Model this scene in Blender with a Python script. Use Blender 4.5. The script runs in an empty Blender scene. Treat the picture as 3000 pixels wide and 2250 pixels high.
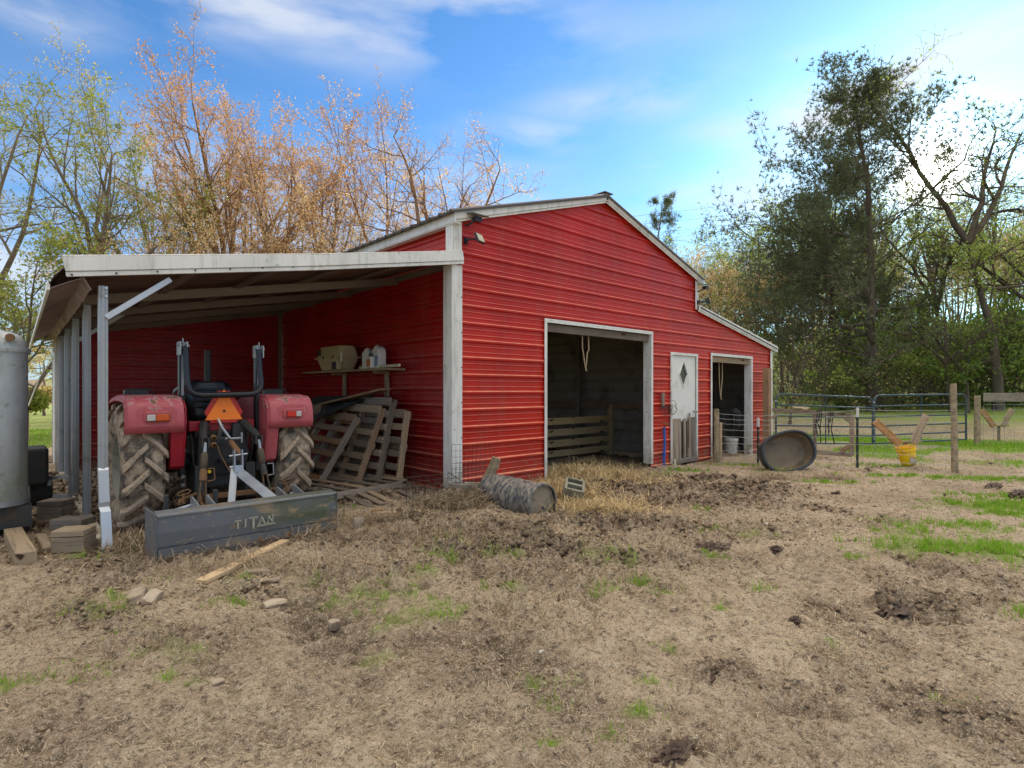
import bpy, bmesh, math, random
import numpy as np
from mathutils import Vector, Matrix, Quaternion
from math import sin, cos, pi, radians
random.seed(7); RNG = np.random.default_rng(7)
sc = bpy.context.scene; COL = sc.collection
V = Vector
# ------------------------------------------------------------------ camera
EYE = V((-4.491, -5.871, 1.35)); FW = V((.679, .734, 0)).normalized(); RT = V((.734, -.679, 0)).normalized()
FOC = 1655.0; CX = 1500.0; CY = 1143.0
cam = bpy.data.cameras.new('camera'); camo = bpy.data.objects.new('camera', cam); COL.objects.link(camo)
cam.sensor_width = 36.0; cam.lens = 36.0*FOC/3000; cam.shift_y = (CY-1125)/3000.0
cam.clip_start = .05; cam.clip_end = 3000
camo.matrix_world = Matrix.Translation(EYE) @ Matrix((RT, V((0, 0, 1)), -FW)).transposed().to_4x4()
sc.camera = camo
def at(px, py, t): return EYE + FW*t + RT*((px-CX)/FOC*t) + V((0, 0, -(py-CY)/FOC*t))
def on_z(px, py, z=0.0): return at(px, py, (z-EYE.z)/(-(py-CY)/FOC))
# ------------------------------------------------------------------ light
SUN = V((1.224, .2295, 0)).normalized()*cos(radians(17)) + V((0, 0, sin(radians(17))))
w = bpy.data.worlds.new('World'); sc.world = w; w.use_nodes = True
nt = w.node_tree; nt.nodes.clear()
def N(t, **k):
    n = nt.nodes.new(t)
    for a, b in k.items(): setattr(n, a, b)
    return n
def lk(a, b): nt.links.new(a, b)
def MT(op, a, b=None, c=None, clamp=False):
    n = N('ShaderNodeMath', operation=op); n.use_clamp = clamp
    for i, x in enumerate((a, b, c)):
        if x is None: continue
        if isinstance(x, (int, float)): n.inputs[i].default_value = x
        else: lk(x, n.inputs[i])
    return n.outputs[0]
out = N('ShaderNodeOutputWorld'); bg = N('ShaderNodeBackground'); lk(bg.outputs[0], out.inputs[0])
sky = N('ShaderNodeTexSky', sky_type='NISHITA'); sky.sun_disc = False
sky.sun_elevation = radians(17); sky.sun_rotation = math.atan2(SUN.x, SUN.y)
sky.air_density = 1.0; sky.dust_density = .6; sky.ozone_density = 2.5; sky.altitude = 200
bg.inputs[1].default_value = .10
geo = N('ShaderNodeTexCoord'); dirv = geo.outputs['Generated']
sep = N('ShaderNodeSeparateXYZ'); lk(dirv, sep.inputs[0]); X, Y, Z = sep.outputs
# azimuth from the camera's forward direction and elevation, in radians, for the clouds
fx = MT('ADD', MT('MULTIPLY', X, FW.x), MT('MULTIPLY', Y, FW.y)); rx = MT('ADD', MT('MULTIPLY', X, RT.x), MT('MULTIPLY', Y, RT.y))
AZ = MT('ARCTAN2', rx, fx); EL = MT('ARCSINE', Z)
zc = MT('MAXIMUM', Z, 0.0); den = MT('ADD', zc, .10)
cv = N('ShaderNodeCombineXYZ'); lk(MT('DIVIDE', fx, den), cv.inputs[0]); lk(MT('DIVIDE', rx, den), cv.inputs[1])
def noise(vec, scale, detail, rough, dist=0.0, sx=1, sy=1):
    mp = N('ShaderNodeMapping'); mp.inputs['Scale'].default_value = (sx, sy, 1); lk(vec, mp.inputs[0])
    n = N('ShaderNodeTexNoise'); lk(mp.outputs[0], n.inputs['Vector'])
    n.inputs['Scale'].default_value = scale; n.inputs['Detail'].default_value = detail
    n.inputs['Roughness'].default_value = rough; n.inputs['Distortion'].default_value = dist
    return n.outputs[0]
cv2 = N('ShaderNodeCombineXYZ'); lk(AZ, cv2.inputs[0]); lk(EL, cv2.inputs[1])
n1 = noise(cv2.outputs[0], 3.0, 7, .52, .3, 1.0, 3.4)
n2 = noise(cv2.outputs[0], 1.1, 4, .5, .2, 1.0, 2.6)
n3 = noise(cv.outputs[0], .9, 6, .55, .5)
def blob(px, py, sx, sy, tilt, amp):           # one cloud bank, by its true direction in the sky
    a0 = math.atan2(px-CX, FOC); e0 = math.atan2(CY-py, math.hypot(FOC, px-CX))
    da = MT('SUBTRACT', AZ, a0); de = MT('SUBTRACT', EL, e0); c, s = cos(tilt), sin(tilt)
    u = MT('DIVIDE', MT('ADD', MT('MULTIPLY', da, c), MT('MULTIPLY', de, s)), sx)
    v = MT('DIVIDE', MT('SUBTRACT', MT('MULTIPLY', de, c), MT('MULTIPLY', da, s)), sy)
    r2 = MT('ADD', MT('MULTIPLY', u, u), MT('MULTIPLY', v, v))
    return MT('MULTIPLY', MT('EXPONENT', MT('MULTIPLY', r2, -1.0)), amp)
acc = None
for b in [(500, -50, .70, .05, .0, .75), (1300, 0, .24, .03, -.03, .75), (60, 20, .1, .03, 0, .6), (2650, 255, .26, .05, .16, 1.15), (2900, 300, .22, .05, .1, .8), (2330, 335, .16, .03, .08, .85), (1850, 290, .15, .032, .04, .75),
          (2420, 150, .06, .018, .0, .6), (1560, 400, .13, .026, -.02, .66), (1950, 465, .06, .013, .05, .7), (2050, 620, .22, .05, 0, .75), (1300, 620, .35, .08, 0, .5), (2500, 800, .4, .10, 0, .6),
          (2750, 60, .16, .04, .1, .45), (300, 760, .5, .16, 0, .5), (900, 680, .4, .12, 0, .5), (-1500, 600, .5, .06, 0, 1.1), (5200, 200, .4, .08, 0, 1.1)]:
    g = blob(*b); acc = g if acc is None else MT('MAXIMUM', acc, g)
soft = MT('ADD', acc, MT('MULTIPLY', MT('SUBTRACT', n1, .5), 2.3))
inten = MT('MULTIPLY', acc, MT('MULTIPLY_ADD', MT('SUBTRACT', n1, .5), 5.0, .55, clamp=True), clamp=True)
# unseen cloud outside the frame, denser and brighter towards the zenith, added as light
aaz = MT('ABSOLUTE', AZ)
side = MT('MULTIPLY', MT('MULTIPLY', MT('SUBTRACT', aaz, .85), 2.5, clamp=True), MT('MULTIPLY', MT('SUBTRACT', MT('ADD', n1, n2), .78), 2.4, clamp=True))
up = MT('MULTIPLY', MT('SUBTRACT', EL, .64), 3.0, clamp=True)
high = MT('MULTIPLY', up, MT('ADD', MT('MULTIPLY', MT('SUBTRACT', n3, .5), 1.5), .85), clamp=True)
cl = MT('MINIMUM', MT('MAXIMUM', MT('MAXIMUM', inten, side), high), .95)
hor = MT('MULTIPLY', MT('EXPONENT', MT('MULTIPLY', zc, -5.5)), .60)   # pale air near the horizon
sdot = N('ShaderNodeVectorMath', operation='DOT_PRODUCT'); lk(dirv, sdot.inputs[0]); sdot.inputs[1].default_value = SUN
ang = MT('ARCCOSINE', MT('MINIMUM', sdot.outputs['Value'], 1.0))
def glow(sig, amp): return MT('MULTIPLY', MT('EXPONENT', MT('MULTIPLY', MT('POWER', MT('DIVIDE', ang, sig), 2.0), -1.0)), amp)
aure = MT('ADD', MT('ADD', glow(.026, 70.0), glow(.055, 4.0)), glow(.13, .35))
def mixc(f, a, b):
    m = N('ShaderNodeMix', data_type='RGBA'); (lk(f, m.inputs[0]) if not isinstance(f, float) else setattr(m.inputs[0], 'default_value', f))
    for s_, x in ((6, a), (7, b)):
        if isinstance(x, tuple): m.inputs[s_].default_value = x
        else: lk(x, m.inputs[s_])
    return m.outputs[2]
SKY_GAIN = (1.0, 1.0, 1.0)
tint = N('ShaderNodeVectorMath', operation='MULTIPLY'); lk(sky.outputs[0], tint.inputs[0]); tint.inputs[1].default_value = (.32, .60, .83)
c1 = mixc(hor, tint.outputs[0], (2.05, 2.42, 3.05, 1))
cc = mixc(up, (3.0, 3.12, 3.35, 1), (10.5, 9.5, 8.0, 1))
c2 = mixc(cl, c1, cc)
cs = N('ShaderNodeVectorMath', operation='SCALE'); cs.inputs[0].default_value = (1.0, .92, .78); lk(aure, cs.inputs['Scale'])
ad = N('ShaderNodeVectorMath', operation='ADD'); lk(c2, ad.inputs[0]); lk(cs.outputs[0], ad.inputs[1])
lk(ad.outputs[0], bg.inputs[0])
sl = bpy.data.lights.new('sun', 'SUN'); so = bpy.data.objects.new('sun', sl); COL.objects.link(so)
sl.energy = 2.6; sl.angle = radians(10); sl.color = (1, .90, .76); so.rotation_mode = 'QUATERNION'
so.rotation_quaternion = SUN.to_track_quat('Z', 'Y'); so.location = SUN*60
vs = sc.view_settings; vs.view_transform = 'Standard'; vs.look = 'None'; vs.gamma = 1; vs.use_curve_mapping = False
vs.exposure = 1.55
sc.render.engine = 'CYCLES'; sc.cycles.use_denoising = True; sc.cycles.max_bounces = 6; sc.cycles.transparent_max_bounces = 8
sc.cycles.sample_clamp_indirect = 6
# ------------------------------------------------------------------ materials
def srgb(r, g, b): return tuple(((x/255)/12.92 if x/255 <= .04045 else ((x/255+.055)/1.055)**2.4) for x in (r, g, b))+(1,)
class Mat:
    def __init__(s, name, rough=.7, metal=0.0, spec=.5):
        s.m = bpy.data.materials.new(name); s.m.use_nodes = True; s.nt = s.m.node_tree; s.b = s.nt.nodes['Principled BSDF']
        s.b.inputs['Roughness'].default_value = rough; s.b.inputs['Metallic'].default_value = metal; s.b.inputs['Specular IOR Level'].default_value = spec
        s.tc = s.n('ShaderNodeTexCoord')
    def n(s, t, **k):
        x = s.nt.nodes.new(t)
        for a, b in k.items(): setattr(x, a, b)
        return x
    def l(s, a, b): s.nt.links.new(a, b)
    def noise(s, scale, detail=4, rough=.55, co='Object', sc3=(1, 1, 1), dist=0.0):
        mp = s.n('ShaderNodeMapping'); mp.inputs['Scale'].default_value = sc3; s.l(s.tc.outputs[co] if isinstance(co, str) else co, mp.inputs[0])
        x = s.n('ShaderNodeTexNoise'); s.l(mp.outputs[0], x.inputs['Vector']); x.inputs['Scale'].default_value = scale
        x.inputs['Detail'].default_value = detail; x.inputs['Roughness'].default_value = rough; x.inputs['Distortion'].default_value = dist
        return x.outputs[0]
    def ramp(s, f, stops):
        r = s.n('ShaderNodeValToRGB'); s.l(f, r.inputs[0]); e = r.color_ramp.elements
        while len(e) < len(stops): e.new(.5)
        for i, (p, c) in enumerate(stops): e[i].position = p; e[i].color = c if len(c) == 4 else tuple(c)+(1,)
        return r.outputs[0]
    def mix(s, f, a, b, mode='MIX'):
        m = s.n('ShaderNodeMix', data_type='RGBA', blend_type=mode)
        for i, x in ((0, f), (6, a), (7, b)):
            if isinstance(x, (float, int)): m.inputs[i].default_value = x
            elif isinstance(x, tuple): m.inputs[i].default_value = x if len(x) == 4 else x+(1,)
            else: s.l(x, m.inputs[i])
        return m.outputs[2]
    def math(s, op, a, b=None, clamp=False):
        m = s.n('ShaderNodeMath', operation=op); m.use_clamp = clamp
        for i, x in enumerate((a, b)):
            if x is None: continue
            if isinstance(x, (float, int)): m.inputs[i].default_value = x
            else: s.l(x, m.inputs[i])
        return m.outputs[0]
    def rng(s, f, a, b, c=0.0, d=1.0):
        m = s.n('ShaderNodeMapRange'); s.l(f, m.inputs[0])
        for i, x in enumerate((a, b, c, d)): m.inputs[i+1].default_value = x
        return m.outputs[0]
    def pos(s, ch='z'):
        g = s.n('ShaderNodeNewGeometry'); q = s.n('ShaderNodeSeparateXYZ'); s.l(g.outputs['Position'], q.inputs[0]); return q.outputs['xyz'.index(ch)]
    def attr(s, name): a = s.n('ShaderNodeAttribute'); a.attribute_name = name; return a.outputs['Fac']
    def color(s, c): (s.l(c, s.b.inputs['Base Color']) if not isinstance(c, tuple) else setattr(s.b.inputs['Base Color'], 'default_value', c if len(c) == 4 else c+(1,))); return s
    def rgh(s, f): s.l(f, s.b.inputs['Roughness']); return s
    def bump(s, h, st=.4, d=.01):
        b = s.n('ShaderNodeBump'); b.inputs['Strength'].default_value = st; b.inputs['Distance'].default_value = d
        s.l(h, b.inputs['Height']); s.l(b.outputs[0], s.b.inputs['Normal']); return s
    def rand(s): o = s.n('ShaderNodeObjectInfo'); return o.outputs['Random']
def simple(name, col, rough=.6, metal=0.0, var=.18, scale=9, bump=.15, dirt=None, dscale=5, damt=(.5, .7), spec=.5, co='Object'):
    m = Mat(name, rough, metal, spec); n = m.noise(scale, 5, co=co)
    c = m.mix(n, tuple(x*(1-var) for x in col[:3]), tuple(min(1, x*(1+var)) for x in col[:3]))
    if dirt:
        d = m.rng(m.noise(dscale, 8, .65, co=co), damt[0], damt[1]); c = m.mix(d, c, dirt)
    m.color(c); m.rgh(m.rng(n, .3, .7, max(.05, rough-.1), min(1, rough+.12))); m.bump(m.noise(scale*6, 4, co=co), bump, .004)
    return m.m
def siding_mat(name, base, dark, rib_highlight=(.60, .20, .14)):
    m = Mat(name, .38, 0, .32)
    big = m.noise(.8, 4, .6); st = m.noise(2.0, 5, .6, sc3=(2.2, 2.2, .25)); fine = m.noise(18, 5, .6)
    c = m.mix(m.rng(big, .35, .7), base, dark)
    c = m.mix(m.math('MULTIPLY', m.rng(st, .5, .75), .28), c, (.36, .10, .08))
    z = m.pos('z'); low = m.rng(z, .75, -.05)
    spl = m.math('MULTIPLY', m.math('POWER', low, 1.6), m.rng(m.noise(9, 8, .7), .40, .60), clamp=True)
    c = m.mix(spl, c, (.20, .12, .075))
    spk = m.math('MULTIPLY', m.rng(m.noise(26, 3, .5), .66, .72), m.rng(z, 1.3, .1, 0, .8)); c = m.mix(spk, c, (.42, .28, .2))
    scr = m.rng(m.noise(3, 2, .5, sc3=(8, 8, 60)), .73, .75, 0, .35); c = m.mix(scr, c, (.45, .2, .17))
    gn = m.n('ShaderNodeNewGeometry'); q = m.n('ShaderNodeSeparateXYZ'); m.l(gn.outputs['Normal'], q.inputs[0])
    du = m.math('MULTIPLY', m.rng(q.outputs[2], .25, .75), m.rng(m.noise(5, 6, .65), .25, .6, .35, .95)); c = m.mix(du, c, rib_highlight)  # upward rib faces painted lighter as sky highlight, with some dust
    m.color(c); m.rgh(m.rng(fine, .3, .75, .26, .5)); m.bump(m.noise(1.6, 3), .25, .02)
    return m.m
def wood_mat(name, a, b, dark=(.05, .04, .03), grain=14, rough=.85, var=.5):
    m = Mat(name, rough, 0, .2)
    g = m.noise(grain, 8, .7, sc3=(.12, 2.4, 2.4), dist=.6); n = m.noise(3.5, 5, .6, sc3=(.6, 1.5, 1.5))
    c = m.mix(m.rng(n, .3, .7), a, b); c = m.mix(m.rng(g, .52, .72, 0, .75), c, dark)
    hs = m.n('ShaderNodeHueSaturation'); m.l(c, hs.inputs['Color']); m.l(m.rng(m.rand(), 0, 1, 1-var, 1+var*.7), hs.inputs['Value']); m.l(m.rng(m.rand(), 0, 1, .75, 1.15), hs.inputs['Saturation'])
    kn = m.rng(m.noise(5, 1, .4, sc3=(.5, 1.6, 1.6)), .74, .78); c2 = m.mix(kn, hs.outputs[0], (.06, .035, .02))
    m.color(c2); m.bump(g, .5, .004); return m.m
M = {}
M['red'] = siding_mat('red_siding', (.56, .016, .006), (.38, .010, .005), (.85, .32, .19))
M['red_shade'] = siding_mat('red_shade_siding', (.34, .006, .009), (.22, .005, .008), (.42, .16, .10))  # same siding with the shade under the lean-to mixed into its colour
def trim_mat():
    m = Mat('white_trim', .45, 0, .5); st = m.noise(5, 7, .65, sc3=(3, 3, .35)); n = m.noise(2.2, 5, .6); f = m.noise(40, 4, .6)
    c = m.mix(m.rng(n, .3, .7), (.82, .81, .75), (.68, .67, .61))
    c = m.mix(m.rng(st, .5, .72, 0, .55), c, (.30, .31, .24)); c = m.mix(m.rng(m.noise(7, 8, .7), .6, .75, 0, .8), c, (.14, .17, .07))
    low = m.math('MULTIPLY', m.rng(m.pos('z'), .45, -.1), m.rng(m.noise(9, 6, .6), .35, .6), clamp=True); c = m.mix(low, c, (.26, .2, .12))
    m.color(c); m.bump(f, .1, .003); return m.m
M['trim'] = trim_mat()
M['galv'] = simple('galvanised_steel', (.36, .38, .39), .42, .55, .16, 14, .1, (.22, .2, .16), 4, (.58, .75))
M['galv_new'] = simple('bright_steel_sheet', (.54, .57, .60), .38, .5, .1, 12, .08)
M['mast'] = simple('mast_steel', (.32, .35, .39), .42, .5, .12, 10, .08)
M['wood'] = wood_mat('weathered_wood', (.42, .31, .19), (.28, .22, .155))
M['wood_brown'] = wood_mat('brown_wood', (.44, .25, .12), (.30, .185, .10), var=.3)
M['wood_grey'] = wood_mat('grey_wood', (.38, .31, .235), (.26, .205, .155), var=.35)
M['wood_new'] = wood_mat('fresh_lumber', (.60, .45, .28), (.50, .36, .21), (.32, .2, .1), var=.12)
M['wood_stall'] = wood_mat('stall_lumber', (.46, .34, .17), (.36, .28, .15), (.2, .12, .06), var=.15)
M['post_wood'] = simple('round_post_wood', (.36, .28, .17), .9, 0, .35, 6, .8, (.18, .14, .085), 9, (.45, .65))
M['ceil'] = simple('roof_underside', (.15, .098, .078), .5, .2, .25, 3, .1, (.10, .07, .05), 2, (.5, .7))
M['beam'] = simple('roof_purlin_steel', (.20, .17, .14), .5, .3, .2, 4, .1)
M['soffit'] = simple('shade_toned_soffit', (.33, .26, .235), .6, 0, .2, 3, .1, (.20, .15, .13), 3, (.5, .7))  # white sheet's base colour darkened to pinkish grey for the shade under the eave
M['roof'] = simple('brown_roof_sheet', (.075, .062, .055), .5, .1, .2, 3, .1)
M['inner'] = simple('panel_back', (.30, .265, .22), .55, .2, .2, 2, .1, (.12, .10, .08), 1.5, (.5, .7))
M['door'] = simple('white_door_paint', (.78, .77, .71), .5, 0, .08, 3, .05, (.42, .33, .2), 2.6, (.56, .8))
M['pink'] = siding_mat('faded_pink_siding', (.42, .20, .16), (.33, .16, .12))
def rusty(name, col, rust=(.22, .09, .035), a=.55, b=.68, rough=.45, white=None, sc_=7):
    m = Mat(name, rough, 0, .5); n = m.noise(sc_, 9, .68); v = m.noise(2.5, 4)
    c = m.mix(v, tuple(x*.8 for x in col), tuple(min(1, x*1.15) for x in col))
    if white: c = m.mix(m.rng(n, a-.1, a+.02, 0, .8), c, white)
    c = m.mix(m.rng(n, a, b), c, rust); m.color(c); m.rgh(m.rng(n, a, b, rough, .9)); m.bump(n, .2, .003); return m.m
def fender_mat():
    m = Mat('faded_pink_red_paint', .42, 0, .5); n = m.noise(9, 9, .7); v = m.noise(2.5, 4)
    c = m.mix(v, (.40, .060, .075), (.52, .12, .13))
    z = m.pos('z'); top = m.rng(z, 1.13, 1.27); e = m.math('ADD', n, m.math('MULTIPLY', top, .12))
    c = m.mix(m.rng(e, .62, .65, 0, .45), c, (.60, .48, .46)); c = m.mix(m.rng(e, .66, .70), c, (.20, .10, .05))
    m.color(c); m.rgh(m.rng(e, .5, .7, .35, .9)); m.bump(n, .15, .003); return m.m
M['fender'] = fender_mat()
M['tredd'] = rusty('tractor_red', (.34, .012, .025), a=.66, b=.8)
M['blk'] = rusty('black_paint', (.012, .014, .018), (.06, .045, .035), .6, .8, .35)
M['iron'] = rusty('greasy_iron', (.035, .038, .036), (.10, .065, .035), .55, .7, .55)
M['olive'] = rusty('dirty_olive_rods', (.075, .068, .04), (.17, .085, .04), .45, .65, .7)
M['rust'] = rusty('rusty_iron', (.16, .095, .04), (.24, .11, .05), .4, .7, .85)
def tyre_mat():
    m = Mat('muddy_rubber', .9, 0, .2); n = m.noise(6, 9, .68); f = m.noise(40, 4, .6)
    h = m.attr('tread'); k = m.math('ADD', n, m.math('MULTIPLY', h, .10))
    c = m.mix(m.rng(k, .40, .56), (.08, .072, .06), (.42, .33, .235)); c = m.mix(m.rng(f, .45, .7, 0, .5), c, (.11, .085, .06))
    m.color(c); m.bump(m.mix(.5, n, f), .8, .012); return m.m
M['tyre'] = tyre_mat()
M['rubber'] = simple('black_rubber', (.022, .022, .023), .75, 0, .3, 8, .3, (.10, .08, .06), 5, (.5, .7))
M['rim'] = rusty('dull_yellow_rim', (.25, .235, .18), (.12, .10, .07), .5, .7, .7)
def blade_mat():
    m = Mat('blade_steel', .5, .25, .5); n = m.noise(4, 9, .65, sc3=(.7, 1, 1.4), dist=.3); s = m.noise(26, 5, .6, sc3=(.6, 1, 1)); v = m.noise(1.6, 4)
    c = m.mix(v, (.095, .105, .12), (.15, .16, .17)); z = m.pos('z'); x = m.pos('x')
    c = m.mix(m.rng(s, .60, .66, 0, .6), c, (.26, .24, .17))
    right = m.rng(x, -3.1, -2.2); gm = m.math('MULTIPLY', m.rng(n, .38, .58), right); c = m.mix(m.math('MULTIPLY', gm, m.rng(z, .10, .22)), c, (.085, .10, .035))
    tan = m.math('MULTIPLY', m.rng(m.noise(6, 8, .7, sc3=(.7, 1, 1.5)), .52, .60), m.rng(x, -3.3, -2.3, .25, 1.0)); c = m.mix(tan, c, (.32, .22, .12))
    lowr = m.math('MULTIPLY', m.rng(z, .10, .02), m.rng(m.noise(5, 6, .6), .4, .6)); c = m.mix(lowr, c, (.24, .14, .08))
    m.color(c); m.rgh(m.rng(n, .3, .7, .35, .75)); m.bump(s, .15, .003); return m.m
M['blade'] = blade_mat()
def flat(name, col, rough=.5, emit=None, es=1.0, metal=0):
    m = Mat(name, rough, metal); m.color(m.mix(m.noise(20, 3), tuple(x*.92 for x in col[:3]), tuple(min(1, x*1.06) for x in col[:3])))
    return m.m
M['orange'] = flat('signal_orange', (1.0, .22, .015), .45); M['sigred'] = flat('signal_red', (.50, .012, .012), .3)
M['lens_o'] = flat('amber_lens', (.55, .08, .008), .15); M['lens_r'] = flat('red_lens', (.55, .015, .012), .15); M['lens_w'] = flat('clear_lens', (.50, .48, .44), .15)
M['lens_surround'] = flat('lamp_gasket', (.20, .04, .045), .5)
M['white'] = flat('white_plastic', (.72, .71, .66), .45); M['label'] = flat('orange_label', (.52, .17, .06), .5); M['label_b'] = flat('blue_label', (.22, .27, .38), .5); M['navy'] = flat('dark_label', (.03, .03, .05), .4)
M['letters'] = flat('worn_letters', (.36, .36, .28), .6)
M['crate'] = simple('beige_plastic', (.47, .38, .22), .6, 0, .08, 4, .05)
M['cream'] = flat('cream_paint', (.62, .58, .40), .5)
M['rope'] = simple('hemp_rope', (.46, .34, .20), .9, 0, .2, 40, .5)
M['blue'] = simple('blue_pipe', (.015, .10, .42), .45, 0, .15, 9, .1)
M['yellow'] = simple('yellow_bucket_plastic', (.95, .58, .01), .4, 0, .08, 6, .05, (.45, .2, .02), 8, (.58, .75))
M['bucket'] = simple('white_bucket_plastic', (.55, .54, .48), .5, 0, .1, 6, .05, (.28, .22, .15), 6, (.5, .7))
M['gate'] = rusty('blue_grey_tube', (.045, .075, .085), (.10, .10, .09), .62, .75, .4)
M['wire'] = simple('galvanised_wire', (.33, .34, .34), .45, .5, .2, 9, .0)
M['wire_dark'] = simple('dark_wire', (.055, .05, .048), .6, .4, .4, 9, .0)
M['tpost'] = simple('green_steel_post', (.03, .045, .035), .55, .2, .2, 9, .1)
M['conc'] = simple('concrete_block', (.50, .45, .36), .95, 0, .2, 14, .8, (.26, .20, .13), 8, (.46, .64))
M['conc_g'] = simple('mossy_concrete', (.27, .25, .18), .95, 0, .25, 12, .7, (.14, .13, .07), 6, (.45, .65))
M['stone'] = simple('field_stone', (.40, .32, .225), .9, 0, .3, 9, 1.0, (.20, .145, .10), 9, (.40, .60))
M['clodstone'] = simple('dried_soil_cake', (.44, .36, .26), .95, 0, .25, 14, 1.0, (.34, .26, .17), 12, (.45, .6))
M['dung'] = simple('dark_manure', (.075, .046, .03), .95, 0, .5, 20, 1.0, (.17, .12, .08), 12, (.5, .7))
M['chrome'] = flat('bright_metal', (.6, .6, .58), .25, metal=.9)
M['void'] = flat('dark_glass', (.06, .07, .07), .1)
def barrel_mat():
    m = Mat('muddy_black_drum', .6, 0, .4); n = m.noise(16, 10, .72, sc3=(1, 1.3, .6), dist=.5)
    c = m.mix(m.rng(n, .42, .64), (.06, .07, .083), (.36, .31, .245)); m.color(c); m.rgh(m.rng(n, .45, .58, .42, .9)); m.bump(n, .3, .006); return m.m
M['drum'] = barrel_mat(); M['drum_end'] = simple('mud_caked_drum_end', (.30, .245, .17), .85, 0, .25, 6, .4, (.07, .065, .055), 7, (.52, .66))
M['tub_in'] = simple('tub_inside_mud', (.20, .15, .09), .6, 0, .3, 3, .3, (.05, .048, .042), 2.4, (.5, .68)); M['tub'] = simple('black_tub', (.035, .042, .05), .5, 0, .2, 8, .2, (.12, .11, .1), 5, (.55, .75))
def trailer_mat():
    m = Mat('weathered_aluminium', .5, .35, .5); st = m.noise(2.5, 7, .6, sc3=(3, 3, .35)); n = m.noise(5, 8, .65); z = m.pos('z')
    c = m.mix(m.rng(n, .3, .7), (.40, .43, .43), (.54, .57, .57)); c = m.mix(m.rng(st, .44, .66, 0, .7), c, (.22, .235, .215)); c = m.mix(m.rng(m.noise(11, 8, .7), .58, .66, 0, .7), c, (.20, .21, .15))
    c = m.mix(m.math('MULTIPLY', m.rng(n, .42, .6), m.rng(z, .95, .3)), c, (.26, .30, .17)); m.color(c); m.bump(m.noise(2, 4), .3, .02); return m.m
M['trailer'] = trailer_mat()
def bark(name, a, b):
    m = Mat(name, .9, 0, .15); n = m.noise(1.4, 6, .65, sc3=(2.5, 2.5, .6)); m.color(m.mix(m.rng(n, .35, .68), a, b)); m.bump(n, .5, .03); return m.m
M['bark'] = bark('grey_brown_bark', (.27, .22, .16), (.12, .095, .07)); M['bark_d'] = bark('dark_bark', (.15, .12, .09), (.07, .055, .042)); M['bark_r'] = bark('tan_twig_bark', (.36, .22, .12), (.15, .10, .065))
def leaf_mat(name, cols, tr=.45):
    m = Mat(name, .6, 0, .2); g = m.n('ShaderNodeNewGeometry')
    c = m.ramp(g.outputs['Random Per Island'], [(i/(len(cols)-1), x) for i, x in enumerate(cols)])
    d = m.n('ShaderNodeBsdfDiffuse'); t = m.n('ShaderNodeBsdfTranslucent'); x = m.n('ShaderNodeMixShader'); x.inputs[0].default_value = tr
    m.l(c, d.inputs[0]); m.l(c, t.inputs[0]); m.l(d.outputs[0], x.inputs[1]); m.l(t.outputs[0], x.inputs[2])
    m.l(x.outputs[0], m.nt.nodes['Material Output'].inputs[0]); return m.m
M['lf_orange'] = leaf_mat('orange_buds', [(.62, .38, .19), (.74, .50, .27), (.52, .30, .15), (.70, .54, .33)])
M['lf_gold'] = leaf_mat('golden_buds', [(.80, .60, .32), (.74, .50, .25), (.80, .68, .40)])
M['lf_russet'] = leaf_mat('russet_buds', [(.50, .30, .17), (.62, .40, .22), (.42, .24, .14)])
M['lf_green'] = leaf_mat('spring_green_leaves', [(.30, .36, .07), (.42, .46, .10), (.20, .26, .05), (.55, .52, .16)])
M['lf_tan'] = leaf_mat('tan_green_buds', [(.55, .46, .18), (.68, .52, .26), (.42, .44, .13)])
M['lf_dark'] = leaf_mat('dark_green_leaves', [(.16, .26, .05), (.27, .39, .08), (.12, .18, .04), (.40, .48, .13)], .5)
M['lf_mid'] = leaf_mat('mid_green_leaves', [(.28, .41, .07), (.44, .55, .11), (.20, .28, .055), (.62, .64, .22)], .55)
M['needle'] = leaf_mat('pine_needles', [(.11, .14, .075), (.19, .22, .115), (.08, .10, .058), (.28, .28, .15)], .4)
M['blade_g'] = leaf_mat('grass_blades', [(.16, .34, .02), (.25, .46, .035), (.32, .48, .06), (.34, .38, .10)], .4)
M['straw'] = leaf_mat('straw_bits', [(.52, .40, .24), (.64, .53, .36), (.36, .26, .16), (.22, .15, .09)], .15)
M['hay'] = leaf_mat('golden_hay', [(.64, .47, .22), (.74, .60, .34), (.42, .29, .14), (.30, .21, .12)], .15)
M['dead'] = leaf_mat('dead_grass', [(.34, .25, .155), (.48, .38, .26), (.20, .145, .09), (.28, .22, .13)], .15)
def clod_mat():
    m = Mat('mud_clod', .95, 0, .15); g = m.n('ShaderNodeNewGeometry'); c = m.ramp(g.outputs['Random Per Island'], [(0, (.12, .08, .05)), (.3, (.28, .20, .125)), (.6, (.42, .32, .205)), (1, (.62, .50, .35))])
    c = m.mix(m.math('MULTIPLY', m.attr('wet'), .85), c, (.125, .085, .056)); m.color(c); return m.m
M['clod'] = clod_mat()
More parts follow.
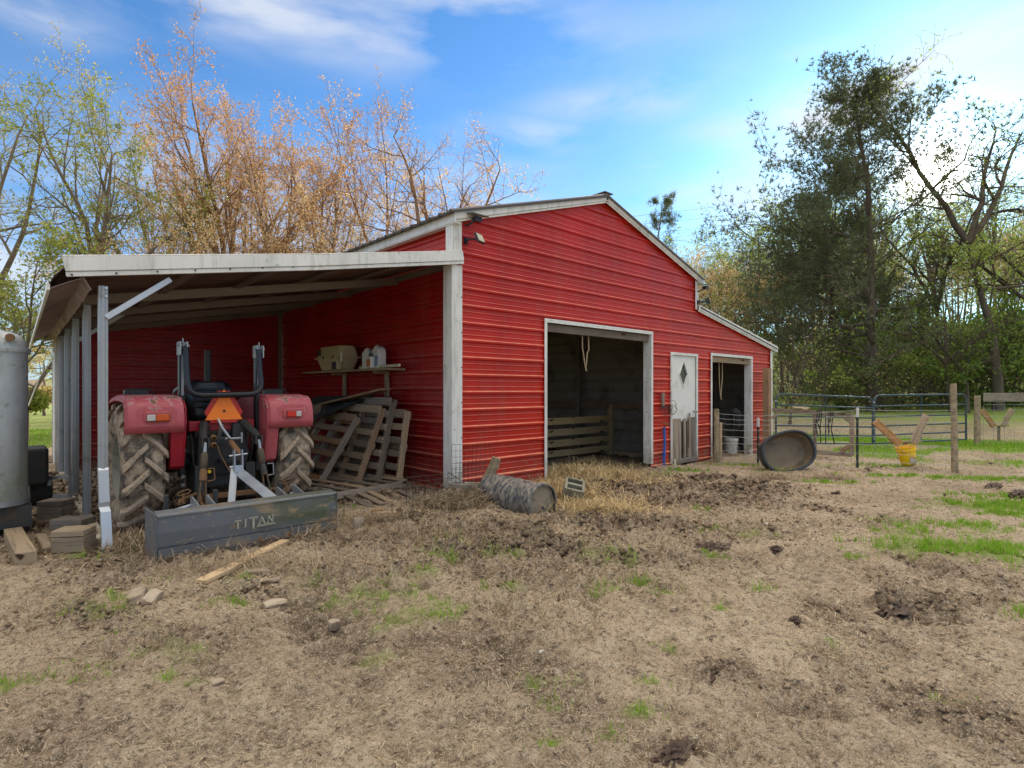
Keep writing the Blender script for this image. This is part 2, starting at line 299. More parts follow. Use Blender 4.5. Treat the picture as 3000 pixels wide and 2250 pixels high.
def ground_mat():
    m = Mat('mud_ground', .95, 0, .15)
    a = m.noise(.9, 6, .6, 'Object'); b = m.noise(7, 8, .7, 'Object'); c_ = m.noise(45, 6, .65, 'Object'); d = m.noise(160, 4, .6, 'Object')
    wet = m.attr('wet'); grass = m.attr('grass'); hay = m.attr('hay'); hgt = m.attr('hgt')
    dry = m.mix(m.rng(b, .32, .66), (.40, .29, .18), (.64, .51, .345))
    dry = m.mix(m.rng(a, .46, .64, 0, .7), dry, (.30, .215, .135))
    mud = m.mix(m.rng(b, .3, .68), (.105, .070, .046), (.34, .25, .165))
    k = m.math('ADD', wet, m.math('MULTIPLY', m.math('SUBTRACT', b, .5), 1.2), clamp=True)
    c = m.mix(k, dry, mud)
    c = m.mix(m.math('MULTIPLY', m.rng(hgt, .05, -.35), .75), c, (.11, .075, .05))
    e_ = m.noise(19, 7, .72, 'Object', dist=.4)
    c = m.mix(m.rng(e_, .54, .70, 0, .7), c, (.60, .49, .35)); c = m.mix(m.rng(e_, .48, .36, 0, .9), c, (.10, .070, .045))
    c = m.mix(m.rng(c_, .54, .68, 0, .75), c, (.62, .52, .38)); c = m.mix(m.rng(c_, .46, .33, 0, .85), c, (.085, .058, .038))
    c = m.mix(m.rng(d, .56, .66, 0, .8), c, (.72, .61, .46)); c = m.mix(m.rng(d, .44, .34, 0, .8), c, (.07, .05, .033))
    ck = m.math('ADD', hay, m.math('MULTIPLY', m.math('SUBTRACT', c_, .5), 1.4), clamp=True); c = m.mix(m.math('MULTIPLY', ck, hay), c, m.mix(e_, (.13, .085, .045), (.40, .28, .14)))
    g = m.math('ADD', grass, m.math('MULTIPLY', m.math('SUBTRACT', b, .5), 1.6), clamp=True)
    gc = m.mix(c_, (.13, .21, .03), (.30, .39, .08)); gc = m.mix(m.rng(a, .45, .65, 0, .55), gc, (.30, .30, .12))
    c = m.mix(m.math('MULTIPLY', g, m.rng(grass, 0, .3)), c, gc)
    m.color(c); m.bump(m.math('ADD', m.math('MULTIPLY', b, .7), m.math('ADD', m.math('MULTIPLY', e_, .8), m.math('ADD', m.math('MULTIPLY', c_, .5), m.math('MULTIPLY', d, .16)))), 1.0, .040); return m.m
M['ground'] = ground_mat()
# ------------------------------------------------------------------ object helpers
WM = {}
def link(o, parent=None, kind=None):
    COL.objects.link(o)
    if parent is not None: o.parent = parent; o.matrix_parent_inverse = WM[parent.name].inverted()
    WM[o.name] = o.matrix_basis.copy()
    if kind: o['kind'] = kind
    return o
def tag(o, label, cat=None, group=None):
    o['label'] = label
    if cat: o['category'] = cat
    if group: o['group'] = group
    return o
def thing(name, loc, label, cat, group=None, rot=0):
    o = bpy.data.objects.new(name, None); o.empty_display_size = .1
    o.matrix_basis = Matrix.Translation(V(loc)) @ Matrix.Rotation(rot, 4, 'Z'); link(o); return tag(o, label, cat, group)
def frame(p0, p1, up=(0, 0, 1)):
    p0, p1 = V(p0), V(p1); x = (p1-p0); L = x.length; x.normalize(); u = V(up)
    if abs(x.dot(u)) > .98: u = V((0, 1, 0)) if abs(x.y) < .9 else V((1, 0, 0))
    y = u.cross(x).normalized(); z = x.cross(y); m = Matrix((x, y, z)).transposed().to_4x4(); m.translation = (p0+p1)/2; return m, L
class MB:
    def __init__(s): s.v = []; s.f = []
    def add(s, vs, fs):
        b = len(s.v); s.v += [tuple(x) for x in vs]; s.f += [tuple(b+i for i in f) for f in fs]; return s
    def box(s, c, size, m=None, bev=0):
        hx, hy, hz = size[0]/2, size[1]/2, size[2]/2; m = m or Matrix(); c = V(c)
        vs = [m @ (c+V((x, y, z))) for x in (-hx, hx) for y in (-hy, hy) for z in (-hz, hz)]
        return s.add(vs, [(0, 1, 3, 2), (4, 6, 7, 5), (0, 4, 5, 1), (2, 3, 7, 6), (0, 2, 6, 4), (1, 5, 7, 3)])
    def bar(s, p0, p1, w_, h, up=(0, 0, 1)):
        m, L = frame(p0, p1, up); return s.box((0, 0, 0), (L, w_, h), m)
    def tube(s, pts, r, n=8, cap=True, closed=False):
        pts = [V(p) for p in pts]; k = len(pts); rs = r if isinstance(r, (list, tuple)) else [r]*k
        vs = []; ref = None
        for i, p in enumerate(pts):
            a = pts[(i-1) % k] if (i > 0 or closed) else p; b = pts[(i+1) % k] if (i < k-1 or closed) else p; t = (b-a).normalized()
            if ref is None: ref = V((0, 0, 1)) if abs(t.z) < .9 else V((1, 0, 0))
            y = (ref-t*ref.dot(t)).normalized(); z = t.cross(y); ref = y
            for j in range(n):
                an = 2*pi*j/n; vs.append(p+(y*cos(an)+z*sin(an))*rs[i])
        fs = []
        for i in range(k if closed else k-1):
            i2 = (i+1) % k
            for j in range(n): fs.append((i*n+j, i*n+(j+1) % n, i2*n+(j+1) % n, i2*n+j))
        if cap and not closed: fs += [tuple(range(n))[::-1], tuple((k-1)*n+j for j in range(n))]
        return s.add(vs, fs)
    def lathe(s, prof, o, ax, n=24, sx=1.0, sy=1.0):      # prof: (distance along the axis, radius)
        ax = V(ax).normalized(); ref = V((0, 0, 1)) if abs(ax.z) < .9 else V((1, 0, 0)); y = (ref-ax*ref.dot(ax)).normalized(); x = y.cross(ax); o = V(o)
        vs = []; k = len(prof)
        for (a, r) in prof:
            for j in range(n):
                t = 2*pi*j/n; vs.append(o+ax*a+x*(cos(t)*r*sx)+y*(sin(t)*r*sy))
        fs = [(i*n+j, i*n+(j+1) % n, (i+1)*n+(j+1) % n, (i+1)*n+j) for i in range(k-1) for j in range(n)]
        return s.add(vs, fs)
    def prism(s, poly, ax, h, place):                     # 2D polygon pushed along ax; place maps (a, b) to a point
        n = len(poly); ax = V(ax); a = [V(place(*p)) for p in poly]
        return s.add(a+[p+ax*h for p in a], [tuple(range(n)), tuple(range(2*n-1, n-1, -1))]+[(i, (i+1) % n, n+(i+1) % n, n+i) for i in range(n)])
    def build(s, name, mat, parent=None, smooth=False, bevel=0, kind=None, local=None, solid=0):
        me = bpy.data.meshes.new(name)
        vs = s.v
        if local is not None: inv = local.inverted(); vs = [tuple(inv @ V(p)) for p in vs]
        me.from_pydata(vs, [], s.f)
        bm = bmesh.new(); bm.from_mesh(me); bmesh.ops.recalc_face_normals(bm, faces=bm.faces); bm.to_mesh(me); bm.free()
        me.materials.append(M[mat] if isinstance(mat, str) else mat)
        if smooth: me.shade_smooth(); me.set_sharp_from_angle(angle=radians(38))
        o = bpy.data.objects.new(name, me)
        if local is not None: o.matrix_basis = local
        if bevel:
            b = o.modifiers.new('bevel', 'BEVEL'); b.width = bevel; b.segments = 2 if bevel > .006 else 1; b.limit_method = 'ANGLE'
        if solid: sd = o.modifiers.new('solid', 'SOLIDIFY'); sd.thickness = solid; sd.offset = 0
        return link(o, parent, kind)
def board(name, p0, p1, w_, t, mat, parent=None, up=(0, 0, 1), bevel=.003, warp=0.0):
    m, L = frame(p0, p1, up); mb = MB(); n = 5; r = random.Random(hash((round(p0[0], 3), round(p0[1], 3))) & 0xffff)
    vs = []; ox = r.uniform(-20, 20)
    for i in range(n+1):
        x = -L/2+L*i/n; dz = warp*sin(pi*i/n); j = lambda: r.uniform(-.0022, .0022)
        for (a, b) in ((-1, -1), (1, -1), (1, 1), (-1, 1)): vs.append((x+(j()*1.5 if i in (0, n) else 0), a*w_/2+j(), b*t/2+dz+j()))
    fs = [(0, 1, 2, 3), tuple(n*4+k for k in (3, 2, 1, 0))]+[(i*4+k, (i+1)*4+k, (i+1)*4+(k+1) % 4, i*4+(k+1) % 4) for i in range(n) for k in range(4)]
    mb.add([m @ V(v) for v in vs], fs); return mb.build(name, mat, parent, local=m, bevel=bevel)
def fast_mesh(name, verts, faces_flat, nper, mat, parent=None, smooth=False, kind=None, attrs=None):
    me = bpy.data.meshes.new(name); nv = len(verts); nf = len(faces_flat)//nper
    me.vertices.add(nv); me.vertices.foreach_set('co', np.asarray(verts, np.float32).ravel())
    me.loops.add(nf*nper); me.loops.foreach_set('vertex_index', np.asarray(faces_flat, np.int32).ravel())
    me.polygons.add(nf); me.polygons.foreach_set('loop_start', np.arange(nf, dtype=np.int32)*nper)
    for k, a in (attrs or {}).items():
        at_ = me.attributes.new(k, 'FLOAT', 'POINT'); at_.data.foreach_set('value', np.asarray(a, np.float32))
    me.update(calc_edges=True); me.validate()
    if smooth: me.polygons.foreach_set('use_smooth', np.ones(nf, bool))
    me.materials.append(M[mat]); o = bpy.data.objects.new(name, me); return link(o, parent, kind)
def copy_tree(o, mw, parent=None):
    c = o.copy(); COL.objects.link(c)
    if parent is None: c.matrix_basis = mw
    else: c.parent = parent
    for ch in o.children: copy_tree(ch, None, c)
    return c
# ------------------------------------------------------------------ terrain
def vnoise(x, y, seed=0):
    xi = np.floor(x).astype(np.int64); yi = np.floor(y).astype(np.int64); xf = x-xi; yf = y-yi
    def h(a, b):
        n = (a*374761393+b*668265263+seed*974711) & 0x7fffffff; n = ((n ^ (n >> 13))*1274126177) & 0x7fffffff; return ((n ^ (n >> 16)) & 0xffff)/65535.0
    u = xf*xf*(3-2*xf); v = yf*yf*(3-2*yf)
    return (h(xi, yi)*(1-u)+h(xi+1, yi)*u)*(1-v)+(h(xi, yi+1)*(1-u)+h(xi+1, yi+1)*u)*v
def fbm(x, y, f, o=4, seed=0, g=.5):
    a = 1.0; s = 0; t = 0
    for i in range(o): s = s+a*vnoise(x*f, y*f, seed+i*17); t += a; a *= g; f *= 2.03
    return s/t
def smooth(x, a, b): t = np.clip((x-a)/(b-a), 0, 1); return t*t*(3-2*t)
HD = (FW+RT*.66).normalized()
def base_h(x, y):
    s = (x-EYE.x)*HD.x+(y-EYE.y)*HD.y
    z = -.018*np.clip(x, 0, 10)
    z = z-.25*smooth(s, 19, 24)+.75*smooth(s, 24.5, 27.5)+np.maximum(s-27, 0)*.0*x
    z = z+6.5*smooth(s, 27, 95)*1.0
    left = smooth(-(x-(-4)), 0, 6)
    return z-.05*left*0
def blobs(x, y, pts):
    r = np.zeros_like(x)
    for (px, py, sx, sy, am) in pts:
        c = on_z(px, py, -.03); dx = (x-c.x)*RT.x+(y-c.y)*RT.y; dy = (x-c.x)*FW.x+(y-c.y)*FW.y
        r = np.maximum(r, am*np.exp(-(dx/sx)**2-(dy/sy)**2))
    return r
GRASS = [(2950, 1470, .75, .35, 1.3), (2890, 1440, .5, .2, 1.0), (2790, 1540, .6, .28, .95), (2870, 1610, .75, .28, 1.2), (2700, 1560, .35, .2, .7), (2600, 1530, .3, .12, .5), (2760, 1620, .45, .2, .8), (2980, 1640, .3, .25, .9), (2990, 1500, .4, .3, 1.0), (2640, 1590, .15, .1, .6), (2680, 1480, .2, .1, .5), (2560, 1560, .12, .08, .4),
         (2420, 1400, .45, .16, .95), (2550, 1378, .6, .14, .75), (2700, 1378, .7, .12, .8), (2900, 1385, 1.2, .25, .8), (2600, 1350, .9, .18, .75), (2160, 1350, .55, .12, .9), (2010, 1372, .5, .12, .9), (1930, 1385, .2, .08, .7), (2260, 1365, .4, .12, .8),
         (620, 1720, .3, .1, .5), (1150, 1800, .25, .12, .6), (1000, 1770, .25, .1, .55), (1220, 1700, .25, .1, .55), (1480, 1640, .2, .1, .6), (2200, 1570, .25, .1, .4), (1320, 1600, .22, .18, .85), (1290, 1645, .2, .12, .7), (1400, 1620, .25, .12, .5), (980, 1720, .2, .12, .75), (1090, 1740, .35, .1, .5), (1290, 1820, .12, .08, .9), (1300, 1780, .15, .1, .5), (1110, 1950, .15, .1, .6), (1250, 1400, .5, .2, .7), (1190, 1360, .3, .3, .6), (270, 1640, .25, .08, .8), (480, 1625, .2, .08, .5), (900, 1570, .3, .06, .5),
         (1770, 1740, .10, .07, 1.0), (1860, 1712, .08, .05, .8), (1820, 1660, .2, .08, .5), (1740, 1640, .2, .1, .4), (2245, 1742, .10, .05, .9), (2110, 1808, .05, .04, .7), (1660, 2012, .09, .05, .9), (1890, 2105, .11, .05, .9), (1625, 2068, .06, .04, .8), (1555, 2005, .05, .04, .8), (1900, 2030, .05, .03, .8), (1960, 1755, .08, .05, .7), (2390, 1925, .12, .05, .6), (2780, 2095, .08, .04, .7), (2990, 1825, .08, .04, .8), (30, 2030, .12, .05, .9), (250, 1985, .12, .06, .6), (330, 1770, .3, .12, .45), (310, 1820, .2, .12, .4), (520, 1930, .2, .1, .35), (530, 2010, .12, .07, .4), (380, 1880, .1, .08, .4), (1130, 1840, .2, .1, .5), (1500, 1740, .15, .08, .4), (1950, 1920, .06, .04, .5), (1800, 2180, .06, .03, .6), (1620, 2190, .04, .03, .6), (2050, 1500, .15, .06, .3), (2140, 1455, .1, .05, .3), (2080, 1580, .1, .08, .4), (2070, 1640, .12, .06, .4), (1500, 1480, .1, .06, .5), (1440, 1480, .12, .1, .7), (1000, 1500, .35, .1, .4), (2900, 1540, .3, .12, .7), (2500, 1640, .1, .05, .35), (700, 1790, .15, .06, .35)]
ROUGH = [(1450, 1700, 1.4, .6, 1.0), (1330, 1800, 1.0, .45, 1.0), (1500, 1880, .6, .3, .8), (1150, 1650, .7, .35, .7), (1350, 1560, 1.0, .5, 1.0), (500, 1880, .8, .25, .7), (2000, 1560, 1.0, .4, .8), (1900, 1650, .9, .3, .7), (2100, 1450, 1.5, .7, 1.0), (1750, 1580, 1.2, .5, 1.0)]
HAY = [(1700, 1400, .95, .8, 1.0), (1640, 1450, .55, .5, .9), (1800, 1380, 1.0, .6, .8), (1750, 1335, 1.2, .8, .6), (1760, 1500, .4, .4, .5)]
WET = [(1950, 1470, 1.5, .55, 1.0), (1750, 1540, 1.0, .5, 1.0), (2200, 1420, .8, .35, .9), (1700, 1340, 1.5, 1.5, 1.0), (1850, 1440, 1.1, .8, 1.1), (2000, 1430, 1.3, .5, 1.2), (2150, 1440, .9, .45, 1.0), (2060, 1400, .8, .3, 1.1), (2250, 1425, .6, .25, .8), (1400, 1560, .9, .6, .9), (1600, 1620, .8, .5, .9), (1500, 1700, .6, .45, .75), (1250, 1540, .7, .4, .8), (1050, 1600, .6, .35, .8), (350, 1640, .6, .35, .7), (400, 1560, .7, .5, 1.0), (600, 1450, 1.5, 1.2, 1.0),
       (1400, 1620, 1.2, .5, .9), (1750, 1650, 1.0, .35, .8), (2000, 1560, 1.2, .4, .9), (1150, 1680, .8, .3, .7), (700, 1760, .5, .2, .5), (1400, 1850, .4, .25, .6), (1150, 1890, .25, .15, .5), (500, 1900, .4, .2, .7), (220, 1850, .4, .2, .7), (900, 2000, .2, .1, .35), (1450, 2010, .3, .1, .4), (2120, 1590, .35, .2, .7), (1800, 1580, .6, .3, .7), (2620, 1790, .28, .1, .9), (2980, 1800, .3, .12, .5), (2110, 2000, .15, .08, .9), (2000, 2215, .14, .06, .9), (2360, 2110, .2, .07, .3), (2850, 2150, .25, .08, .25), (2330, 1530, .25, .1, .5), (2450, 1530, .25, .1, .4), (2680, 2060, .1, .05, .5), (1720, 1900, .2, .1, .3), (60, 1560, .5, .5, .8), (120, 1640, .7, .3, .6)]
def fields(x, y):
    wet = blobs(x, y, WET); nz = fbm(x, y, 1.3, 4, 5); wet = np.clip(wet*(.5+nz*1.0)+.55*smooth(fbm(x, y, .8, 4, 101), .54, .70)*smooth(fbm(x, y, 2.6, 3, 102), .44, .6), 0, 1)
    inside = ((x > 0) & (x < 9.6) & (y > 0)).astype(float); shed = smooth(y, -.3, .6)*smooth(-x, 0, .2)*smooth(-y, -6.2, -6)*smooth(x, -4.6, -3.8)
    wet = np.maximum(np.maximum(wet, inside), shed*.85)
    hay = blobs(x, y, HAY)*(1-smooth(y, 1.0, 2.6)*.7); hay = hay*np.where((y > 0) & (x < 1.6), 0, 1)*np.where((y > 0) & (x > 4.4), 0, 1)
    s = (x-EYE.x)*HD.x+(y-EYE.y)*HD.y
    g = blobs(x, y, GRASS); far = smooth(s, 14.2, 15.8); patch = fbm(x, y, .55, 4, 31)
    # pasture beyond the fence with bare tan tracks
    bare = smooth(fbm(x*.5+y*.2, y, .9, 3, 44), .50, .60)*(1-smooth(s, 18.5, 20.5))
    past = np.where((x > 9.7) | (y < -3.2), far*(1-bare*.85), 0)
    past = np.maximum(past, smooth(s, 19, 22)*(1-.15*smooth(patch, .45, .6)))
    past = past*(1-.8*smooth(s, 22.5, 23.5)*(1-smooth(s, 26.0, 27.5)))
    past = np.maximum(past, smooth(-x, 4.5, 8)*smooth(y, 2.5, 5)*.8); past = np.maximum(past, smooth(y, 10, 12)*.8)
    g = np.clip(np.maximum(g*smooth(fbm(x, y, 3.2, 4, 77), .30, .58), past), 0, 1)*(1-inside)
    return wet, hay, g, inside
def height(x, y, fine=True):
    wet, hay, g, inside = fields(x, y); z = base_h(x, y)
    z = z+.05*(fbm(x, y, .7, 3, 3)-.5)
    if fine:
        shed = smooth(y, -1.0, -.3)*smooth(-x, -.6, .1)*smooth(x, -4.8, -4.2)
        r = np.hypot(x-EYE.x, y-EYE.y); fade = 1-smooth(r, 14, 26); rou = np.clip(np.maximum(wet, blobs(x, y, ROUGH)*smooth(fbm(x, y, 1.7, 3, 66), .3, .6)), 0, 1)*(1-.8*shed)*(.35+.65*smooth(r, 2.6, 4.6))
        a = fbm(x, y, 3.5, 4, 9, .6)-.5; rid = 1-np.abs(2*fbm(x, y, 6.5, 4, 21, .6)-1); cl_ = fbm(x, y, 13, 3, 51, .65)-.5
        z = z+fade*(a*(.05+.16*rou)+(rid-.72)*(.030+.20*rou)+cl_*(.028+.15*rou))*(1-.6*inside)
        z = z+fade*.016*(vnoise(x*34, y*34, 3)-.5)+fade*.008*(vnoise(x*71, y*71, 13)-.5)+fade*.03*hay*(fbm(x, y, 9, 3, 8)-.4)
        # tyre ruts with lug prints leading to the shed
        c = on_z(1500, 1900, -.03); d = on_z(1230, 1560, -.03); t = (d-c).normalized(); nn = V((-t.y, t.x, 0))
        u = (x-c.x)*t.x+(y-c.y)*t.y; v = (x-c.x)*nn.x+(y-c.y)*nn.y
        rk = smooth(fbm(x, y, 1.6, 3, 91), .40, .62); u = u+.12*(fbm(x, y, 2.2, 2, 92)-.5); v = v+.25*(fbm(x, y, .9, 2, 93)-.5)
        for off in (-.05, .95):
            q = np.exp(-((v-off)/.20)**4)*smooth(u, -1.0, 0)*(1-smooth(u, 1.7, 2.3))
            lug = np.maximum(0, np.sin((u*34+np.abs(v-off)*18)))
            z = z-q*fade*(.045-.036*lug)*rk+.012*rk*fade*np.exp(-((np.abs(v-off)-.26)/.06)**2)*smooth(u, -1.0, 0)*(1-smooth(u, 1.7, 2.3))
    hc = blobs(x, y, HAY[:2]); z = z+.07*hc*smooth(-y, -1, 0)
    return z, wet, hay, g
def gh(x, y): return float(height(np.array([x], float), np.array([y], float), False)[0][0])
def build_ground():
    a0 = math.atan2(FW.y, FW.x); dense = np.linspace(a0-radians(56), a0+radians(56), 660); rest = np.linspace(a0+radians(56), a0+2*pi-radians(56), 120)[1:-1]
    th = np.concatenate([dense, rest]); r = np.concatenate([[.02, .5, 1.0], np.exp(np.linspace(np.log(1.35), np.log(15), 390)), np.exp(np.linspace(np.log(15.3), np.log(110), 100)), [150, 250, 500, 1200]])
    T, R_ = np.meshgrid(th, r); x = EYE.x+R_*np.cos(T); y = EYE.y+R_*np.sin(T); z, wet, hay, g = height(x, y)
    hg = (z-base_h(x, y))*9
    nr, ntt = x.shape; idx = np.arange(nr*ntt).reshape(nr, ntt); nx = np.roll(idx, -1, 1)
    f = np.stack([idx[:-1], nx[:-1], nx[1:], idx[1:]], -1).reshape(-1)
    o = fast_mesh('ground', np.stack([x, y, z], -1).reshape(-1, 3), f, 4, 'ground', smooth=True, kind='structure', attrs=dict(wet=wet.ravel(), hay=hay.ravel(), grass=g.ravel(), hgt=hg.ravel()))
    return o
build_ground()
# ------------------------------------------------------------------ barn
WID = 9.6; MID = 6.0; EAV = 3.60; APX = 4.50; LT0 = 2.98; LT1 = 2.36; DEP = 9.15; SHX = -3.78; SH0 = 3.03; SH1 = 2.30
RIB = .2286
def prof(z, z0):
    k = ((z-z0)/RIB) % 1.0; d = min(k, 1-k)*RIB
    if d < .011: return .026
    if d < .027: return .026*(.027-d)/.016
    for c in (RIB/3,):
        e = abs(d-c)
        if e < .004: return .0042
        if e < .012: return .0042*(.012-e)/.008
    return 0.0
def siding(name, mat, parent, o, u, n, L, Rr, zlo, zhi, z0, holes=(), ustep=.5, dent=.004):
    zs = {zlo, zhi}
    k = math.floor((zlo-z0)/RIB)-1
    while z0+k*RIB < zhi+RIB:
        c = z0+k*RIB
        for d in (-.027, -.011, .011, .027, RIB/3-.012, RIB/3-.004, RIB/3+.004, RIB/3+.012, 2*RIB/3-.012, 2*RIB/3-.004, 2*RIB/3+.004, 2*RIB/3+.012):
            zs.add(round(c+d, 5))
        k += 1
    for h in holes: zs.add(h[2]); zs.add(h[3])
    for zb in getattr(L, 'br', ()): zs.add(zb)
    zs = sorted(z for z in zs if zlo-1e-6 <= z <= zhi+1e-6)
    o, u, n = V(o), V(u), V(n); mb = MB(); r = random.Random(3)
    def pt(uu, z, pz):
        w_ = dent*(sin(uu*2.3+z*1.1)+sin(uu*5.1-z*3.7)*.6+sin(z*7+uu)*.5); return o+u*uu+V((0, 0, z))+n*(pz+w_)
    for a, b in zip(zs[:-1], zs[1:]):
        if b-a < 1e-4: continue
        mid = (a+b)/2; iv = [(L(a+1e-5), Rr(a+1e-5), L(b-1e-5), Rr(b-1e-5))]
        for (h0, h1, hz0, hz1) in holes:
            if hz0 < mid < hz1:
                nv = []
                for (la, ra, lb, rb) in iv:
                    if h0 > la and h0 < ra: nv.append((la, h0, lb, h0))
                    if h1 < ra and h1 > la: nv.append((h1, ra, h1, rb))
                    if h1 <= la or h0 >= ra: nv.append((la, ra, lb, rb))
                iv = nv
        pa, pb = prof(a, z0), prof(b, z0)
        for (la, ra, lb, rb) in iv:
            if ra-la < .005 and rb-lb < .005: continue
            m = max(1, int((max(ra, rb)-min(la, lb))/ustep)); vs = []
            for i in range(m+1):
                t = i/m; vs.append(pt(la+(ra-la)*t, a, pa)); vs.append(pt(lb+(rb-lb)*t, b, pb))
            mb.add(vs, [(2*i, 2*i+2, 2*i+3, 2*i+1) for i in range(m)])
    # weld rows so the ribs shade as one sheet
    me = bpy.data.meshes.new(name); me.from_pydata(mb.v, [], mb.f); bm = bmesh.new(); bm.from_mesh(me)
    bmesh.ops.remove_doubles(bm, verts=bm.verts, dist=.0004); bmesh.ops.recalc_face_normals(bm, faces=bm.faces); bm.to_mesh(me); bm.free()
    me.materials.append(M[mat]); ob = bpy.data.objects.new(name, me); return link(ob, parent)
barn = thing('barn', (0, 0, 0), 'red ribbed metal barn with white trim, open lean-to and low side wing', 'barn')
def fR(z):
    if z < LT1: return WID
    if z < LT0: return WID-(z-LT1)/(LT0-LT1)*(WID-MID)
    if z < EAV: return MID
    return MID-(z-EAV)/(APX-EAV)*(MID/2)
def fL(z): return 0.0 if z < EAV else (z-EAV)/(APX-EAV)*(MID/2)
D1 = (1.60, 4.40, -1, 2.38); DR = (5.03, 6.02, -1, 2.05); D2 = (6.60, 8.50, -1, 2.09)
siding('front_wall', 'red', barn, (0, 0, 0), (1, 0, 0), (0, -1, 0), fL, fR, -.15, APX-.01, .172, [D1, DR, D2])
tag(siding('lean_to_side_wall', 'red_shade', barn, (0, 0, 0), (0, 1, 0), (-1, 0, 0), lambda z: 0., lambda z: 6.1, 0, SH0, .2246), 'red barn side wall under the open lean-to')
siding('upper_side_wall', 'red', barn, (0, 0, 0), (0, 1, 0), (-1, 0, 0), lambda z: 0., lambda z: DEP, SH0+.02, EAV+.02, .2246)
siding('lean_to_back_wall', 'red_shade', barn, (SHX, 6.1, 0), (1, 0, 0), (0, -1, 0), lambda z: 0., lambda z: 3.76, 0, SH1, .19)
siding('lean_to_gable', 'red_shade', barn, (SHX, 6.1, 0), (1, 0, 0), (0, -1, 0), lambda z: (z-SH1)/(SH0-SH1)*3.76, lambda z: 3.76, SH1, SH0-.02, .19)
siding('enclosed_side_wall', 'pink', barn, (SHX, 6.1, 0), (0, 1, 0), (-1, 0, 0), lambda z: 0., lambda z: DEP-6.1, 0, SH1, .2246, [(.9, 1.7, -1, 1.95)])
# back walls and partitions (panel backs) so the inside is dark and closed
siding('partition_wall', 'inner', barn, (MID, .12, 0), (0, 1, 0), (-1, 0, 0), lambda z: 0., lambda z: DEP-.2, -.2, EAV, .2)
siding('back_wall', 'inner', barn, (0, DEP, 0), (1, 0, 0), (0, -1, 0), fL, fR, -.2, APX-.02, .2)
siding('wing_side_wall', 'inner', barn, (WID-.02, 0.12, 0), (0, 1, 0), (-1, 0, 0), lambda z: 0., lambda z: DEP-.1, -.25, LT1, .2)
siding('wing_room_wall', 'inner', barn, (MID+.05, 2.6, 0), (1, 0, 0), (0, -1, 0), lambda z: 0., lambda z: WID-MID-.1, -.25, LT1, .2)
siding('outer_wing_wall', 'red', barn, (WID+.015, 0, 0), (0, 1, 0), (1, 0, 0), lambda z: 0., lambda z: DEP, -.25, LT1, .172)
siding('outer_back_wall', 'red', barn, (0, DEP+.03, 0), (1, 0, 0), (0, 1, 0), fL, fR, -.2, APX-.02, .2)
# roofs
def roof(name, p, q, y0, y1, mat='roof', th=.03, ribs=.2286, up=.02):   # p, q = (x, z) ends of the slope
    p, q = V((p[0], 0, p[1])), V((q[0], 0, q[1])); n = V((-(q-p).z, 0, (q-p).x)).normalized()
    if n.z < 0: n = -n
    mb = MB(); ys = []; y = y0
    while y < y1:
        ys += [(y, 0), (y+.02, up), (y+.04, up), (y+.06, 0)]; y += ribs
    ys.append((y1, 0)); vs = []
    for (yy, h) in ys:
        yy = min(yy, y1)
        for P in (p, q): vs.append(P+n*(h+th)+V((0, yy, 0)))
        for P in (q, p): vs.append(P+n*(h*.9)+V((0, yy, 0)))
    k = len(ys); fs = []
    for i in range(k-1):
        for j in range(4): fs.append((i*4+j, i*4+(j+1) % 4, (i+1)*4+(j+1) % 4, (i+1)*4+j))
    fs += [(0, 1, 2, 3), tuple((k-1)*4+j for j in range(4))]; mb.add(vs, fs); return mb.build(name, mat, barn)
r1 = roof('main_roof', (-.20, EAV-.005), (MID/2, APX+.03), -.12, DEP+.1)
roof('main_roof', (MID/2, APX+.03), (MID+.15, EAV-.03), -.12, DEP+.1)
roof('wing_roof', (MID+.02, LT0+.02), (WID+.15, LT1-.01), -.1, DEP+.1)
roof('lean_to_roof', (-.02, SH0+.04), (-3.9, SH1+.07), -.06, DEP+.1, 'ceil')
mb = MB()   # rounded eave bend of the lean-to roof
ev = [(-3.9, SH1+.075), (-3.98, SH1+.055), (-4.05, SH1+.01), (-4.11, SH1-.06), (-4.14, SH1-.13)]
vs = []; n_ = 22
for i in range(n_+1):
    yy = -.06+(DEP+.16)*i/n_
    for (a, b) in ev: vs.append((a, yy, b+.03)); 
mb.add(vs, [(i*5+j, i*5+j+1, (i+1)*5+j+1, (i+1)*5+j) for i in range(n_) for j in range(4)])
mb.build('eave_bend', 'ceil', barn, smooth=True, solid=.006)
mb = MB(); mb.box((-4.145, DEP/2-.02, SH1-.12), (.02, DEP+.05, .055)); mb.build('eave_trim', 'trim', barn)
mb = MB(); r_ = random.Random(5); vs = []; kk = 60            # torn white soffit sheet hanging between eave and posts
for i in range(kk+1):
    yy = -.05+6.05*i/kk; jag = r_.uniform(-.035, .03); sag = .03*sin(i*.5)
    for (a, b) in ((-4.13, SH1-.13), (-4.02, SH1-.07+sag*.3), (-3.92, SH1-.02+sag*.5), (-3.87+jag*.3, SH1-.12+jag)): vs.append((a, yy, b))
mb.add(vs, [(i*4+j, i*4+j+1, (i+1)*4+j+1, (i+1)*4+j) for i in range(kk) for j in range(3)]); tag(mb.build('soffit_sheet', 'soffit', barn, solid=.003), 'torn white soffit sheet along the lean-to eave')
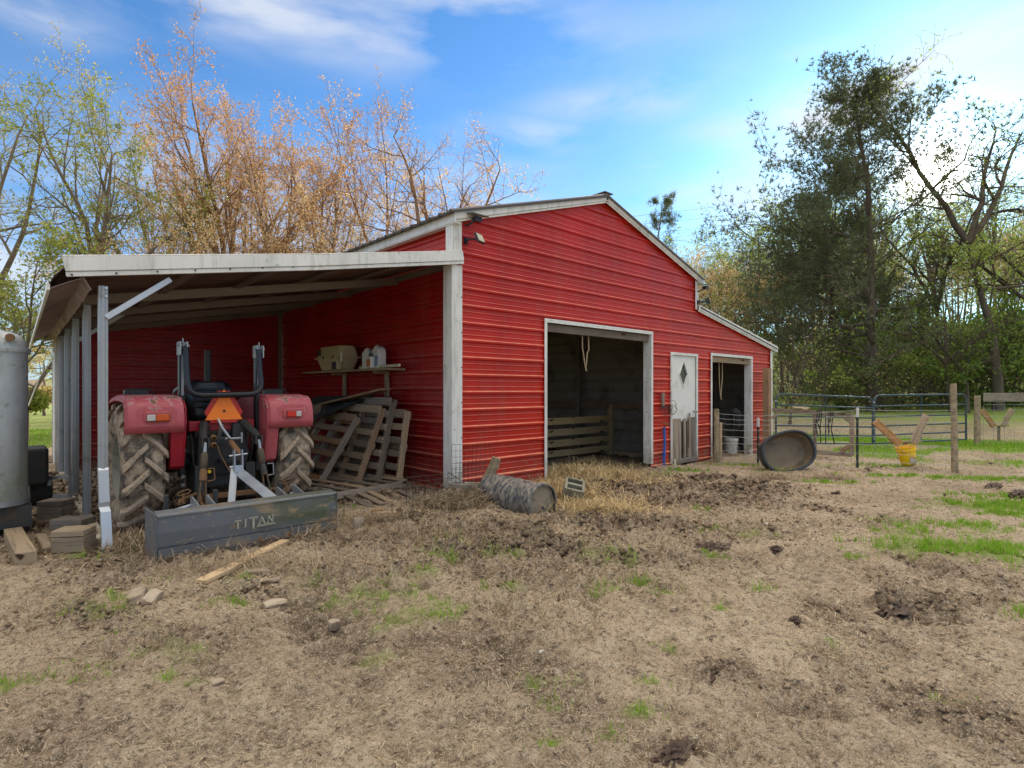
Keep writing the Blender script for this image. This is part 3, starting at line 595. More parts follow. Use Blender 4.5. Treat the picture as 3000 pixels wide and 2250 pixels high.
# rafters, purlins
for yy in (1.5, 3.0, 4.5, 5.98):
    mb = MB(); mb.bar((-3.85, yy, SH1-.02), (-.02, yy, SH0-.06), .06, .10); mb.build('rafter', 'beam', barn)
for xx in (-.7, -1.5, -2.3, -3.1):
    zz = SH0+(SH1-SH0)*(-xx/3.78)+.018; mb = MB(); mb.bar((xx, .08, zz), (xx, 6.05, zz), .07, .03); mb.build('purlin', 'beam', barn)
mb = MB(); mb.bar((-.05, .1, SH0-.035), (-.05, 6.0, SH0-.035), .05, .09); mb.build('ledger', 'beam', barn)
# fascias: a face board with a lower lip
def fascia(name, a, b, h=.17, lip=.045, mat='trim', dy=-.13):
    a, b = V((a[0], dy, a[1])), V((b[0], dy, b[1])); d = (b-a).normalized(); n = V((0, 1, 0)).cross(d); n = n if n.z > 0 else -n
    m = MB(); m.bar(a-n*(h/2), b-n*(h/2), .02, h, n); m.bar(a-n*(h+lip/2+.002)+V((0, .012, 0)), b-n*(h+lip/2+.002)+V((0, .012, 0)), .02, lip, n)
    m.bar(a+n*.006+V((0, .05, 0)), b+n*.006+V((0, .05, 0)), .12, .012, n)
    return m.build(name, mat, barn, bevel=.004)
fascia('lean_to_fascia', (-4.06, SH1+.125), (-2.0, 2.775), .118, .04, dy=-.075); fascia('lean_to_fascia', (-2.005, 2.773), (-.0, SH0+.115), .118, .04, dy=-.075)
fascia('gable_fascia', (-.14, EAV+.03), (MID/2, APX+.085), .10, .03, dy=-.085); fascia('gable_fascia', (MID/2, APX+.085), (MID+.20, EAV+.01), .10, .03, dy=-.085)
fascia('wing_fascia', (MID, LT0+.08), (WID+.20, LT1+.05), .095, .03, dy=-.085)
mb = MB(); mb.bar((-.13, -.1, EAV-.045), (-.13, DEP, EAV-.045), .02, .11); mb.bar((-.09, -.1, EAV-.11), (-.09, DEP, EAV-.11), .09, .012); mb.build('eave_fascia', 'trim', barn)
mb = MB(); mb.bar((MID/2, -.13, APX+.10), (MID/2, DEP, APX+.10), .22, .012); mb.build('ridge_cap', 'roof', barn)
# corner trims
def corner(name, x, z0, z1, wl=.14, wr=.15, side=True, mat='trim'):
    m = MB(); m.box((x+wr/2-.01 if side else x+wr/2, -.026, (z0+z1)/2), (wr, .012, z1-z0))
    if side: m.box((x-.026, wl/2-.02, (z0+z1)/2), (.012, wl, z1-z0)); m.box((x-.02, -.02, (z0+z1)/2), (.022, .022, z1-z0))
    return m.build(name, mat, barn, bevel=.003)
mb = MB(); mb.box((-.055, -.028, 1.42), (.17, .012, 3.1)); mb.box((-.135, .065, 1.42), (.012, .18, 3.1)); mb.box((-.08, .06, 1.42), (.1, .16, 3.05)); mb.build('corner_post', 'trim', barn, bevel=.004)
mb = MB(); mb.box((-.045, -.032, 3.32), (.13, .012, .60)); mb.box((-.115, .05, 3.30), (.012, .16, .56)); mb.build('corner_trim', 'trim', barn, bevel=.004)
mb = MB(); mb.box((MID+.005, -.030, 3.27), (.12, .012, .58)); mb.box((MID+.06, .05, 3.27), (.012, .15, .58)); mb.build('corner_trim', 'trim', barn)
mb = MB(); mb.box((WID-.035, -.030, 1.06), (.11, .012, 2.52)); mb.box((WID+.028, .04, 1.06), (.012, .12, 2.52)); mb.build('corner_trim', 'trim', barn, bevel=.003)
mb = MB(); mb.box((-.045, 6.06, 1.5), (.06, .06, 3.0)); mb.build('inner_corner_trim', 'beam', barn)
mb = MB(); mb.box((SHX+.07, 6.06, 1.1), (.30, .02, 2.3)); mb.box((SHX-.03, 6.2, 1.1), (.02, .28, 2.3)); mb.build('corner_trim', 'trim', barn)
# lean-to posts, braces, base rail
def post(y, bot=-.03, top=None, parent=barn):
    m = MB(); t = SH1-.06; m.box((SHX, y, (t+bot)/2), (.066, .056, t-bot)); m.box((SHX-.036, y, (t+bot)/2), (.008, .022, t-bot)); m.box((SHX, y-.031, (t+bot)/2), (.026, .007, t-bot)); return m
# the front post is bent and sleeved near its foot
m = MB(); m.box((SHX, .05, 1.46), (.070, .060, 1.56)); m.box((SHX+.0, .017, 1.46), (.028, .008, 1.56)); fp = m.build('lean_to_post', 'galv', barn, bevel=.004); tag(fp, 'front lean-to post, crumpled and kicked outward near its foot')
m = MB(); m.add([(SHX+dx*.036+ox, .05+dy*.031+oy, z) for (z, ox, oy) in ((.69, 0, 0), (.67, .0, -.012), (.40, .006, -.03), (.36, .003, -.022), (.32, .012, -.045), (-.07, .018, -.13)) for (dx, dy) in ((-1, -1), (1, -1), (1, 1), (-1, 1))],
          [(i*4+j, i*4+(j+1) % 4, (i+1)*4+(j+1) % 4, (i+1)*4+j) for i in range(5) for j in range(4)]); tag(m.build('post_sleeve', 'galv_new', barn), 'bright dented lower sleeve of the bent front post')
for yy in (1.5, 3.0, 4.5, 5.9): post(yy).build('lean_to_post', 'galv', barn, bevel=.003)
m = MB(); m.bar((SHX+.02, .03, 1.97), (-3.28, .03, 2.36), .05, .05); m.build('knee_brace', 'galv_new', barn, bevel=.003)
m = MB(); m.bar((SHX+.02, 3.0, 1.97), (-3.28, 3.0, 2.34), .05, .05); m.build('knee_brace', 'galv', barn, bevel=.003)
m = MB(); m.bar((SHX, .2, .02), (SHX, 6.0, -.02), .09, .075); m.build('base_rail', 'conc', barn, bevel=.005)
for (yy, zz) in ((.03, 2.15), (.03, 2.22), (.03, 1.98)):
    m = MB(); m.lathe([(0, .0), (0, .012), (-.008, .010), (-.008, 0)], (SHX+.02, yy-.018, zz), (0, 1, 0), 8); m.build('bolt', 'chrome', barn)
m = MB()
for i in range(14):
    t = i/13; x = -4.0+3.9*t; z = SH1+.125+(SH0+.115-SH1-.125)*t-.118-.02
    m.lathe([(0, .009), (-.006, .008), (-.006, 0)], (x, -.076, z), (0, 1, 0), 6)
for z in [.172+RIB*k for k in range(0, 13, 2)]: m.lathe([(0, .008), (-.008, .007), (-.008, 0)], (.015, -.034, z+.1), (0, 1, 0), 6)
for xx in (1.5, 4.46):
    for k in range(11, 17): m.lathe([(0, .007), (-.006, .006), (-.006, 0)], (xx, -.026, .172+RIB*k), (0, 1, 0), 6)
for k in range(13): m.lathe([(0, .007), (-.006, .006), (-.006, 0)], (4.36+.0, -.021, .172+RIB*k+.02), (0, 1, 0), 6)
m.build('screws', 'iron', barn, kind='stuff')
# door openings
def opening(x0, x1, zt, zb, deep=.11, w_=.055, head=True):
    m = MB(); m.box((x0, -.03, (zt+zb)/2), (w_, .014, zt-zb)); m.box((x0+w_/2, .02, (zt+zb)/2), (.012, .10, zt-zb)); m.build('opening_trim', 'trim', barn, bevel=.003)
    m = MB(); m.box((x1, -.03, (zt+zb)/2), (w_, .014, zt-zb)); m.box((x1-w_/2+.004, .055, (zt+zb)/2), (.014, .17, zt-zb)); m.build('opening_trim', 'trim', barn, bevel=.003)
    m = MB(); m.box(((x0+x1)/2, -.031, zt+.012), (x1-x0+w_, .015, .06)); m.build('opening_trim', 'trim', barn, bevel=.003)
    if head: board('header_board', (x0+.03, .045, zt-.085), (x1-.03, .045, zt-.085), .05, .12, 'wood', barn)
opening(D1[0], D1[1], D1[3], .0); opening(D2[0], D2[1], D2[3], -.18)
for (zz) in (.35, .95, 1.5, 2.0):
    m = MB(); m.lathe([(0, .010), (-.004, .010), (-.004, 0)], (D1[1]-.028, .07, zz), (1, 0, 0), 8); m.build('jamb_hole', 'blk', barn)
dx0, dx1, dz0, dz1 = 5.03, 6.02, -.06, 2.05
m = MB(); m.box((dx0+.02, -.03, (dz0+dz1)/2), (.045, .03, dz1-dz0)); m.box((dx1-.02, -.03, (dz0+dz1)/2), (.045, .03, dz1-dz0)); m.box(((dx0+dx1)/2, -.031, dz1), (dx1-dx0+.02, .03, .05)); m.build('door_frame', 'trim', barn, bevel=.003)
door = None
m = MB(); dw = (dx0+.05, dx1-.05); cxd = 5.51; cz = 1.66; hw, hh = .155, .265
# door leaf with a diamond window cut through it
def lf(a, b): return (a, .005, b)
o4 = [(dw[0], dz0+.02), (dw[1], dz0+.02), (dw[1], dz1-.03), (dw[0], dz1-.03)]; dm = [(cxd, cz-hh), (cxd+hw, cz), (cxd, cz+hh), (cxd-hw, cz)]
fs = []; vs = [lf(*p) for p in o4]+[lf(*p) for p in dm]
m.add(vs, [(0, 1, 5, 4), (1, 2, 6, 5), (2, 3, 7, 6), (3, 0, 4, 7)]); door = m.build('door', 'door', barn, solid=.03); tag(door, 'white door with a diamond window, boarded lower half and knob')
m = MB()
for i in range(4):
    a, b = dm[i], dm[(i+1) % 4]; m.bar((a[0], -.014, a[1]), (b[0], -.014, b[1]), .012, .028, (0, 1, 0))
m.build('window_frame', 'door', door); m = MB(); m.add([(p[0], .012, p[1]) for p in dm], [(0, 1, 2, 3)]); m.build('window_pane', 'void', door, solid=.004)
m = MB(); m.lathe([(0, .03), (-.01, .03), (-.012, .012), (-.04, .012), (-.045, .03), (-.07, .027), (-.075, 0)], (dw[1]-.06, -.012, .93), (0, 1, 0), 12); m.build('handle', 'chrome', door, smooth=True)
for (a, b, zt, zb) in ((dw[0]+.01, 5.30, .80, .01), (5.30, 5.40, .80, .01), (5.47, 5.58, .78, .01), (5.64, 5.76, .80, .02), (5.76, dw[1]-.02, .81, .02)):
    board('plank', ((a+b)/2, -.028, zb), ((a+b)/2, -.028, zt), .016, b-a-.006, 'wood_grey', door, up=(0, 1, 0) if False else (1, 0, 0))
m = MB(); m.box((5.52, -.018, .38), (.52, .006, .72)); m.build('dark_gap', 'blk', door)
for z in (.3, 1.1, 1.85): m = MB(); m.tube([(dw[0]-.012, -.03, z-.05), (dw[0]-.012, -.03, z+.05)], .009, 6); m.build('hinge', 'galv', door)
board('strip', (5.50, -.052, .06), (5.50, -.052, .80), .016, .075, 'wood_grey', door, up=(1, 0, 0)); board('strip', (5.68, -.052, .22), (5.68, -.052, .90), .016, .06, 'wood_grey', door, up=(1, 0, 0))
board('strip', (dw[0], -.05, -.03), (dw[1], -.05, -.03), .05, .07, 'wood_grey', door)
# interior framing posts
for (x, y) in ((5.9, 1.15), (5.9, 3.0), (5.9, 4.9), (9.4, 1.3)):
    m = MB(); m.box((x, y, 1.2), (.10, .09, 2.8)); m.build('inner_post', 'beam', barn)
m = MB(); m.bar((5.93, .4, 1.0), (5.93, 4.0, 1.0), .04, .14); m.build('inner_rail', 'wood_brown', barn)
m = MB(); m.bar((5.93, .2, -.08), (5.93, 4.0, -.08), .06, .10); m.build('inner_sill', 'wood', barn)
m = MB(); m.add([(0.05, .14, 2.75), (5.95, .14, 2.75), (5.95, DEP-.1, 2.75), (.05, DEP-.1, 2.75)], [(0, 1, 2, 3)]); m.build('inner_ceiling', 'ceil', barn)
m = MB(); m.box((7.8, 1.3, -.165), (3.4, 2.5, .04)); m.box((7.6, -.45, -.165), (2.2, .85, .05)); m.build('floor_slab', 'conc', barn)
m = MB(); m.box((SHX-.03, 7.35, .95), (.03, .8, 1.95)); m.build('side_door', 'door', barn)
m = MB(); m.box((SHX-.035, 6.97, .98), (.04, .09, 2.05)); m.box((SHX-.035, 7.82, .98), (.04, .09, 2.05)); m.box((SHX-.035, 7.4, 1.99), (.04, .95, .09)); m.build('side_door_frame', 'trim', barn)
for ob in [o for o in barn.children if o.name.split('.')[0] in ('lean_to_roof', 'eave_bend', 'eave_trim', 'soffit_sheet', 'lean_to_post', 'rafter', 'purlin', 'base_rail', 'lean_to_back_wall', 'lean_to_gable', 'enclosed_side_wall', 'side_door', 'side_door_frame', 'knee_brace') or (o.name.startswith('corner_trim') and o.data.vertices[0].co.x < -2)]:
    for v in ob.data.vertices:
        if v.co.x < 0: v.co.x += .027*max(0, v.co.y)*min(1, -v.co.x/3.7)
# ------------------------------------------------------------------ stall fence, fan, ropes, tap
st = thing('stall_fence', (4, 1.95, -.1), 'four-board wooden stall fence behind the straw in the barn doorway', 'fence')
for (a, b) in ((.65, .79), (.42, .56), (.20, .34), (-.0, .13)): board('board', (.6, 1.92, (a+b)/2), (5.72, 1.92, (a+b)/2), .03, b-a, 'wood_stall', st)
board('post', (5.72, 1.92, -.14), (5.72, 1.92, 1.03), .10, .10, 'wood_stall', st); board('post', (1.0, 2.0, -.14), (1.0, 2.0, .9), .09, .09, 'wood_stall', st)
fan = thing('wall_fan', (5.8, .75, 1.9), 'dark round caged fan hanging inside the wide doorway', 'fan')
m = MB()
for r in (.10, .18, .26, .30): m.tube([(5.78, .75+r*cos(a), 1.88+r*sin(a)) for a in [2*pi*i/24 for i in range(24)]], .006 if r < .3 else .014, 5, closed=True)
for i in range(12): a = 2*pi*i/12; m.tube([(5.78, .75, 1.88), (5.78, .75+.3*cos(a), 1.88+.3*sin(a))], .003, 4)
m.build('cage', 'iron', fan); m = MB()
for i in range(4):
    a = pi/2*i+.3; m.add([(5.81, .75+.03*cos(a), 1.88+.03*sin(a)), (5.83, .75+.24*cos(a-.3), 1.88+.24*sin(a-.3)), (5.80, .75+.24*cos(a+.3), 1.88+.24*sin(a+.3))], [(0, 1, 2)])
m.build('blades', 'iron', fan, solid=.004)
def rope(x, y, zt, zb, w_, label, cat='rope', gr=None):
    m = MB(); p = [(x-w_*.5, y, zt), (x-w_*.45, y, zt-(zt-zb)*.45), (x-w_*.35, y, zb+.25), (x-w_*.12, y, zb+.05), (x, y, zb), (x+w_*.1, y, zb+.05), (x+w_*.28, y, zb+.25), (x+w_*.5, y, zt-(zt-zb)*.45), (x+w_*.42, y, zt)]
    m.tube(p, .010, 6); m.tube([(x, y, zb+.01), (x+.01, y-.01, zb-.06)], .012, 6); tag(m.build('rope_loop', 'rope', None, smooth=True), label, cat)
rope(2.66, .09, 2.26, 1.72, .17, 'pale rope loop hanging from the wide doorway header')
rope(7.25, .10, 1.98, 1.20, .15, 'pale rope loop hanging in the narrow right doorway')
rope(1.70, .08, 2.26, 2.08, .05, 'short rope end hooked at the top left of the wide doorway')
tp = thing('water_tap', (4.74, -.05, .0), 'blue standpipe with brass tap against the red wall beside the white door', 'water pipe')
m = MB(); m.tube([(4.735, -.06, -.15), (4.74, -.065, .12), (4.755, -.07, .4), (4.75, -.06, .66)], .024, 8); m.build('pipe', 'blue', tp, smooth=True)
m = MB(); m.tube([(4.75, -.06, .64), (4.75, -.09, .70), (4.75, -.15, .70)], .014, 6); m.tube([(4.66, -.09, .73), (4.84, -.09, .74)], .012, 6); m.build('spigot', 'rust', tp)
m = MB(); m.tube([(4.72, -.06, .155), (4.765, -.065, .155)], .03, 8); m.build('collar', 'blue', tp)
m = MB(); m.tube([(4.66, -.35, -.15), (4.64, -.35, .09)], .022, 8); tag(m.build('pipe_stub', 'cream', None, smooth=True), 'short cream pipe stub standing in the ground below the blue standpipe', 'pipe')
hw_ = thing('wire_coil', (4.8, -.05, 1.1), 'tangled dark wire coils hung on a wooden peg beside the white door', 'wire coil')
board('peg', (4.73, -.05, 1.02), (4.73, -.05, 1.30), .03, .07, 'wood_grey', hw_, up=(1, 0, 0)); m = MB(); rr = random.Random(4)
for k in range(9):
    c = V((4.78+rr.uniform(-.16, .22), -.09, 1.02+rr.uniform(-.06, .05))); r = rr.uniform(.06, .19)
    m.tube([c+V((r*cos(a), rr.uniform(-.03, .03), r*sin(a)*.8)) for a in [2*pi*i/14 for i in range(15)]], .004, 4)
m.build('coil', 'wire_dark', hw_)
# solar lights
def light(p, ang_, lab, x=0):
    t = thing('flood_light', p, lab, 'flood light', 'solar flood lights on the barn front'); p = V(p)
    m = MB(); m.tube([p, p+V((.03, -.08, .02)), p+V((.06, -.14, .01))], .012, 6); m.box(p+V((0, -.01, 0)), (.05, .02, .09)); m.build('bracket', 'blk', t)
    mt = Matrix.Translation(p+V((.10, -.17, .02))) @ Matrix.Rotation(ang_, 4, 'Z') @ Matrix.Rotation(radians(-24), 4, 'X')
    m = MB(); m.box((0, 0, 0), (.17, .03, .13), mt); m.build('housing', 'blk', t, bevel=.004)
    m = MB(); m.box((0, -.018, 0), (.145, .006, .105), mt); m.build('lens', 'cream', t)
def panel(p, lab):
    t = thing('solar_panel', p, lab, 'solar panel', 'small solar panels on the barn front'); p = V(p)
    m = MB(); m.tube([p, p+V((.04, -.08, .03)), p+V((.08, -.12, .10))], .014, 6); m.box(p+V((.1, -.12, .075)), (.10, .08, .06)); m.build('bracket', 'blk', t)
    m = MB(); m.box((0, 0, 0), (.26, .18, .014), Matrix.Translation(p+V((.10, -.12, .135))) @ Matrix.Rotation(radians(12), 4, 'X')); m.build('panel', 'void', t)
light((.08, -.03, 3.30), .35, 'square flood light on the white corner trim below the left roof corner'); panel((.08, -.03, 3.50), 'small solar panel under the left end of the gable fascia')
light((MID+.02, -.03, 3.12), .8, 'flood light on a curved arm at the step between the main roof and wing'); panel((MID+.02, -.03, 3.34), 'small solar panel on the white trim above the wing roof')
#@@PART2
# ------------------------------------------------------------------ tractor (rear towards the camera, nose into the shed)
TX, AY, AZ_, TR = -2.735, .79, .60, .625
trac = thing('tractor', (TX, AY, 0), 'faded pink-red compact tractor with muddy tyres parked rear-out under the lean-to', 'tractor')
def add_tyre(name, cx, cy, cz, R, wd, par, nl=16, lug=.044):
    prof_ = [(-wd/2+.03, R*.52), (-wd/2-.005, R*.62), (-wd/2-.012, R*.76), (-wd/2+.01, R*.88), (-wd/2+.035, R*.935), (0, R*.955), (wd/2-.035, R*.935), (wd/2-.01, R*.88), (wd/2+.012, R*.76), (wd/2+.005, R*.62), (wd/2-.03, R*.52)]
    m = MB(); m.lathe(prof_, (cx, cy, cz), (1, 0, 0), 48); t = m.build(name, 'tyre', par, smooth=True)
    r_ = random.Random(int(cx*100))
    for k in range(nl*2):
        sd = 1 if k % 2 else -1; a0 = 2*pi*(k+.5*0)/(nl*2)
        # curved bar from the centre line out over the shoulder; the centre end leads upwards at the rear
        L = MB(); n = 7; vs = []
        for i in range(n+1):
            q = i/n; xx = sd*(-.018+q*(wd/2+.028)); da = -.34*q**1.1*(R and 1); rr = R*.945-(.0 if q < .75 else (q-.75)*.22*R*.5)
            top = rr+lug*(1-.1*q)*(1 if q < .95 else .6); hwid = .029+.006*q
            a = a0+da
            for (dr, s_) in ((rr-.015, -1.35), (rr-.015, 1.35), (top, .85), (top, -.85)):
                aa = a+s_*hwid/R+r_.uniform(-.004, .004); d2 = dr+r_.uniform(-.003, .003)
                vs.append((cx+xx+(0 if q < 1 else sd*.004), cy-d2*cos(aa), cz+d2*sin(aa)))
        L.add(vs, [(i*4+j, i*4+(j+1) % 4, (i+1)*4+(j+1) % 4, (i+1)*4+j) for i in range(n) for j in range(4)]+[(0, 1, 2, 3), (n*4, n*4+1, n*4+2, n*4+3)])
        o = L.build('tread_lug', 'tyre', t, bevel=.005)
        at_ = o.data.attributes.new('tread', 'FLOAT', 'POINT'); at_.data.foreach_set('value', [1.0]*len(o.data.vertices))
    return t
def rim(cx, cy, cz, R, par, sd, mat='rim'):
    m = MB(); m.lathe([(0, R*.54), (.0, R*.50), (.03, R*.47), (.10, R*.44), (.12, R*.30), (.10, R*.16), (.12, 0)], (cx+sd*-.0, cy, cz), (-sd, 0, 0), 32); o = m.build('rim', mat, par, smooth=True)
    for k in range(6):
        a = 2*pi*k/6; m = MB(); m.lathe([(-.02, .012), (.0, .012), (0, 0)][::-1], (cx-sd*.125, cy+R*.2*cos(a), cz+R*.2*sin(a)), (sd, 0, 0), 6); m.build('wheel_nut', 'iron', o)
    return o
for sd, cxx in ((-1, -3.435), (1, -2.035)):
    add_tyre('rear_tyre', cxx, AY, AZ_, TR, .335, trac); rim(cxx+sd*.14, AY, AZ_, TR, trac, sd); 
for sd in (-1, 1):
    cxx = TX+sd*.62; m = MB(); R = .36; m.lathe([(-.07, R*.55), (-.085, R*.8), (-.06, R*.95), (0, R), (.06, R*.95), (.085, R*.8), (.07, R*.55)], (cxx, 2.55, R-.04), (1, 0, 0), 30); m.build('front_tyre', 'tyre', trac, smooth=True); rim(cxx+sd*.06, 2.55, R-.04, R, trac, sd)
def fender(sd):
    x0, x1 = (-3.60, -3.12) if sd < 0 else (-2.36, -1.87); outer = x0 if sd < 0 else x1; inner = x1 if sd < 0 else x0
    pr = [(.165, .955), (.150, 1.03), (.155, 1.12), (.175, 1.20), (.215, 1.255), (.28, 1.285), (.45, 1.30), (.8, 1.30), (1.1, 1.27), (1.30, 1.20), (1.42, 1.05)]
    ws = [0, .015, .05, .12, .5, .88, .95, .985, 1.0]; vs = []
    for (y, z) in pr:
        for t in ws:
            x = outer+(inner-outer)*t; e = max(0, 1-min(t, 1-t)/.08)**2*.055; f = 1 if z > 1.1 else .4
            yy = y+(e*1.0 if y < .25 else 0); zz = z-(e if y >= .2 else e*.3*f)
            vs.append((x, yy, zz))
    k = len(ws); m = MB(); m.add(vs, [(i*k+j, i*k+j+1, (i+1)*k+j+1, (i+1)*k+j) for i in range(len(pr)-1) for j in range(k-1)]); fe = m.build('fender', 'fender', trac, smooth=True, solid=.012)
    tag(fe, ('chipped pink left' if sd < 0 else 'smooth pink right')+' rear fender with a lamp')
    # inner side panel hanging down beside the seat
    xi = inner-sd*-.006
    poly = [(.17, 1.02), (.26, .62), (.33, .585), (.62, .60), (1.35, .8), (1.42, 1.05), (1.3, 1.18), (1.1, 1.25), (.45, 1.285), (.24, 1.24), (.18, 1.18)]
    m = MB(); m.prism(poly, (.012*-sd, 0, 0), 1, lambda a, b: (xi, a, b)); m.build('fender_side', 'fender' if sd > 0 else 'tredd', trac, bevel=.003)
    m = MB(); m.prism([(.17, 1.02), (.26, .62), (.33, .585), (.40, .60), (.30, 1.02)], (sd*.11, 0, 0), 1, lambda a, b: (xi, a, b)); m.build('fender_lip', 'fender' if sd > 0 else 'tredd', trac, bevel=.006)
    # lamp: raised rounded plate, gasket, two lenses
    cx_, cz_ = (outer+inner)/2+sd*.0, 1.105; wz, hz = .135, .075
    def rr(w_, h, r, n=5):
        p = []
        for (ax, az, s0) in ((w_-r, h-r, 0), (-w_+r, h-r, pi/2), (-w_+r, -h+r, pi), (w_-r, -h+r, 3*pi/2)):
            for i in range(n): a = s0+pi/2*i/(n-1); p.append((cx_+ax+r*cos(a), cz_+az+r*sin(a)))
        return p
    m = MB(); m.prism(rr(.155, .095, .05), (0, -.016, 0), 1, lambda a, b: (a, .158, b)); hs = m.build('lamp_plate', 'fender', fe, bevel=.005)
    m = MB(); m.prism(rr(.105, .052, .03), (0, -.03, 0), 1, lambda a, b: (a, .145, b)); m.build('lamp_hood', 'fender', fe, bevel=.005)
    a_, b_ = (-.088, -.02) if sd < 0 else (.02, .075), (-.018, .088) if sd < 0 else (-.075, .018)
    m = MB(); m.box((cx_, .113, cz_-.006), (.185 if sd < 0 else .16, .014, .075)); m.build('lamp_gasket', 'lens_surround', fe, bevel=.006)
    m = MB(); m.box((cx_+(a_[0]+a_[1])/2, .100, cz_-.006), (a_[1]-a_[0], .020, .058)); m.build('lamp_lens', 'lens_w', fe, bevel=.007)
    m = MB(); m.box((cx_+(b_[0]+b_[1])/2, .099, cz_-.006), (b_[1]-b_[0], .022, .062)); tag(m.build('lamp_lens', 'lens_o' if sd < 0 else 'lens_r', fe, bevel=.007), 'amber lens' if sd < 0 else 'red lens')
    # grab rail on the fender top
    x = outer-sd*.18 if sd < 0 else outer-.22; m = MB(); m.tube([(x-.10, .75, 1.30), (x-.09, .75, 1.36), (x+.12, .75, 1.36), (x+.14, .75, 1.30)], .009, 6); m.box((x, .80, 1.325), (.20, .1, .05)); m.build('grab_rail', 'blk', trac)
fender(-1); fender(1)
# roll bar: two posts and the upper hoop folded down behind them
for sd in (-1, 1):
    x = TX+sd*.36; m = MB(); m.box((x, .46, 1.12), (.052, .075, 1.26)); p_ = m.build('rollbar_post', 'blk', trac, bevel=.006)
    m = MB(); m.box((x-.03, .42, 1.76), (.012, .13, .13)); m.box((x+.03, .42, 1.76), (.012, .13, .13)); m.tube([(x-.05, .41, 1.79), (x+.06, .41, 1.79)], .012, 8); m.tube([(x, .40, 1.78), (x, .40, 1.86)], .007, 6); m.build('hinge', 'galv', p_)
    m = MB(); m.box((x+sd*.0, .418, 1.50), (.022, .01, .40)); m.build('reflective_tape', 'galv', p_)
hx = .345; pts = [(TX-hx, .37, 1.77), (TX-hx, .33, 1.55), (TX-hx, .29, 1.42), (TX-hx+.015, .275, 1.35), (TX-hx+.055, .27, 1.312), (TX-hx+.12, .268, 1.30), (TX, .268, 1.303), (TX+hx-.12, .268, 1.308), (TX+hx-.055, .27, 1.322), (TX+hx-.015, .275, 1.36), (TX+hx, .29, 1.43), (TX+hx, .33, 1.56), (TX+hx, .37, 1.78)]
m = MB(); m.tube(pts, .030, 10); m.build('rollbar_hoop', 'blk', trac, smooth=True)
# slow vehicle triangle
def tri(cx, cz, s_, cut, y, h, mat, name, par):
    A = [(0, s_*.60), (-s_*.52, -s_*.32), (s_*.52, -s_*.32)]; p = []
    for i in range(3):
        a, b, c = V(A[i]+(0,)), V(A[i-1]+(0,)), V(A[(i+1) % 3]+(0,)); p += [a+(b-a).normalized()*cut, a+(c-a).normalized()*cut] if cut else [a]
    m = MB(); m.prism([(q.x, q.y) for q in p], (0, h, 0), 1, lambda a, b: (cx+a, y, cz+b)); return m.build(name, mat, par)
smv = tri(-2.745, 1.17, .475, .125, .325, .008, 'blk', 'warning_triangle', trac); tri(-2.745, 1.17, .462, .122, .318, .006, 'sigred', 'triangle_border', smv); tri(-2.745, 1.158, .335, .0, .311, .006, 'orange', 'triangle_centre', smv)
m = MB(); m.lathe([(0, .014), (-.006, .012), (-.006, 0)], (-2.745, .309, 1.14), (0, 1, 0), 10); m.build('triangle_bolt', 'iron', smv)
m = MB(); m.bar((-2.745, .345, 1.0), (-2.745, .36, 1.3), .03, .015); m.build('triangle_bracket', 'iron', trac)
# seat, steering wheel, bonnet, dash, exhaust
m = MB()
pr = [(1.02, .17), (1.10, .21), (1.22, .225), (1.34, .215), (1.41, .18), (1.435, .12)]
vs = []
for (z, hw) in pr:
    for t in (-1, -.6, 0, .6, 1): vs.append((TX-.02+t*hw, .78-.05*(1-t*t)+(z-1.02)*.12, z))
m.add(vs, [(i*5+j, i*5+j+1, (i+1)*5+j+1, (i+1)*5+j) for i in range(5) for j in range(4)]); seat = m.build('seat_back', 'blk', trac, smooth=True, solid=.07)
for z in (1.18, 1.24, 1.30, 1.36): m = MB(); m.tube([(TX-.2, .71, z), (TX-.02, .67+(z-1)*.1, z), (TX+.16, .71, z)], .012, 6); m.build('seat_rib', 'blk', seat)
m = MB(); m.box((TX-.02, 1.0, 1.0), (.44, .42, .11)); m.build('seat', 'blk', trac, bevel=.03)
m = MB(); m.box((TX, .45, .99), (.62, .12, .10)); m.build('rear_cross_panel', 'tredd', trac, bevel=.01)
c = V((TX-.02, 1.42, 1.33)); q = Matrix.Rotation(radians(-28), 4, 'X'); m = MB()
m.tube([c+(q @ V((.20*cos(a), .20*sin(a), 0))) for a in [2*pi*i/26 for i in range(26)]], .015, 6, closed=True); wheel_ = m.build('steering_wheel', 'galv', trac, smooth=True)
for a in (.5, 2.6, 4.7): m = MB(); m.bar(c, c+(q @ V((.2*cos(a), .2*sin(a), 0))), .03, .012); m.build('spoke', 'galv', wheel_)
m = MB(); m.tube([c, c+(q @ V((0, 0, -.35)))], .03, 8); m.build('steering_column', 'blk', trac)
m = MB(); sec = [(-.31, .62), (-.32, .95), (-.30, 1.12), (-.24, 1.19), (-.12, 1.22), (0, 1.23), (.12, 1.22), (.24, 1.19), (.30, 1.12), (.32, .95), (.31, .62)]; vs = []
for (y, sw, dz) in ((1.48, .86, .12), (1.58, 1.0, .10), (2.0, 1.0, .05), (2.7, .92, -.05), (2.95, .8, -.12)):
    for (a, b) in sec: vs.append((TX+a*sw, y, b+dz if b > .7 else b))
n_ = len(sec); m.add(vs, [(i*n_+j, i*n_+j+1, (i+1)*n_+j+1, (i+1)*n_+j) for i in range(4) for j in range(n_-1)]+[tuple(range(n_))]); m.build('bonnet', 'fender', trac, smooth=True)
m = MB(); m.box((TX, 1.46, 1.03), (.42, .06, .34)); m.build('dashboard', 'tredd', trac, bevel=.02)
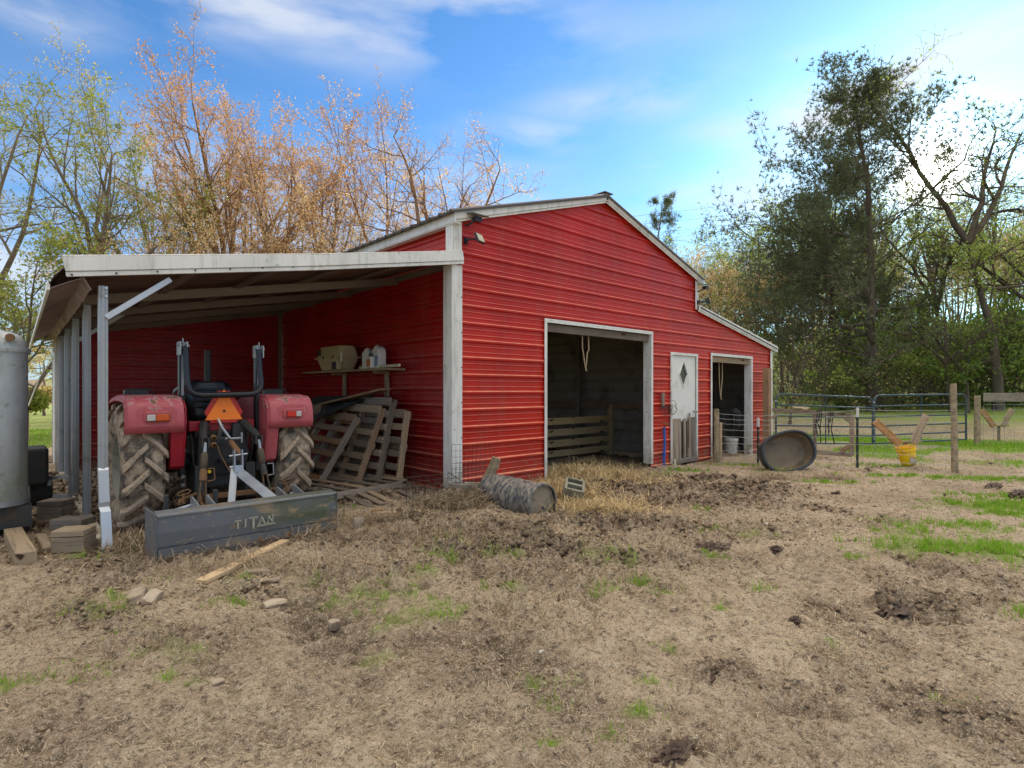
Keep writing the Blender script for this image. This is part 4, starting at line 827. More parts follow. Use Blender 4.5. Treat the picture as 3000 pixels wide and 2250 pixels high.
m = MB(); m.tube([(TX+.30, 2.1, 1.0), (TX+.30, 2.1, 1.35), (TX+.30, 2.1, 1.42)], [.03, .055, .055], 12); m.tube([(TX+.30, 2.1, 1.42), (TX+.30, 2.1, 1.86)], .042, 12); m.build('exhaust_pipe', 'iron', trac, smooth=True)
m = MB(); m.box((TX, 1.6, .55), (.34, 2.2, .30)); m.build('chassis', 'iron', trac, bevel=.02)
for (xa, xb, ya, za, ra) in ((-.7, -.18, AY, AZ_, .09), (.18, .7, AY, AZ_, .09), (-.6, .6, 2.55, .33, .05)): m = MB(); m.tube([(TX+xa, ya, za), (TX+xb, ya, za)], ra, 12); m.build('axle', 'iron', trac, smooth=True)
for sd in (-1, 1): m = MB(); m.box((TX+sd*.43, 1.25, .52), (.3, .75, .03)); m.build('foot_step', 'blk', trac)
# rear housing
m = MB(); m.box((TX, .62, .62), (.46, .46, .52)); m.build('gearbox', 'iron', trac, bevel=.03)
m = MB(); m.tube([(TX-.25, .50, .93), (TX-.05, .50, .94), (TX+.25, .50, .93)], [.095, .10, .095], 14); hyd = m.build('lift_housing', 'iron', trac, smooth=True)
m = MB(); m.box((TX+.14, .42, .90), (.12, .16, .22)); m.build('valve_block', 'iron', trac, bevel=.012)
m = MB(); m.prism([(-.21, .83), (.16, .85), (.21, .70), (.17, .56), (.12, .50), (-.14, .50), (-.19, .60)], (0, .05, 0), 1, lambda a, b: (TX+.02+a, .30, b)); m.build('rear_cover', 'blk', trac, bevel=.008)
m = MB(); m.prism([(-.10, .66), (.12, .68), (.14, .66), (.12, .63), (-.09, .62)], (0, -.12, 0), 1, lambda a, b: (TX+.02+a, .30, b)); m.build('shaft_shield', 'blk', trac, bevel=.006)
m = MB(); m.tube([(TX+.03, .34, .57), (TX+.03, .20, .57)], .022, 10); m.build('drive_shaft', 'rust', trac, smooth=True)
m = MB(); m.lathe([(0, .018), (-.008, .016), (-.008, 0)], (TX-.15, .296, .54), (0, 1, 0), 10); m.build('yellow_plug', 'yellow', trac)
for z in (.42, .50): m = MB(); m.lathe([(0, .02), (-.012, .018), (-.012, 0)], (TX-.36, .40, z), (0, 1, 0), 8); m.build('bolt', 'chrome', trac)
for xx in (-.22, .25): m = MB(); m.box((TX+xx, .50, .42), (.10, .35, .36)); m.build('side_casting', 'iron', trac, bevel=.01)
def link_arm(sd):
    tx = TX+sd*.245; tz = .86; bx = TX+sd*.30
    m = MB(); m.tube([(TX+sd*.14, .50, .98), (TX+sd*.19, .34, 1.01), (tx, .14, .90), (tx, .08, .87)], [.045, .042, .034, .03], 8); m.box((tx-.028, .075, .85), (.012, .05, .09)); m.box((tx+.028, .075, .85), (.012, .05, .09)); m.build('lift_arm', 'iron', trac, smooth=True)
    a = V((tx, .07, .85)); b = V((bx, -.03, .30)); d = b-a
    m = MB(); m.tube([a, a+d*.18], .016, 8); ro = m.build('lift_rod', 'galv', trac, smooth=True)
    m = MB(); m.tube([a+d*.16, a+d*.20, a+d*.42, a+d*.44], [.02, .033, .033, .024], 10); m.build('turnbuckle', 'olive', ro, smooth=True)
    m = MB(); m.tube([a+d*.44, a+d*.48, a+d*.64], [.026, .034, .034], 10); m.build('turnbuckle', 'rust' if sd < 0 else 'iron', ro, smooth=True)
    m = MB(); h = a+d*.53; m.tube([h+V((.03, -.02, .05)), h+V((.085, -.03, .05)), h+V((.09, -.03, -.06)), h+V((.03, -.02, -.07))], .007, 6); m.build('crank_loop', 'rust' if sd < 0 else 'galv', ro)
    m = MB()
    for e in (-.035, .035): m.bar(a+d*.62+V((e*.5, 0, 0)), b+V((e, 0, 0)), .012, .034, (0, 1, 0))
    m.build('lift_fork', 'olive', ro)
    m = MB(); m.bar((TX+sd*.17, .62, .36), (bx, -.02, .27), .018, .06); m.bar((bx, -.02, .27), (TX+sd*.315, -.36, .22), .02, .065); m.build('lower_link', 'rust' if sd < 0 else 'olive', trac, bevel=.004)
    m = MB(); m.tube([(TX+sd*.27, .3, .33), (TX+sd*.43, .18, .31), (TX+sd*.47, .05, .30)], .018, 8)
    m.build('check_chain', 'rust', trac)
    c = V((TX+sd*.47-.03, -.02, .40)); m = MB(); q = [(.0, 0, 0), (.02, 0, .018), (.09, 0, .035), (.11, 0, .02), (.095, 0, .0), (.02, 0, -.018)]; m.tube([c+V(p) for p in q], .006, 6, closed=True); m.tube([c+V((.05, 0, 0)), c+V((.05, 0, -.09))], .012, 6); m.build('pin_ring', 'rust', trac)
link_arm(-1); link_arm(1)
m = MB(); m.box((TX+.03, .10, .325), (.50, .02, .05)); m.box((TX+.03, .06, .235), (.48, .02, .045)); m.box((TX-.22, .12, .27), (.02, .16, .16)); m.box((TX+.28, .12, .27), (.02, .16, .16)); m.build('drawbar_frame', 'rust', trac, bevel=.003)
m = MB(); m.bar((TX-.06, .34, .84), (TX-.065, .20, 1.0), .03, .02, (0, 1, 0)); m.tube([(TX-.08, .26, 1.06), (TX-.06, .20, .98), (TX+.0, .15, .87)], .013, 6); m.build('hanging_strap', 'galv', trac)
m = MB(); m.tube([(TX-.1, .20, .80), (TX-.08, .2, .72), (TX-.04, .12, .60), (TX+.0, .10, .52)], .006, 5); m.build('control_rod', 'rust', trac)
for (x, z) in ((-.13, .88), (-.13, .81)): m = MB(); m.lathe([(-.05, .012), (-.03, .03), (0, .032), (.02, .02), (.02, 0)], (TX+x, .25, z), (0, 1, 0), 12); m.build('hydraulic_cap', 'rust', trac, smooth=True)
m = MB(); m.tube([(TX-.02, .24, .86), (TX+.12, .20, .865)], .012, 8); m.box((TX+.12, .2, .87), (.012, .04, .10)); m.build('top_link_bracket', 'galv', trac)
a, b = V((TX+.0, .20, .865)), V((TX-.035+.07, -.10, .70)); d = b-a
m = MB(); m.tube([a, a+d*.15, a+d*.2, a+d*.72, a+d*.78, b], [.012, .014, .026, .030, .016, .014], 10); m.build('top_link', 'rust', trac, smooth=True)
for k, pts in enumerate((((-.12, .40, .98), (-.20, .30, .90), (-.17, .28, .72), (-.08, .34, .60)), ((.10, .42, 1.0), (.22, .30, .94), (.20, .30, .78), (.24, .45, .66)), ((-.30, .55, 1.05), (-.28, .40, .86), (-.26, .42, .60)), ((.30, .52, 1.02), (.29, .38, .80), (.27, .45, .55)))):
    m = MB(); m.tube([(TX+a, b, c) for a, b, c in pts], .011, 6); m.build('hose', 'rubber', trac, smooth=True)
# ------------------------------------------------------------------ box blade hanging on the three-point hitch
bb = thing('box_blade', (-2.83, -.86, 0), 'grey steel box blade with lettering, hitched behind the tractor', 'box blade')
BX0, BX1, BY, BYF = -3.552, -2.112, -.865, -.47
m = MB(); pr = [(BY+.10, .405), (BY+.03, .39), (BY, .36), (BY-.012, .25), (BY-.008, .15), (BY+.02, .05), (BY+.035, .0)]
m.add([(x, y, z) for (y, z) in pr for x in (BX0, BX1)], [(2*i, 2*i+1, 2*i+3, 2*i+2) for i in range(len(pr)-1)]); bp = m.build('back_plate', 'blade', bb, solid=.010)
m = MB(); m.bar((BX0, BY-.006, .392), (BX1, BY-.006, .392), .02, .014); m.build('top_flange', 'galv', bb)
m = MB(); m.add([(x, y, z) for (y, z) in ((BY-.022, .135), (BY-.022, .065), (BY+.0, -.015)) for x in (BX0+.004, BX1-.004)], [(0, 1, 3, 2), (2, 3, 5, 4)]); m.build('cutting_edge', 'blade', bb, solid=.012)
for x in (BX0-.006, BX1+.006):
    m = MB(); m.prism([(BY-.02, .40), (BYF, .395), (BYF, .10), (BYF+.05, .0), (BY+.02, -.02), (BY-.02, .06)], (.010, 0, 0), 1, lambda a, b: (x-.005, a, b)); m.build('side_plate', 'blade', bb, bevel=.002)
for x, mt in ((-3.36, 'chrome'), (-3.06, 'chrome'), (-2.80, 'rust'), (-2.56, 'rust'), (-2.33, 'rust')):
    m = MB(); m.lathe([(0, .019), (-.006, .017), (-.007, 0)], (x, BY-.03, .085), (0, 1, 0), 12); m.build('bolt', mt, bb)
for x in (-3.40, -3.02, -2.46):
    m = MB(); m.bar((x, BYF+.06, .12), (x, BYF+.06, .47), .03, .045, (0, 1, 0)); m.build('scarifier_shank', 'iron', bb, bevel=.003)
for x, s_ in ((-3.22, 0), (-3.10, 1), (-2.50, 1), (-2.34, 0)):
    m = MB(); m.prism([(BYF+.06, .28), (BYF+.06, .43), (BYF+.02, .44), (BY+.03, .36), (BY+.03, .28)], (.012, 0, 0), 1, lambda a, b: (x, a, b)); m.build('hitch_gusset', 'galv', bb, bevel=.002)
m = MB(); m.tube([(-3.34, BYF+.06, .33), (-3.20, BYF+.06, .36)], .013, 8); m.tube([(-2.36, BYF+.06, .35), (-2.26, BYF+.06, .36)], .013, 8); m.build('hitch_pin', 'galv_new', bb)
m = MB(); m.box((TX-.08, BYF+.05, .22), (1.40, .05, .08)); m.build('cross_beam', 'blade', bb)
mx = -2.75; my = -.12
for e in (-.032, .038): m = MB(); m.bar((mx+e, my, .78), (mx+e, my-.02, .60), .010, .05, (0, 1, 0)); m.build('mast_lug', 'mast', bb)
m = MB(); m.bar((mx+.003, my-.035, .635), (mx+.003, my-.05, .565), .080, .012, (0, 1, 0)); m.bar((mx+.005, my-.05, .57), (-2.60, BY+.10, .34), .085, .012, (0, 1, 0)); m.build('mast_strut', 'mast', bb, bevel=.002)
m = MB(); m.bar((mx-.03, my-.01, .61), (-2.90, BYF+.05, .24), .065, .012, (0, 1, 0)); m.build('mast_strut', 'galv', bb, bevel=.002)
m = MB(); m.tube([(mx-.075, my, .725), (mx+.09, my, .735)], .012, 8); m.tube([(mx-.075, my-.01, .62), (mx-.02, my-.01, .62)], .014, 8); m.build('mast_pin', 'chrome', bb, smooth=True)
# lettering TITAN
def poly_letter(strokes, x0, z0, s_, par):
    m = MB()
    for (a, b, c, d, w_) in strokes:
        p0 = V((x0+a*s_, BY-.030, z0+b*s_)); p1 = V((x0+c*s_, BY-.030, z0+d*s_)); m.bar(p0, p1, .003, w_*s_, (0, 0, 1) if abs(p1.x-p0.x) > abs(p1.z-p0.z) else (1, 0, 0)) if abs(p1.x-p0.x) > abs(p1.z-p0.z) else m.bar(p0, p1, w_*s_, .003, (0, 1, 0))
    m.build('letter', 'letters', par)
LT_ = {'T': [(0, 1, .8, 1, .14), (.4, 0, .4, 1, .2), (.25, 0, .55, 0, .1), (0, 1, 0, .86, .07), (.8, 1, .8, .86, .07)], 'I': [(.15, 0, .15, 1, .2), (0, 0, .3, 0, .1), (0, 1, .3, 1, .1)],
       'J': [(-.15, 1.05, 1.0, 1.05, .16), (.42, -.35, .42, 1.05, .26), (.25, -.35, .5, -.35, .1)], 'A': [(0, 0, .38, 1, .1), (.38, 1, .8, 0, .2), (.2, .35, .62, .35, .08), (-.08, 0, .12, 0, .08), (.62, 0, .95, 0, .08)], 'N': [(.1, 0, .1, 1, .1), (.1, 1, .75, 0, .2), (.75, 0, .75, 1, .1), (0, 0, .25, 0, .08), (0, 1, .2, 1, .08), (.6, 1, .9, 1, .08)]}
lx = -3.005
for ch, dx, dz in (('T', 0, 0), ('I', .075, .003), ('J', .122, .006), ('A', .192, .008), ('N', .262, .010)): poly_letter(LT_[ch], lx+dx, .205+dz*1.0, .062, bp)
m = MB(); m.bar((lx+.175, BY-.030, .196), (lx+.335, BY-.030, .201), .003, .008, (0, 0, 1)); m.build('underline', 'letters', bp)
tc = bpy.data.curves.new('small_lettering', 'FONT'); tc.body = 'IMPLEMENTS'; tc.size = .025; tc.extrude = .001
to0 = bpy.data.objects.new('text', tc); tme = bpy.data.meshes.new_from_object(to0); tme.materials.clear(); tme.materials.append(M['letters']); bpy.data.objects.remove(to0)
to = bpy.data.objects.new('small_lettering', tme); to.matrix_basis = Matrix.Translation((lx+.178, BY-.031, .200)) @ Matrix.Rotation(pi/2, 4, 'X'); link(to, bp)
# ------------------------------------------------------------------ pallets
def pallet(name_loc, lab, org, U, Wv, L, W_, mats=('wood', 'wood'), nf=7, nb=3, group='wooden pallets beside the tractor', skip=(), gap=.09):
    """org: lower near corner; U: direction of the stringers; Wv: direction of the slats; L along U, W_ along Wv"""
    U, Wv = V(U).normalized(), V(Wv).normalized(); Nn = U.cross(Wv).normalized(); o = V(org)
    if Nn.x*FW.x+Nn.y*FW.y+Nn.z*-.2 > 0: Nn = -Nn        # towards the viewer's side / up
    t = thing('pallet', org, lab, 'pallet', group)
    for k in range(3):
        w0 = .02+(W_-.04)*k/2; a = o+Wv*w0; board('stringer', a, a+U*L, .038, .088, mats[1], t, up=Nn)
    for k in range(nf):
        if k in skip: continue
        u = .045+(L-.09)*k/(nf-1); a = o+U*u+Nn*.054; board('slat', a, a+Wv*W_, gap if k not in (0, nf-1) else gap*1.3, .016, mats[0], t, up=Nn)
    for k in range(nb):
        u = .06+(L-.12)*k/(nb-1); a = o+U*u-Nn*.053; board('slat', a, a+Wv*W_, .09, .016, mats[0], t, up=Nn)
    return t
YD = (0, 1, 0)
pallet('', 'small pallet with a pale grey notched edge board leaning nearest the tractor tyre', (-1.16, 1.60, .06), (.62, -.03, 1.0), (-.10, 1, .04), 1.06, .88, ('wood_brown', 'wood_grey'), 6, 3)
pallet('', 'brown pallet with an orange-brown edge leaning in the middle of the stack', (-.80, 1.22, .05), (.40, .02, 1.0), (-.06, 1, .02), 1.13, 1.0, ('wood', 'wood_brown'), 7, 3)
pallet('', 'tall grey pallet rising highest behind the brown pallet', (-.56, 1.10, .06), (.26, .06, 1.0), (-.02, 1, .0), 1.20, 1.1, ('wood_grey', 'wood'), 7, 3)
pallet('', 'narrow upright pallet nearest the white corner post, seen edge-on', (-.36, .88, .05), (.16, .02, 1.0), (0, 1, 0), 1.02, 1.0, ('wood', 'wood'), 6, 3)
pallet('', 'flat pallet lying under the leaning pallets beside the box blade', (-1.55, .52, .075), (1, .18, 0), (-.18, 1, 0), 1.25, 1.1, ('wood', 'wood_grey'), 6, 3)
# loose grey slats of a broken pallet in front
bp2 = thing('broken_pallet', (-1.2, .1, 0), 'broken pallet of five splayed grey slats on the ground before the stack', 'pallet')
for (a, b) in (((1010, 1448), (1085, 1485)), ((1045, 1440), (1120, 1476)), ((1075, 1435), (1145, 1470)), ((1108, 1425), (1178, 1458)), ((1163, 1434), (1243, 1470))):
    p0, p1 = on_z(*a, .07), on_z(*b, .015); board('slat', p0, p1, .09, .017, 'wood', bp2)
p0, p1 = on_z(985, 1452, .06), on_z(1120, 1422, .06); board('rail', p0, p1, .04, .07, 'wood_brown', bp2)
def loose(name, a, b, w_, t, mat, lab, cat, z0=.03, z1=.03, warp=0):
    o = board(name, on_z(*a, z0), on_z(*b, z1), w_, t, mat, None, warp=warp); return tag(o, lab, cat)
loose('loose_plank', (1092, 1506), (1232, 1502), .10, .045, 'wood_new', 'short clean fresh board lying before the broken pallet', 'plank', .03, .03)
loose('loose_plank', (1085, 1496), (1128, 1492), .05, .02, 'wood_brown', 'small brown splinter of wood behind the short fresh board', 'wood scrap', .06, .07)
loose('loose_plank', (588, 1705), (836, 1585), .085, .030, 'wood_new', 'long pale plank lying against the foot of the box blade', 'plank', .04, .05)
loose('loose_plank', (283, 1555), (232, 1618), .035, .018, 'wood', 'thin splintered stick leaning by the bent post foot', 'stick', .14, .0)
# corrugated sheet and the board lying across the pallets
def g4(p, n): return [p+n*k for k in (0,)]
m = MB(); a, b, c, d = V((-.95, 1.95, .98)), V((-.18, 1.85, 1.27)), V((-.12, 4.1, 1.24)), V((-.95, 4.2, .70)); n_ = 40; vs = []
for i in range(n_+1):
    t = i/n_; p, q = a.lerp(b, t), d.lerp(c, t); z = .013*(1 if i % 2 else -1); vs += [p+V((0, 0, z)), q+V((0, 0, z))]
m.add(vs, [(2*i, 2*i+2, 2*i+3, 2*i+1) for i in range(n_)]); tag(m.build('corrugated_sheet', 'iron', None, solid=.003), 'dark corrugated sheet lying over the tops of the pallets', 'metal sheet')
o = board('loose_plank', (-.30, 1.35, 1.36), (-.62, 2.75, 1.12), .20, .03, 'wood_brown', None); tag(o, 'brown board lying on top of the pallets below the shelf', 'plank')
for (p0, p1, lab) in (((-.95, 2.7, .1), (-.78, 2.55, 1.12), 'weathered board propped upright behind the right tractor fender'), ((-1.2, 2.95, .1), (-1.02, 2.7, 1.0), 'short grey board propped upright closest to the right tractor wheel')):
    tag(board('leaning_board', p0, p1, .12, .03, 'wood_brown', None, up=(0, 1, 0)), lab, 'plank')
# ------------------------------------------------------------------ shelf and what stands on it
sh = thing('wall_shelf', (-.15, 2.6, 1.66), 'long wooden shelf on two brackets on the red side wall above the pallets', 'shelf')
board('shelf_board', (-.17, 1.25, 1.655), (-.17, 4.25, 1.665), .30, .028, 'wood', sh)
for y in (1.75, 3.15):
    board('bracket', (-.04, y, 1.25), (-.04, y, 1.64), .09, .04, 'wood', sh, up=(1, 0, 0)); board('bracket_arm', (-.27, y, 1.62), (-.03, y, 1.62), .04, .04, 'wood', sh)
def on_shelf(y): return 1.672
cr = thing('pet_carrier', (-.3, 3.05, 1.68), 'beige plastic pet carrier standing at the left of the wall shelf', 'pet carrier')
x0, x1, y0, y1, z0 = -.42, -.05, 2.55, 3.45, 1.68
def tub_half(za, zb, ina, inb):
    m = MB(); ck = .06; vs = []
    for (z, e) in ((za, ina), (zb, inb)):
        a, b, c, d = x0+e, x1-e, y0+e, y1-e; vs += [(a+ck, c, z), (b-ck, c, z), (b, c+ck, z), (b, d-ck, z), (b-ck, d, z), (a+ck, d, z), (a, d-ck, z), (a, c+ck, z)]
    m.add(vs, [tuple(range(8)), tuple(range(15, 7, -1))]+[(i, (i+1) % 8, 8+(i+1) % 8, 8+i) for i in range(8)]); return m
tub_half(z0, z0+.19, .06, .0).build('base', 'crate', cr, bevel=.008); tub_half(z0+.21, z0+.39, .0, .05).build('lid', 'crate', cr, bevel=.008)
m = MB(); m.box((-.235, 3.0, z0+.20), (.40, .95, .022)); m.build('rim', 'crate', cr, bevel=.004)
for i in range(7): m = MB(); m.box((-.425+.012, 3.40-.022*i*1.0, z0+.29), (.006, .010, .09)); m.build('vent_slot', 'iron', cr)
for y in (2.75, 3.1): m = MB(); m.box((-.44, y, z0+.205), (.02, .03, .03)); m.build('latch', 'iron', cr)
def jug(y, x, s_, lab, mat='white'):
    t = thing('jug', (x, y, 1.672), lab, 'jug', 'white jugs on the wall shelf'); m = MB(); n = 20
    # body with a handle loop: side profile in (y, z) pushed along x
    w_, h = .10*s_, .30*s_; pf = [(-w_, 0), (w_, 0), (w_, h*.72), (w_*.8, h*.88), (w_*.25, h), (-w_*.15, h), (-w_*.55, h*.86), (-w_*1.0, h*.80)]
    m.prism(pf, (-.12*s_, 0, 0), 1, lambda a, b: (x+.06*s_, y-a, 1.672+b)); m.build('body', mat, t, bevel=.015)
    m = MB(); m.tube([(x-.0, y+w_*.15, 1.672+h), (x, y+w_*.6, 1.672+h*1.02), (x, y+w_*1.05, 1.672+h*.88), (x, y+w_*1.1, 1.672+h*.35)], .014*s_, 8); m.build('handle', mat, t, smooth=True)
    m = MB(); m.tube([(x, y+w_*.75, 1.672+h*.82), (x, y+w_*.75, 1.672+h*.95)], .022*s_, 10); m.build('cap', mat, t); return t
jug(2.02, -.20, 1.05, 'white jug with an open handle, left one of the pair on the wall shelf')
j = jug(1.72, -.20, 1.12, 'white jug with a blue label, right one of the pair on the wall shelf')
m = MB(); m.box((-.272, 1.655, 1.79), (.006, .08, .15)); m.build('label', 'label_b', j)
j = thing('pump_bottle', (-.3, 1.76, 1.67), 'white pump bottle with an orange label in front of the jugs', 'bottle')
m = MB(); m.box((-.31, 1.76, 1.765), (.07, .145, .175)); m.build('body', 'white', j, bevel=.02); m = MB(); m.box((-.348, 1.76, 1.755), (.006, .105, .11)); m.build('label', 'label', j)
m = MB(); m.tube([(-.31, 1.76, 1.85), (-.31, 1.76, 1.90), (-.31, 1.76, 1.905), (-.31, 1.76, 1.95)], [.03, .028, .01, .009], 10); m.box((-.31, 1.77, 1.95), (.02, .04, .012)); m.build('pump', 'navy', j)
j = thing('spray_bottle', (-.36, 2.6, 1.67), 'grey jug with a dark label standing before the pet carrier', 'bottle')
m = MB(); m.prism([(-.11, 0), (.08, 0), (.07, .16), (.0, .21), (-.07, .20), (-.11, .12)], (.08, 0, 0), 1, lambda a, b: (-.46, 2.66-a*-1, 1.672+b)); m.build('body', 'crate', j, bevel=.012); m = MB(); m.box((-.465, 2.66, 1.74), (.006, .14, .12)); m.build('label', 'navy', j)
m = MB(); m.tube([(-.44, 2.44, 1.80), (-.44, 2.45, 1.94)], .016, 10); tag(m.build('roller_handle', 'cream', None, smooth=True), 'pale stick handle standing up beside the pet carrier', 'handle')
m = MB(); m.tube([(-.27, 1.02, 1.70), (-.20, 2.3, 1.70)], .022, 12); tag(m.build('plastic_pipe', 'cream', None, smooth=True), 'cream plastic pipe lying along the right end of the wall shelf', 'pipe')
# ------------------------------------------------------------------ drum, blocks, wire, log
dr = thing('plastic_drum', (.1, -1.0, 0), 'black plastic drum caked in dried mud lying on its side', 'drum')
A, B = at(1425, 1432, 6.9), at(1592, 1474, 6.15); ax = (B-A).normalized(); Ld = (B-A).length; Rd = .205; A = B-ax*Ld
pf = [(0, 0), (.0, .08), (.02, .14), (.06, .18), (.12, Rd), (Ld*.5, Rd+.004), (Ld-.10, Rd), (Ld-.06, Rd+.012), (Ld-.02, Rd+.012), (Ld, Rd+.006), (Ld, Rd-.014)]
m = MB(); m.lathe(pf, A, ax, 40); m.build('shell', 'drum', dr, smooth=True)
m = MB(); m.lathe([(Ld-.035, Rd-.012), (Ld-.035, .0)], A, ax, 40); m.build('end_cap', 'drum_end', dr)
q = B+V((.10, -.05, -.10)); m = MB(); m.lathe([(-.04, .035), (.012, .035), (.012, .02), (-.01, .018)], q, ax, 14); m.build('bung', 'rubber', dr, smooth=True)
def block(lab, c, rot, mat='conc', size=(.39, .19, .19), holes=2):
    t = thing('cinder_block', c, lab, 'concrete block'); mt = Matrix.Translation(V(c)) @ rot; sx, sy, sz = size
    m = MB(); hw = .11 if holes == 2 else .2; tk = .032
    def bx(c_, s_): m.box(c_, s_, mt)
    bx((0, sy/2-tk/2, 0), (sx, tk, sz)); bx((0, -sy/2+tk/2, 0), (sx, tk, sz))
    for x in (-sx/2+tk/2, 0, sx/2-tk/2): bx((x, 0, 0), (tk if x else tk*1.2, sy-2*tk-.001, sz-.004))
    bx((0, 0, -sz/2+.02), (sx-.01, sy-.01, .02)); m.build('body', mat, t, bevel=.004); return t
R3 = lambda a, ax_: Matrix.Rotation(radians(a), 4, ax_)
block('green-grey concrete block standing tilted in the hay left of the wide doorway', (.66, -1.38, .12), R3(38, 'Z') @ R3(-24, 'Y') @ R3(14, 'X'), 'conc_g', (.26, .24, .25))
block('pale concrete block behind the wire at the foot of the corner post', (-.13, -.30, .09), R3(-25, 'Z') @ R3(4, 'Y'), 'conc', (.40, .20, .20))
block('pale concrete block lying between the wire cage and the black drum', (.14, -.47, .08), R3(-32, 'Z') @ R3(-8, 'Y'), 'conc', (.38, .19, .19))
def stone(lab, p, s_, mat='stone', seed=1, cat='stone', rot=0, name='stone'):
    bm = bmesh.new(); bmesh.ops.create_icosphere(bm, subdivisions=4 if mat == 'dung' else 3, radius=1); r = random.Random(seed); ph = [r.uniform(0, 6) for _ in range(6)]
    for v in bm.verts:
        c = v.co; k = 1+.12*sin(c.x*3+ph[0])+.10*sin(c.y*4+ph[1])+.09*sin(c.z*5+ph[2])+.05*sin(c.x*9+ph[3])*sin(c.y*8+ph[4])
        if mat == 'dung':
            k *= 1+.22*sin(c.x*13+ph[1])*sin(c.y*11+ph[2])+.18*sin(c.x*23+c.z*19+ph[0])*sin(c.y*21+ph[5]); v.co = c*k
        else: v.co = V((max(-.8, min(.8, c.x*k)), max(-.78, min(.78, c.y*k)), max(-.7, min(.72, c.z*k))))
        v.co = V((v.co.x*s_[0], v.co.y*s_[1], v.co.z*s_[2]))
    me = bpy.data.meshes.new(name); bm.to_mesh(me); bm.free(); me.materials.append(M[mat]); me.shade_smooth(); me.set_sharp_from_angle(angle=radians(24)); o = bpy.data.objects.new(name, me)
    o.matrix_basis = Matrix.Translation(V(p)) @ R3(rot, 'Z') @ R3(r.uniform(-12, 12), 'X'); link(o); return tag(o, lab, cat)
def sp(px, py, up=.02): p = on_z(px, py, -.02); return (p.x, p.y, gh(p.x, p.y)+up*.55)
stone('pale oblong stone half under the black drum in the grass', sp(1465, 1492, .05), (.075, .20, .06), 'conc', 3, rot=15)
stone('pale worn brick fragment lying flat in the churned mud', sp(1676, 1545, .03), (.13, .06, .04), 'conc_g', 5, rot=-42)
stone('dark-edged flat stone slab tilted up at the left foreground', sp(405, 1775, .06), (.15, .06, .045), 'stone', 7, rot=70)
stone('paler stone leaning beside the tilted slab at left', sp(448, 1778, .05), (.12, .045, .05), 'clodstone', 8, rot=58)
stone('flat pale stone right of the tilted slabs', sp(806, 1776, .01), (.085, .05, .022), 'clodstone', 9)
stone('flat grey stone between the long plank and the flat white stone', sp(755, 1697, .03), (.12, .05, .03), 'stone', 10, rot=-40)
stone('thin grey stone just above the flat white stone', sp(785, 1716, .02), (.10, .04, .02), 'stone', 22, rot=-40)
stone('pointed clod of dry soil standing right of the box blade', sp(1050, 1563, .06), (.07, .05, .13), 'stone', 11)
stone('small white stone by the old beams', sp(77, 1647, .03), (.06, .035, .03), 'conc', 12)
stone('small pale stone in the centre-left foreground', sp(638, 2010, .01), (.035, .025, .02), 'stone', 14)
stone('pale flat stone in the centre of the trampled mud', sp(2030, 1628, .015), (.10, .05, .02), 'stone', 15)
stone('light stone by the dry ruts', sp(1975, 1806, .02), (.035, .025, .02), 'stone', 16)
stone('small rounded stone in the grassy ruts', sp(980, 1838, .02), (.04, .03, .035), 'stone', 17)
stone('sharp white chip of plastic lying in the centre foreground', sp(1587, 1925, .02), (.022, .011, .008), 'conc', 18, 'plastic scrap')
stone('thin white scrap on the trampled mud', sp(2250, 1534, .01), (.06, .015, .008), 'white', 19, 'plastic scrap', name='plastic_scrap')
stone('yellowish stone at the end of the fallen slat near the wire cage', sp(1240, 1478, .03), (.06, .05, .04), 'stone', 20)
for i, (px, py, s_, lab) in enumerate(((2625, 1792, (.19, .07, .035), 'long dark slab of manure at the right'), (2118, 1998, (.085, .06, .035), 'round dark manure pile in the right foreground'), (1985, 2222, (.085, .05, .03), 'dark manure pile at the bottom edge of the yard'), (2080, 1615, (.18, .10, .05), 'large dark heap of trampled manure in the middle of the yard'),
        (2450, 1437, (.10, .05, .04), 'small dark manure clump before the round black tub'), (2270, 1618, (.09, .05, .04), 'dark clump right of the large manure heap'), (2910, 1408, (.30, .10, .05), 'dark flat lump on the grass edge at the far right'), (2980, 1436, (.40, .12, .06), 'dark torn lumps at the right edge of the yard'), (2330, 1834, (.05, .03, .02), 'small black clump above the round manure pile'))):
    stone(lab, sp(px, py, .0), s_, 'dung', 40+i, 'manure', name='manure_pile')
# manure caps get broken texture from clods added below
log = thing('wood_log', (-.0, -.9, .4), 'short rotten wood stump standing against the far side of the black drum', 'log')
m = MB(); m.tube([(-.06, -.62, .24), (-.04, -.66, .34), (.0, -.70, .44), (.015, -.72, .53)], [.06, .055, .065, .055], 9); m.build('trunk', 'post_wood', log)
def mesh_wire(name, par, o, U, W_, nu, nw, du, dw, mat='wire_dark', r=.0022, bend=None, lay=False):
    m = MB(); o, U, W_ = V(o), V(U).normalized(), V(W_).normalized(); f = bend or (lambda u, w_: V((0, 0, 0)))
    for i in range(nu+1):
        u = i*du; m.tube([o+U*u+W_*(nw*dw*t/8)+f(u, nw*dw*t/8) for t in range(9)], r, 3, cap=False)
    for j in range(nw+1):
        w_ = j*dw; m.tube([o+U*(nu*du*t/8)+W_*w_+f(nu*du*t/8, w_) for t in range(9)], r, 3, cap=False)
    return m.build(name, mat, par)
wc = thing('wire_cage', (-.35, -.55, 0), 'dark welded wire panel leaning on the foot of the white corner post', 'wire cage')
mesh_wire('wire_panel', wc, (-.42, -.42, .02), (.65, -.25, 0), (0, .02, 1), 10, 9, .05, .075, bend=lambda u, w_: V((0, -.05*(u/.5)**2, 0)))
mesh_wire('wire_panel', wc, (-.40, -.36, .10), (.8, -.35, .1), (.05, .0, 1), 9, 6, .05, .06)
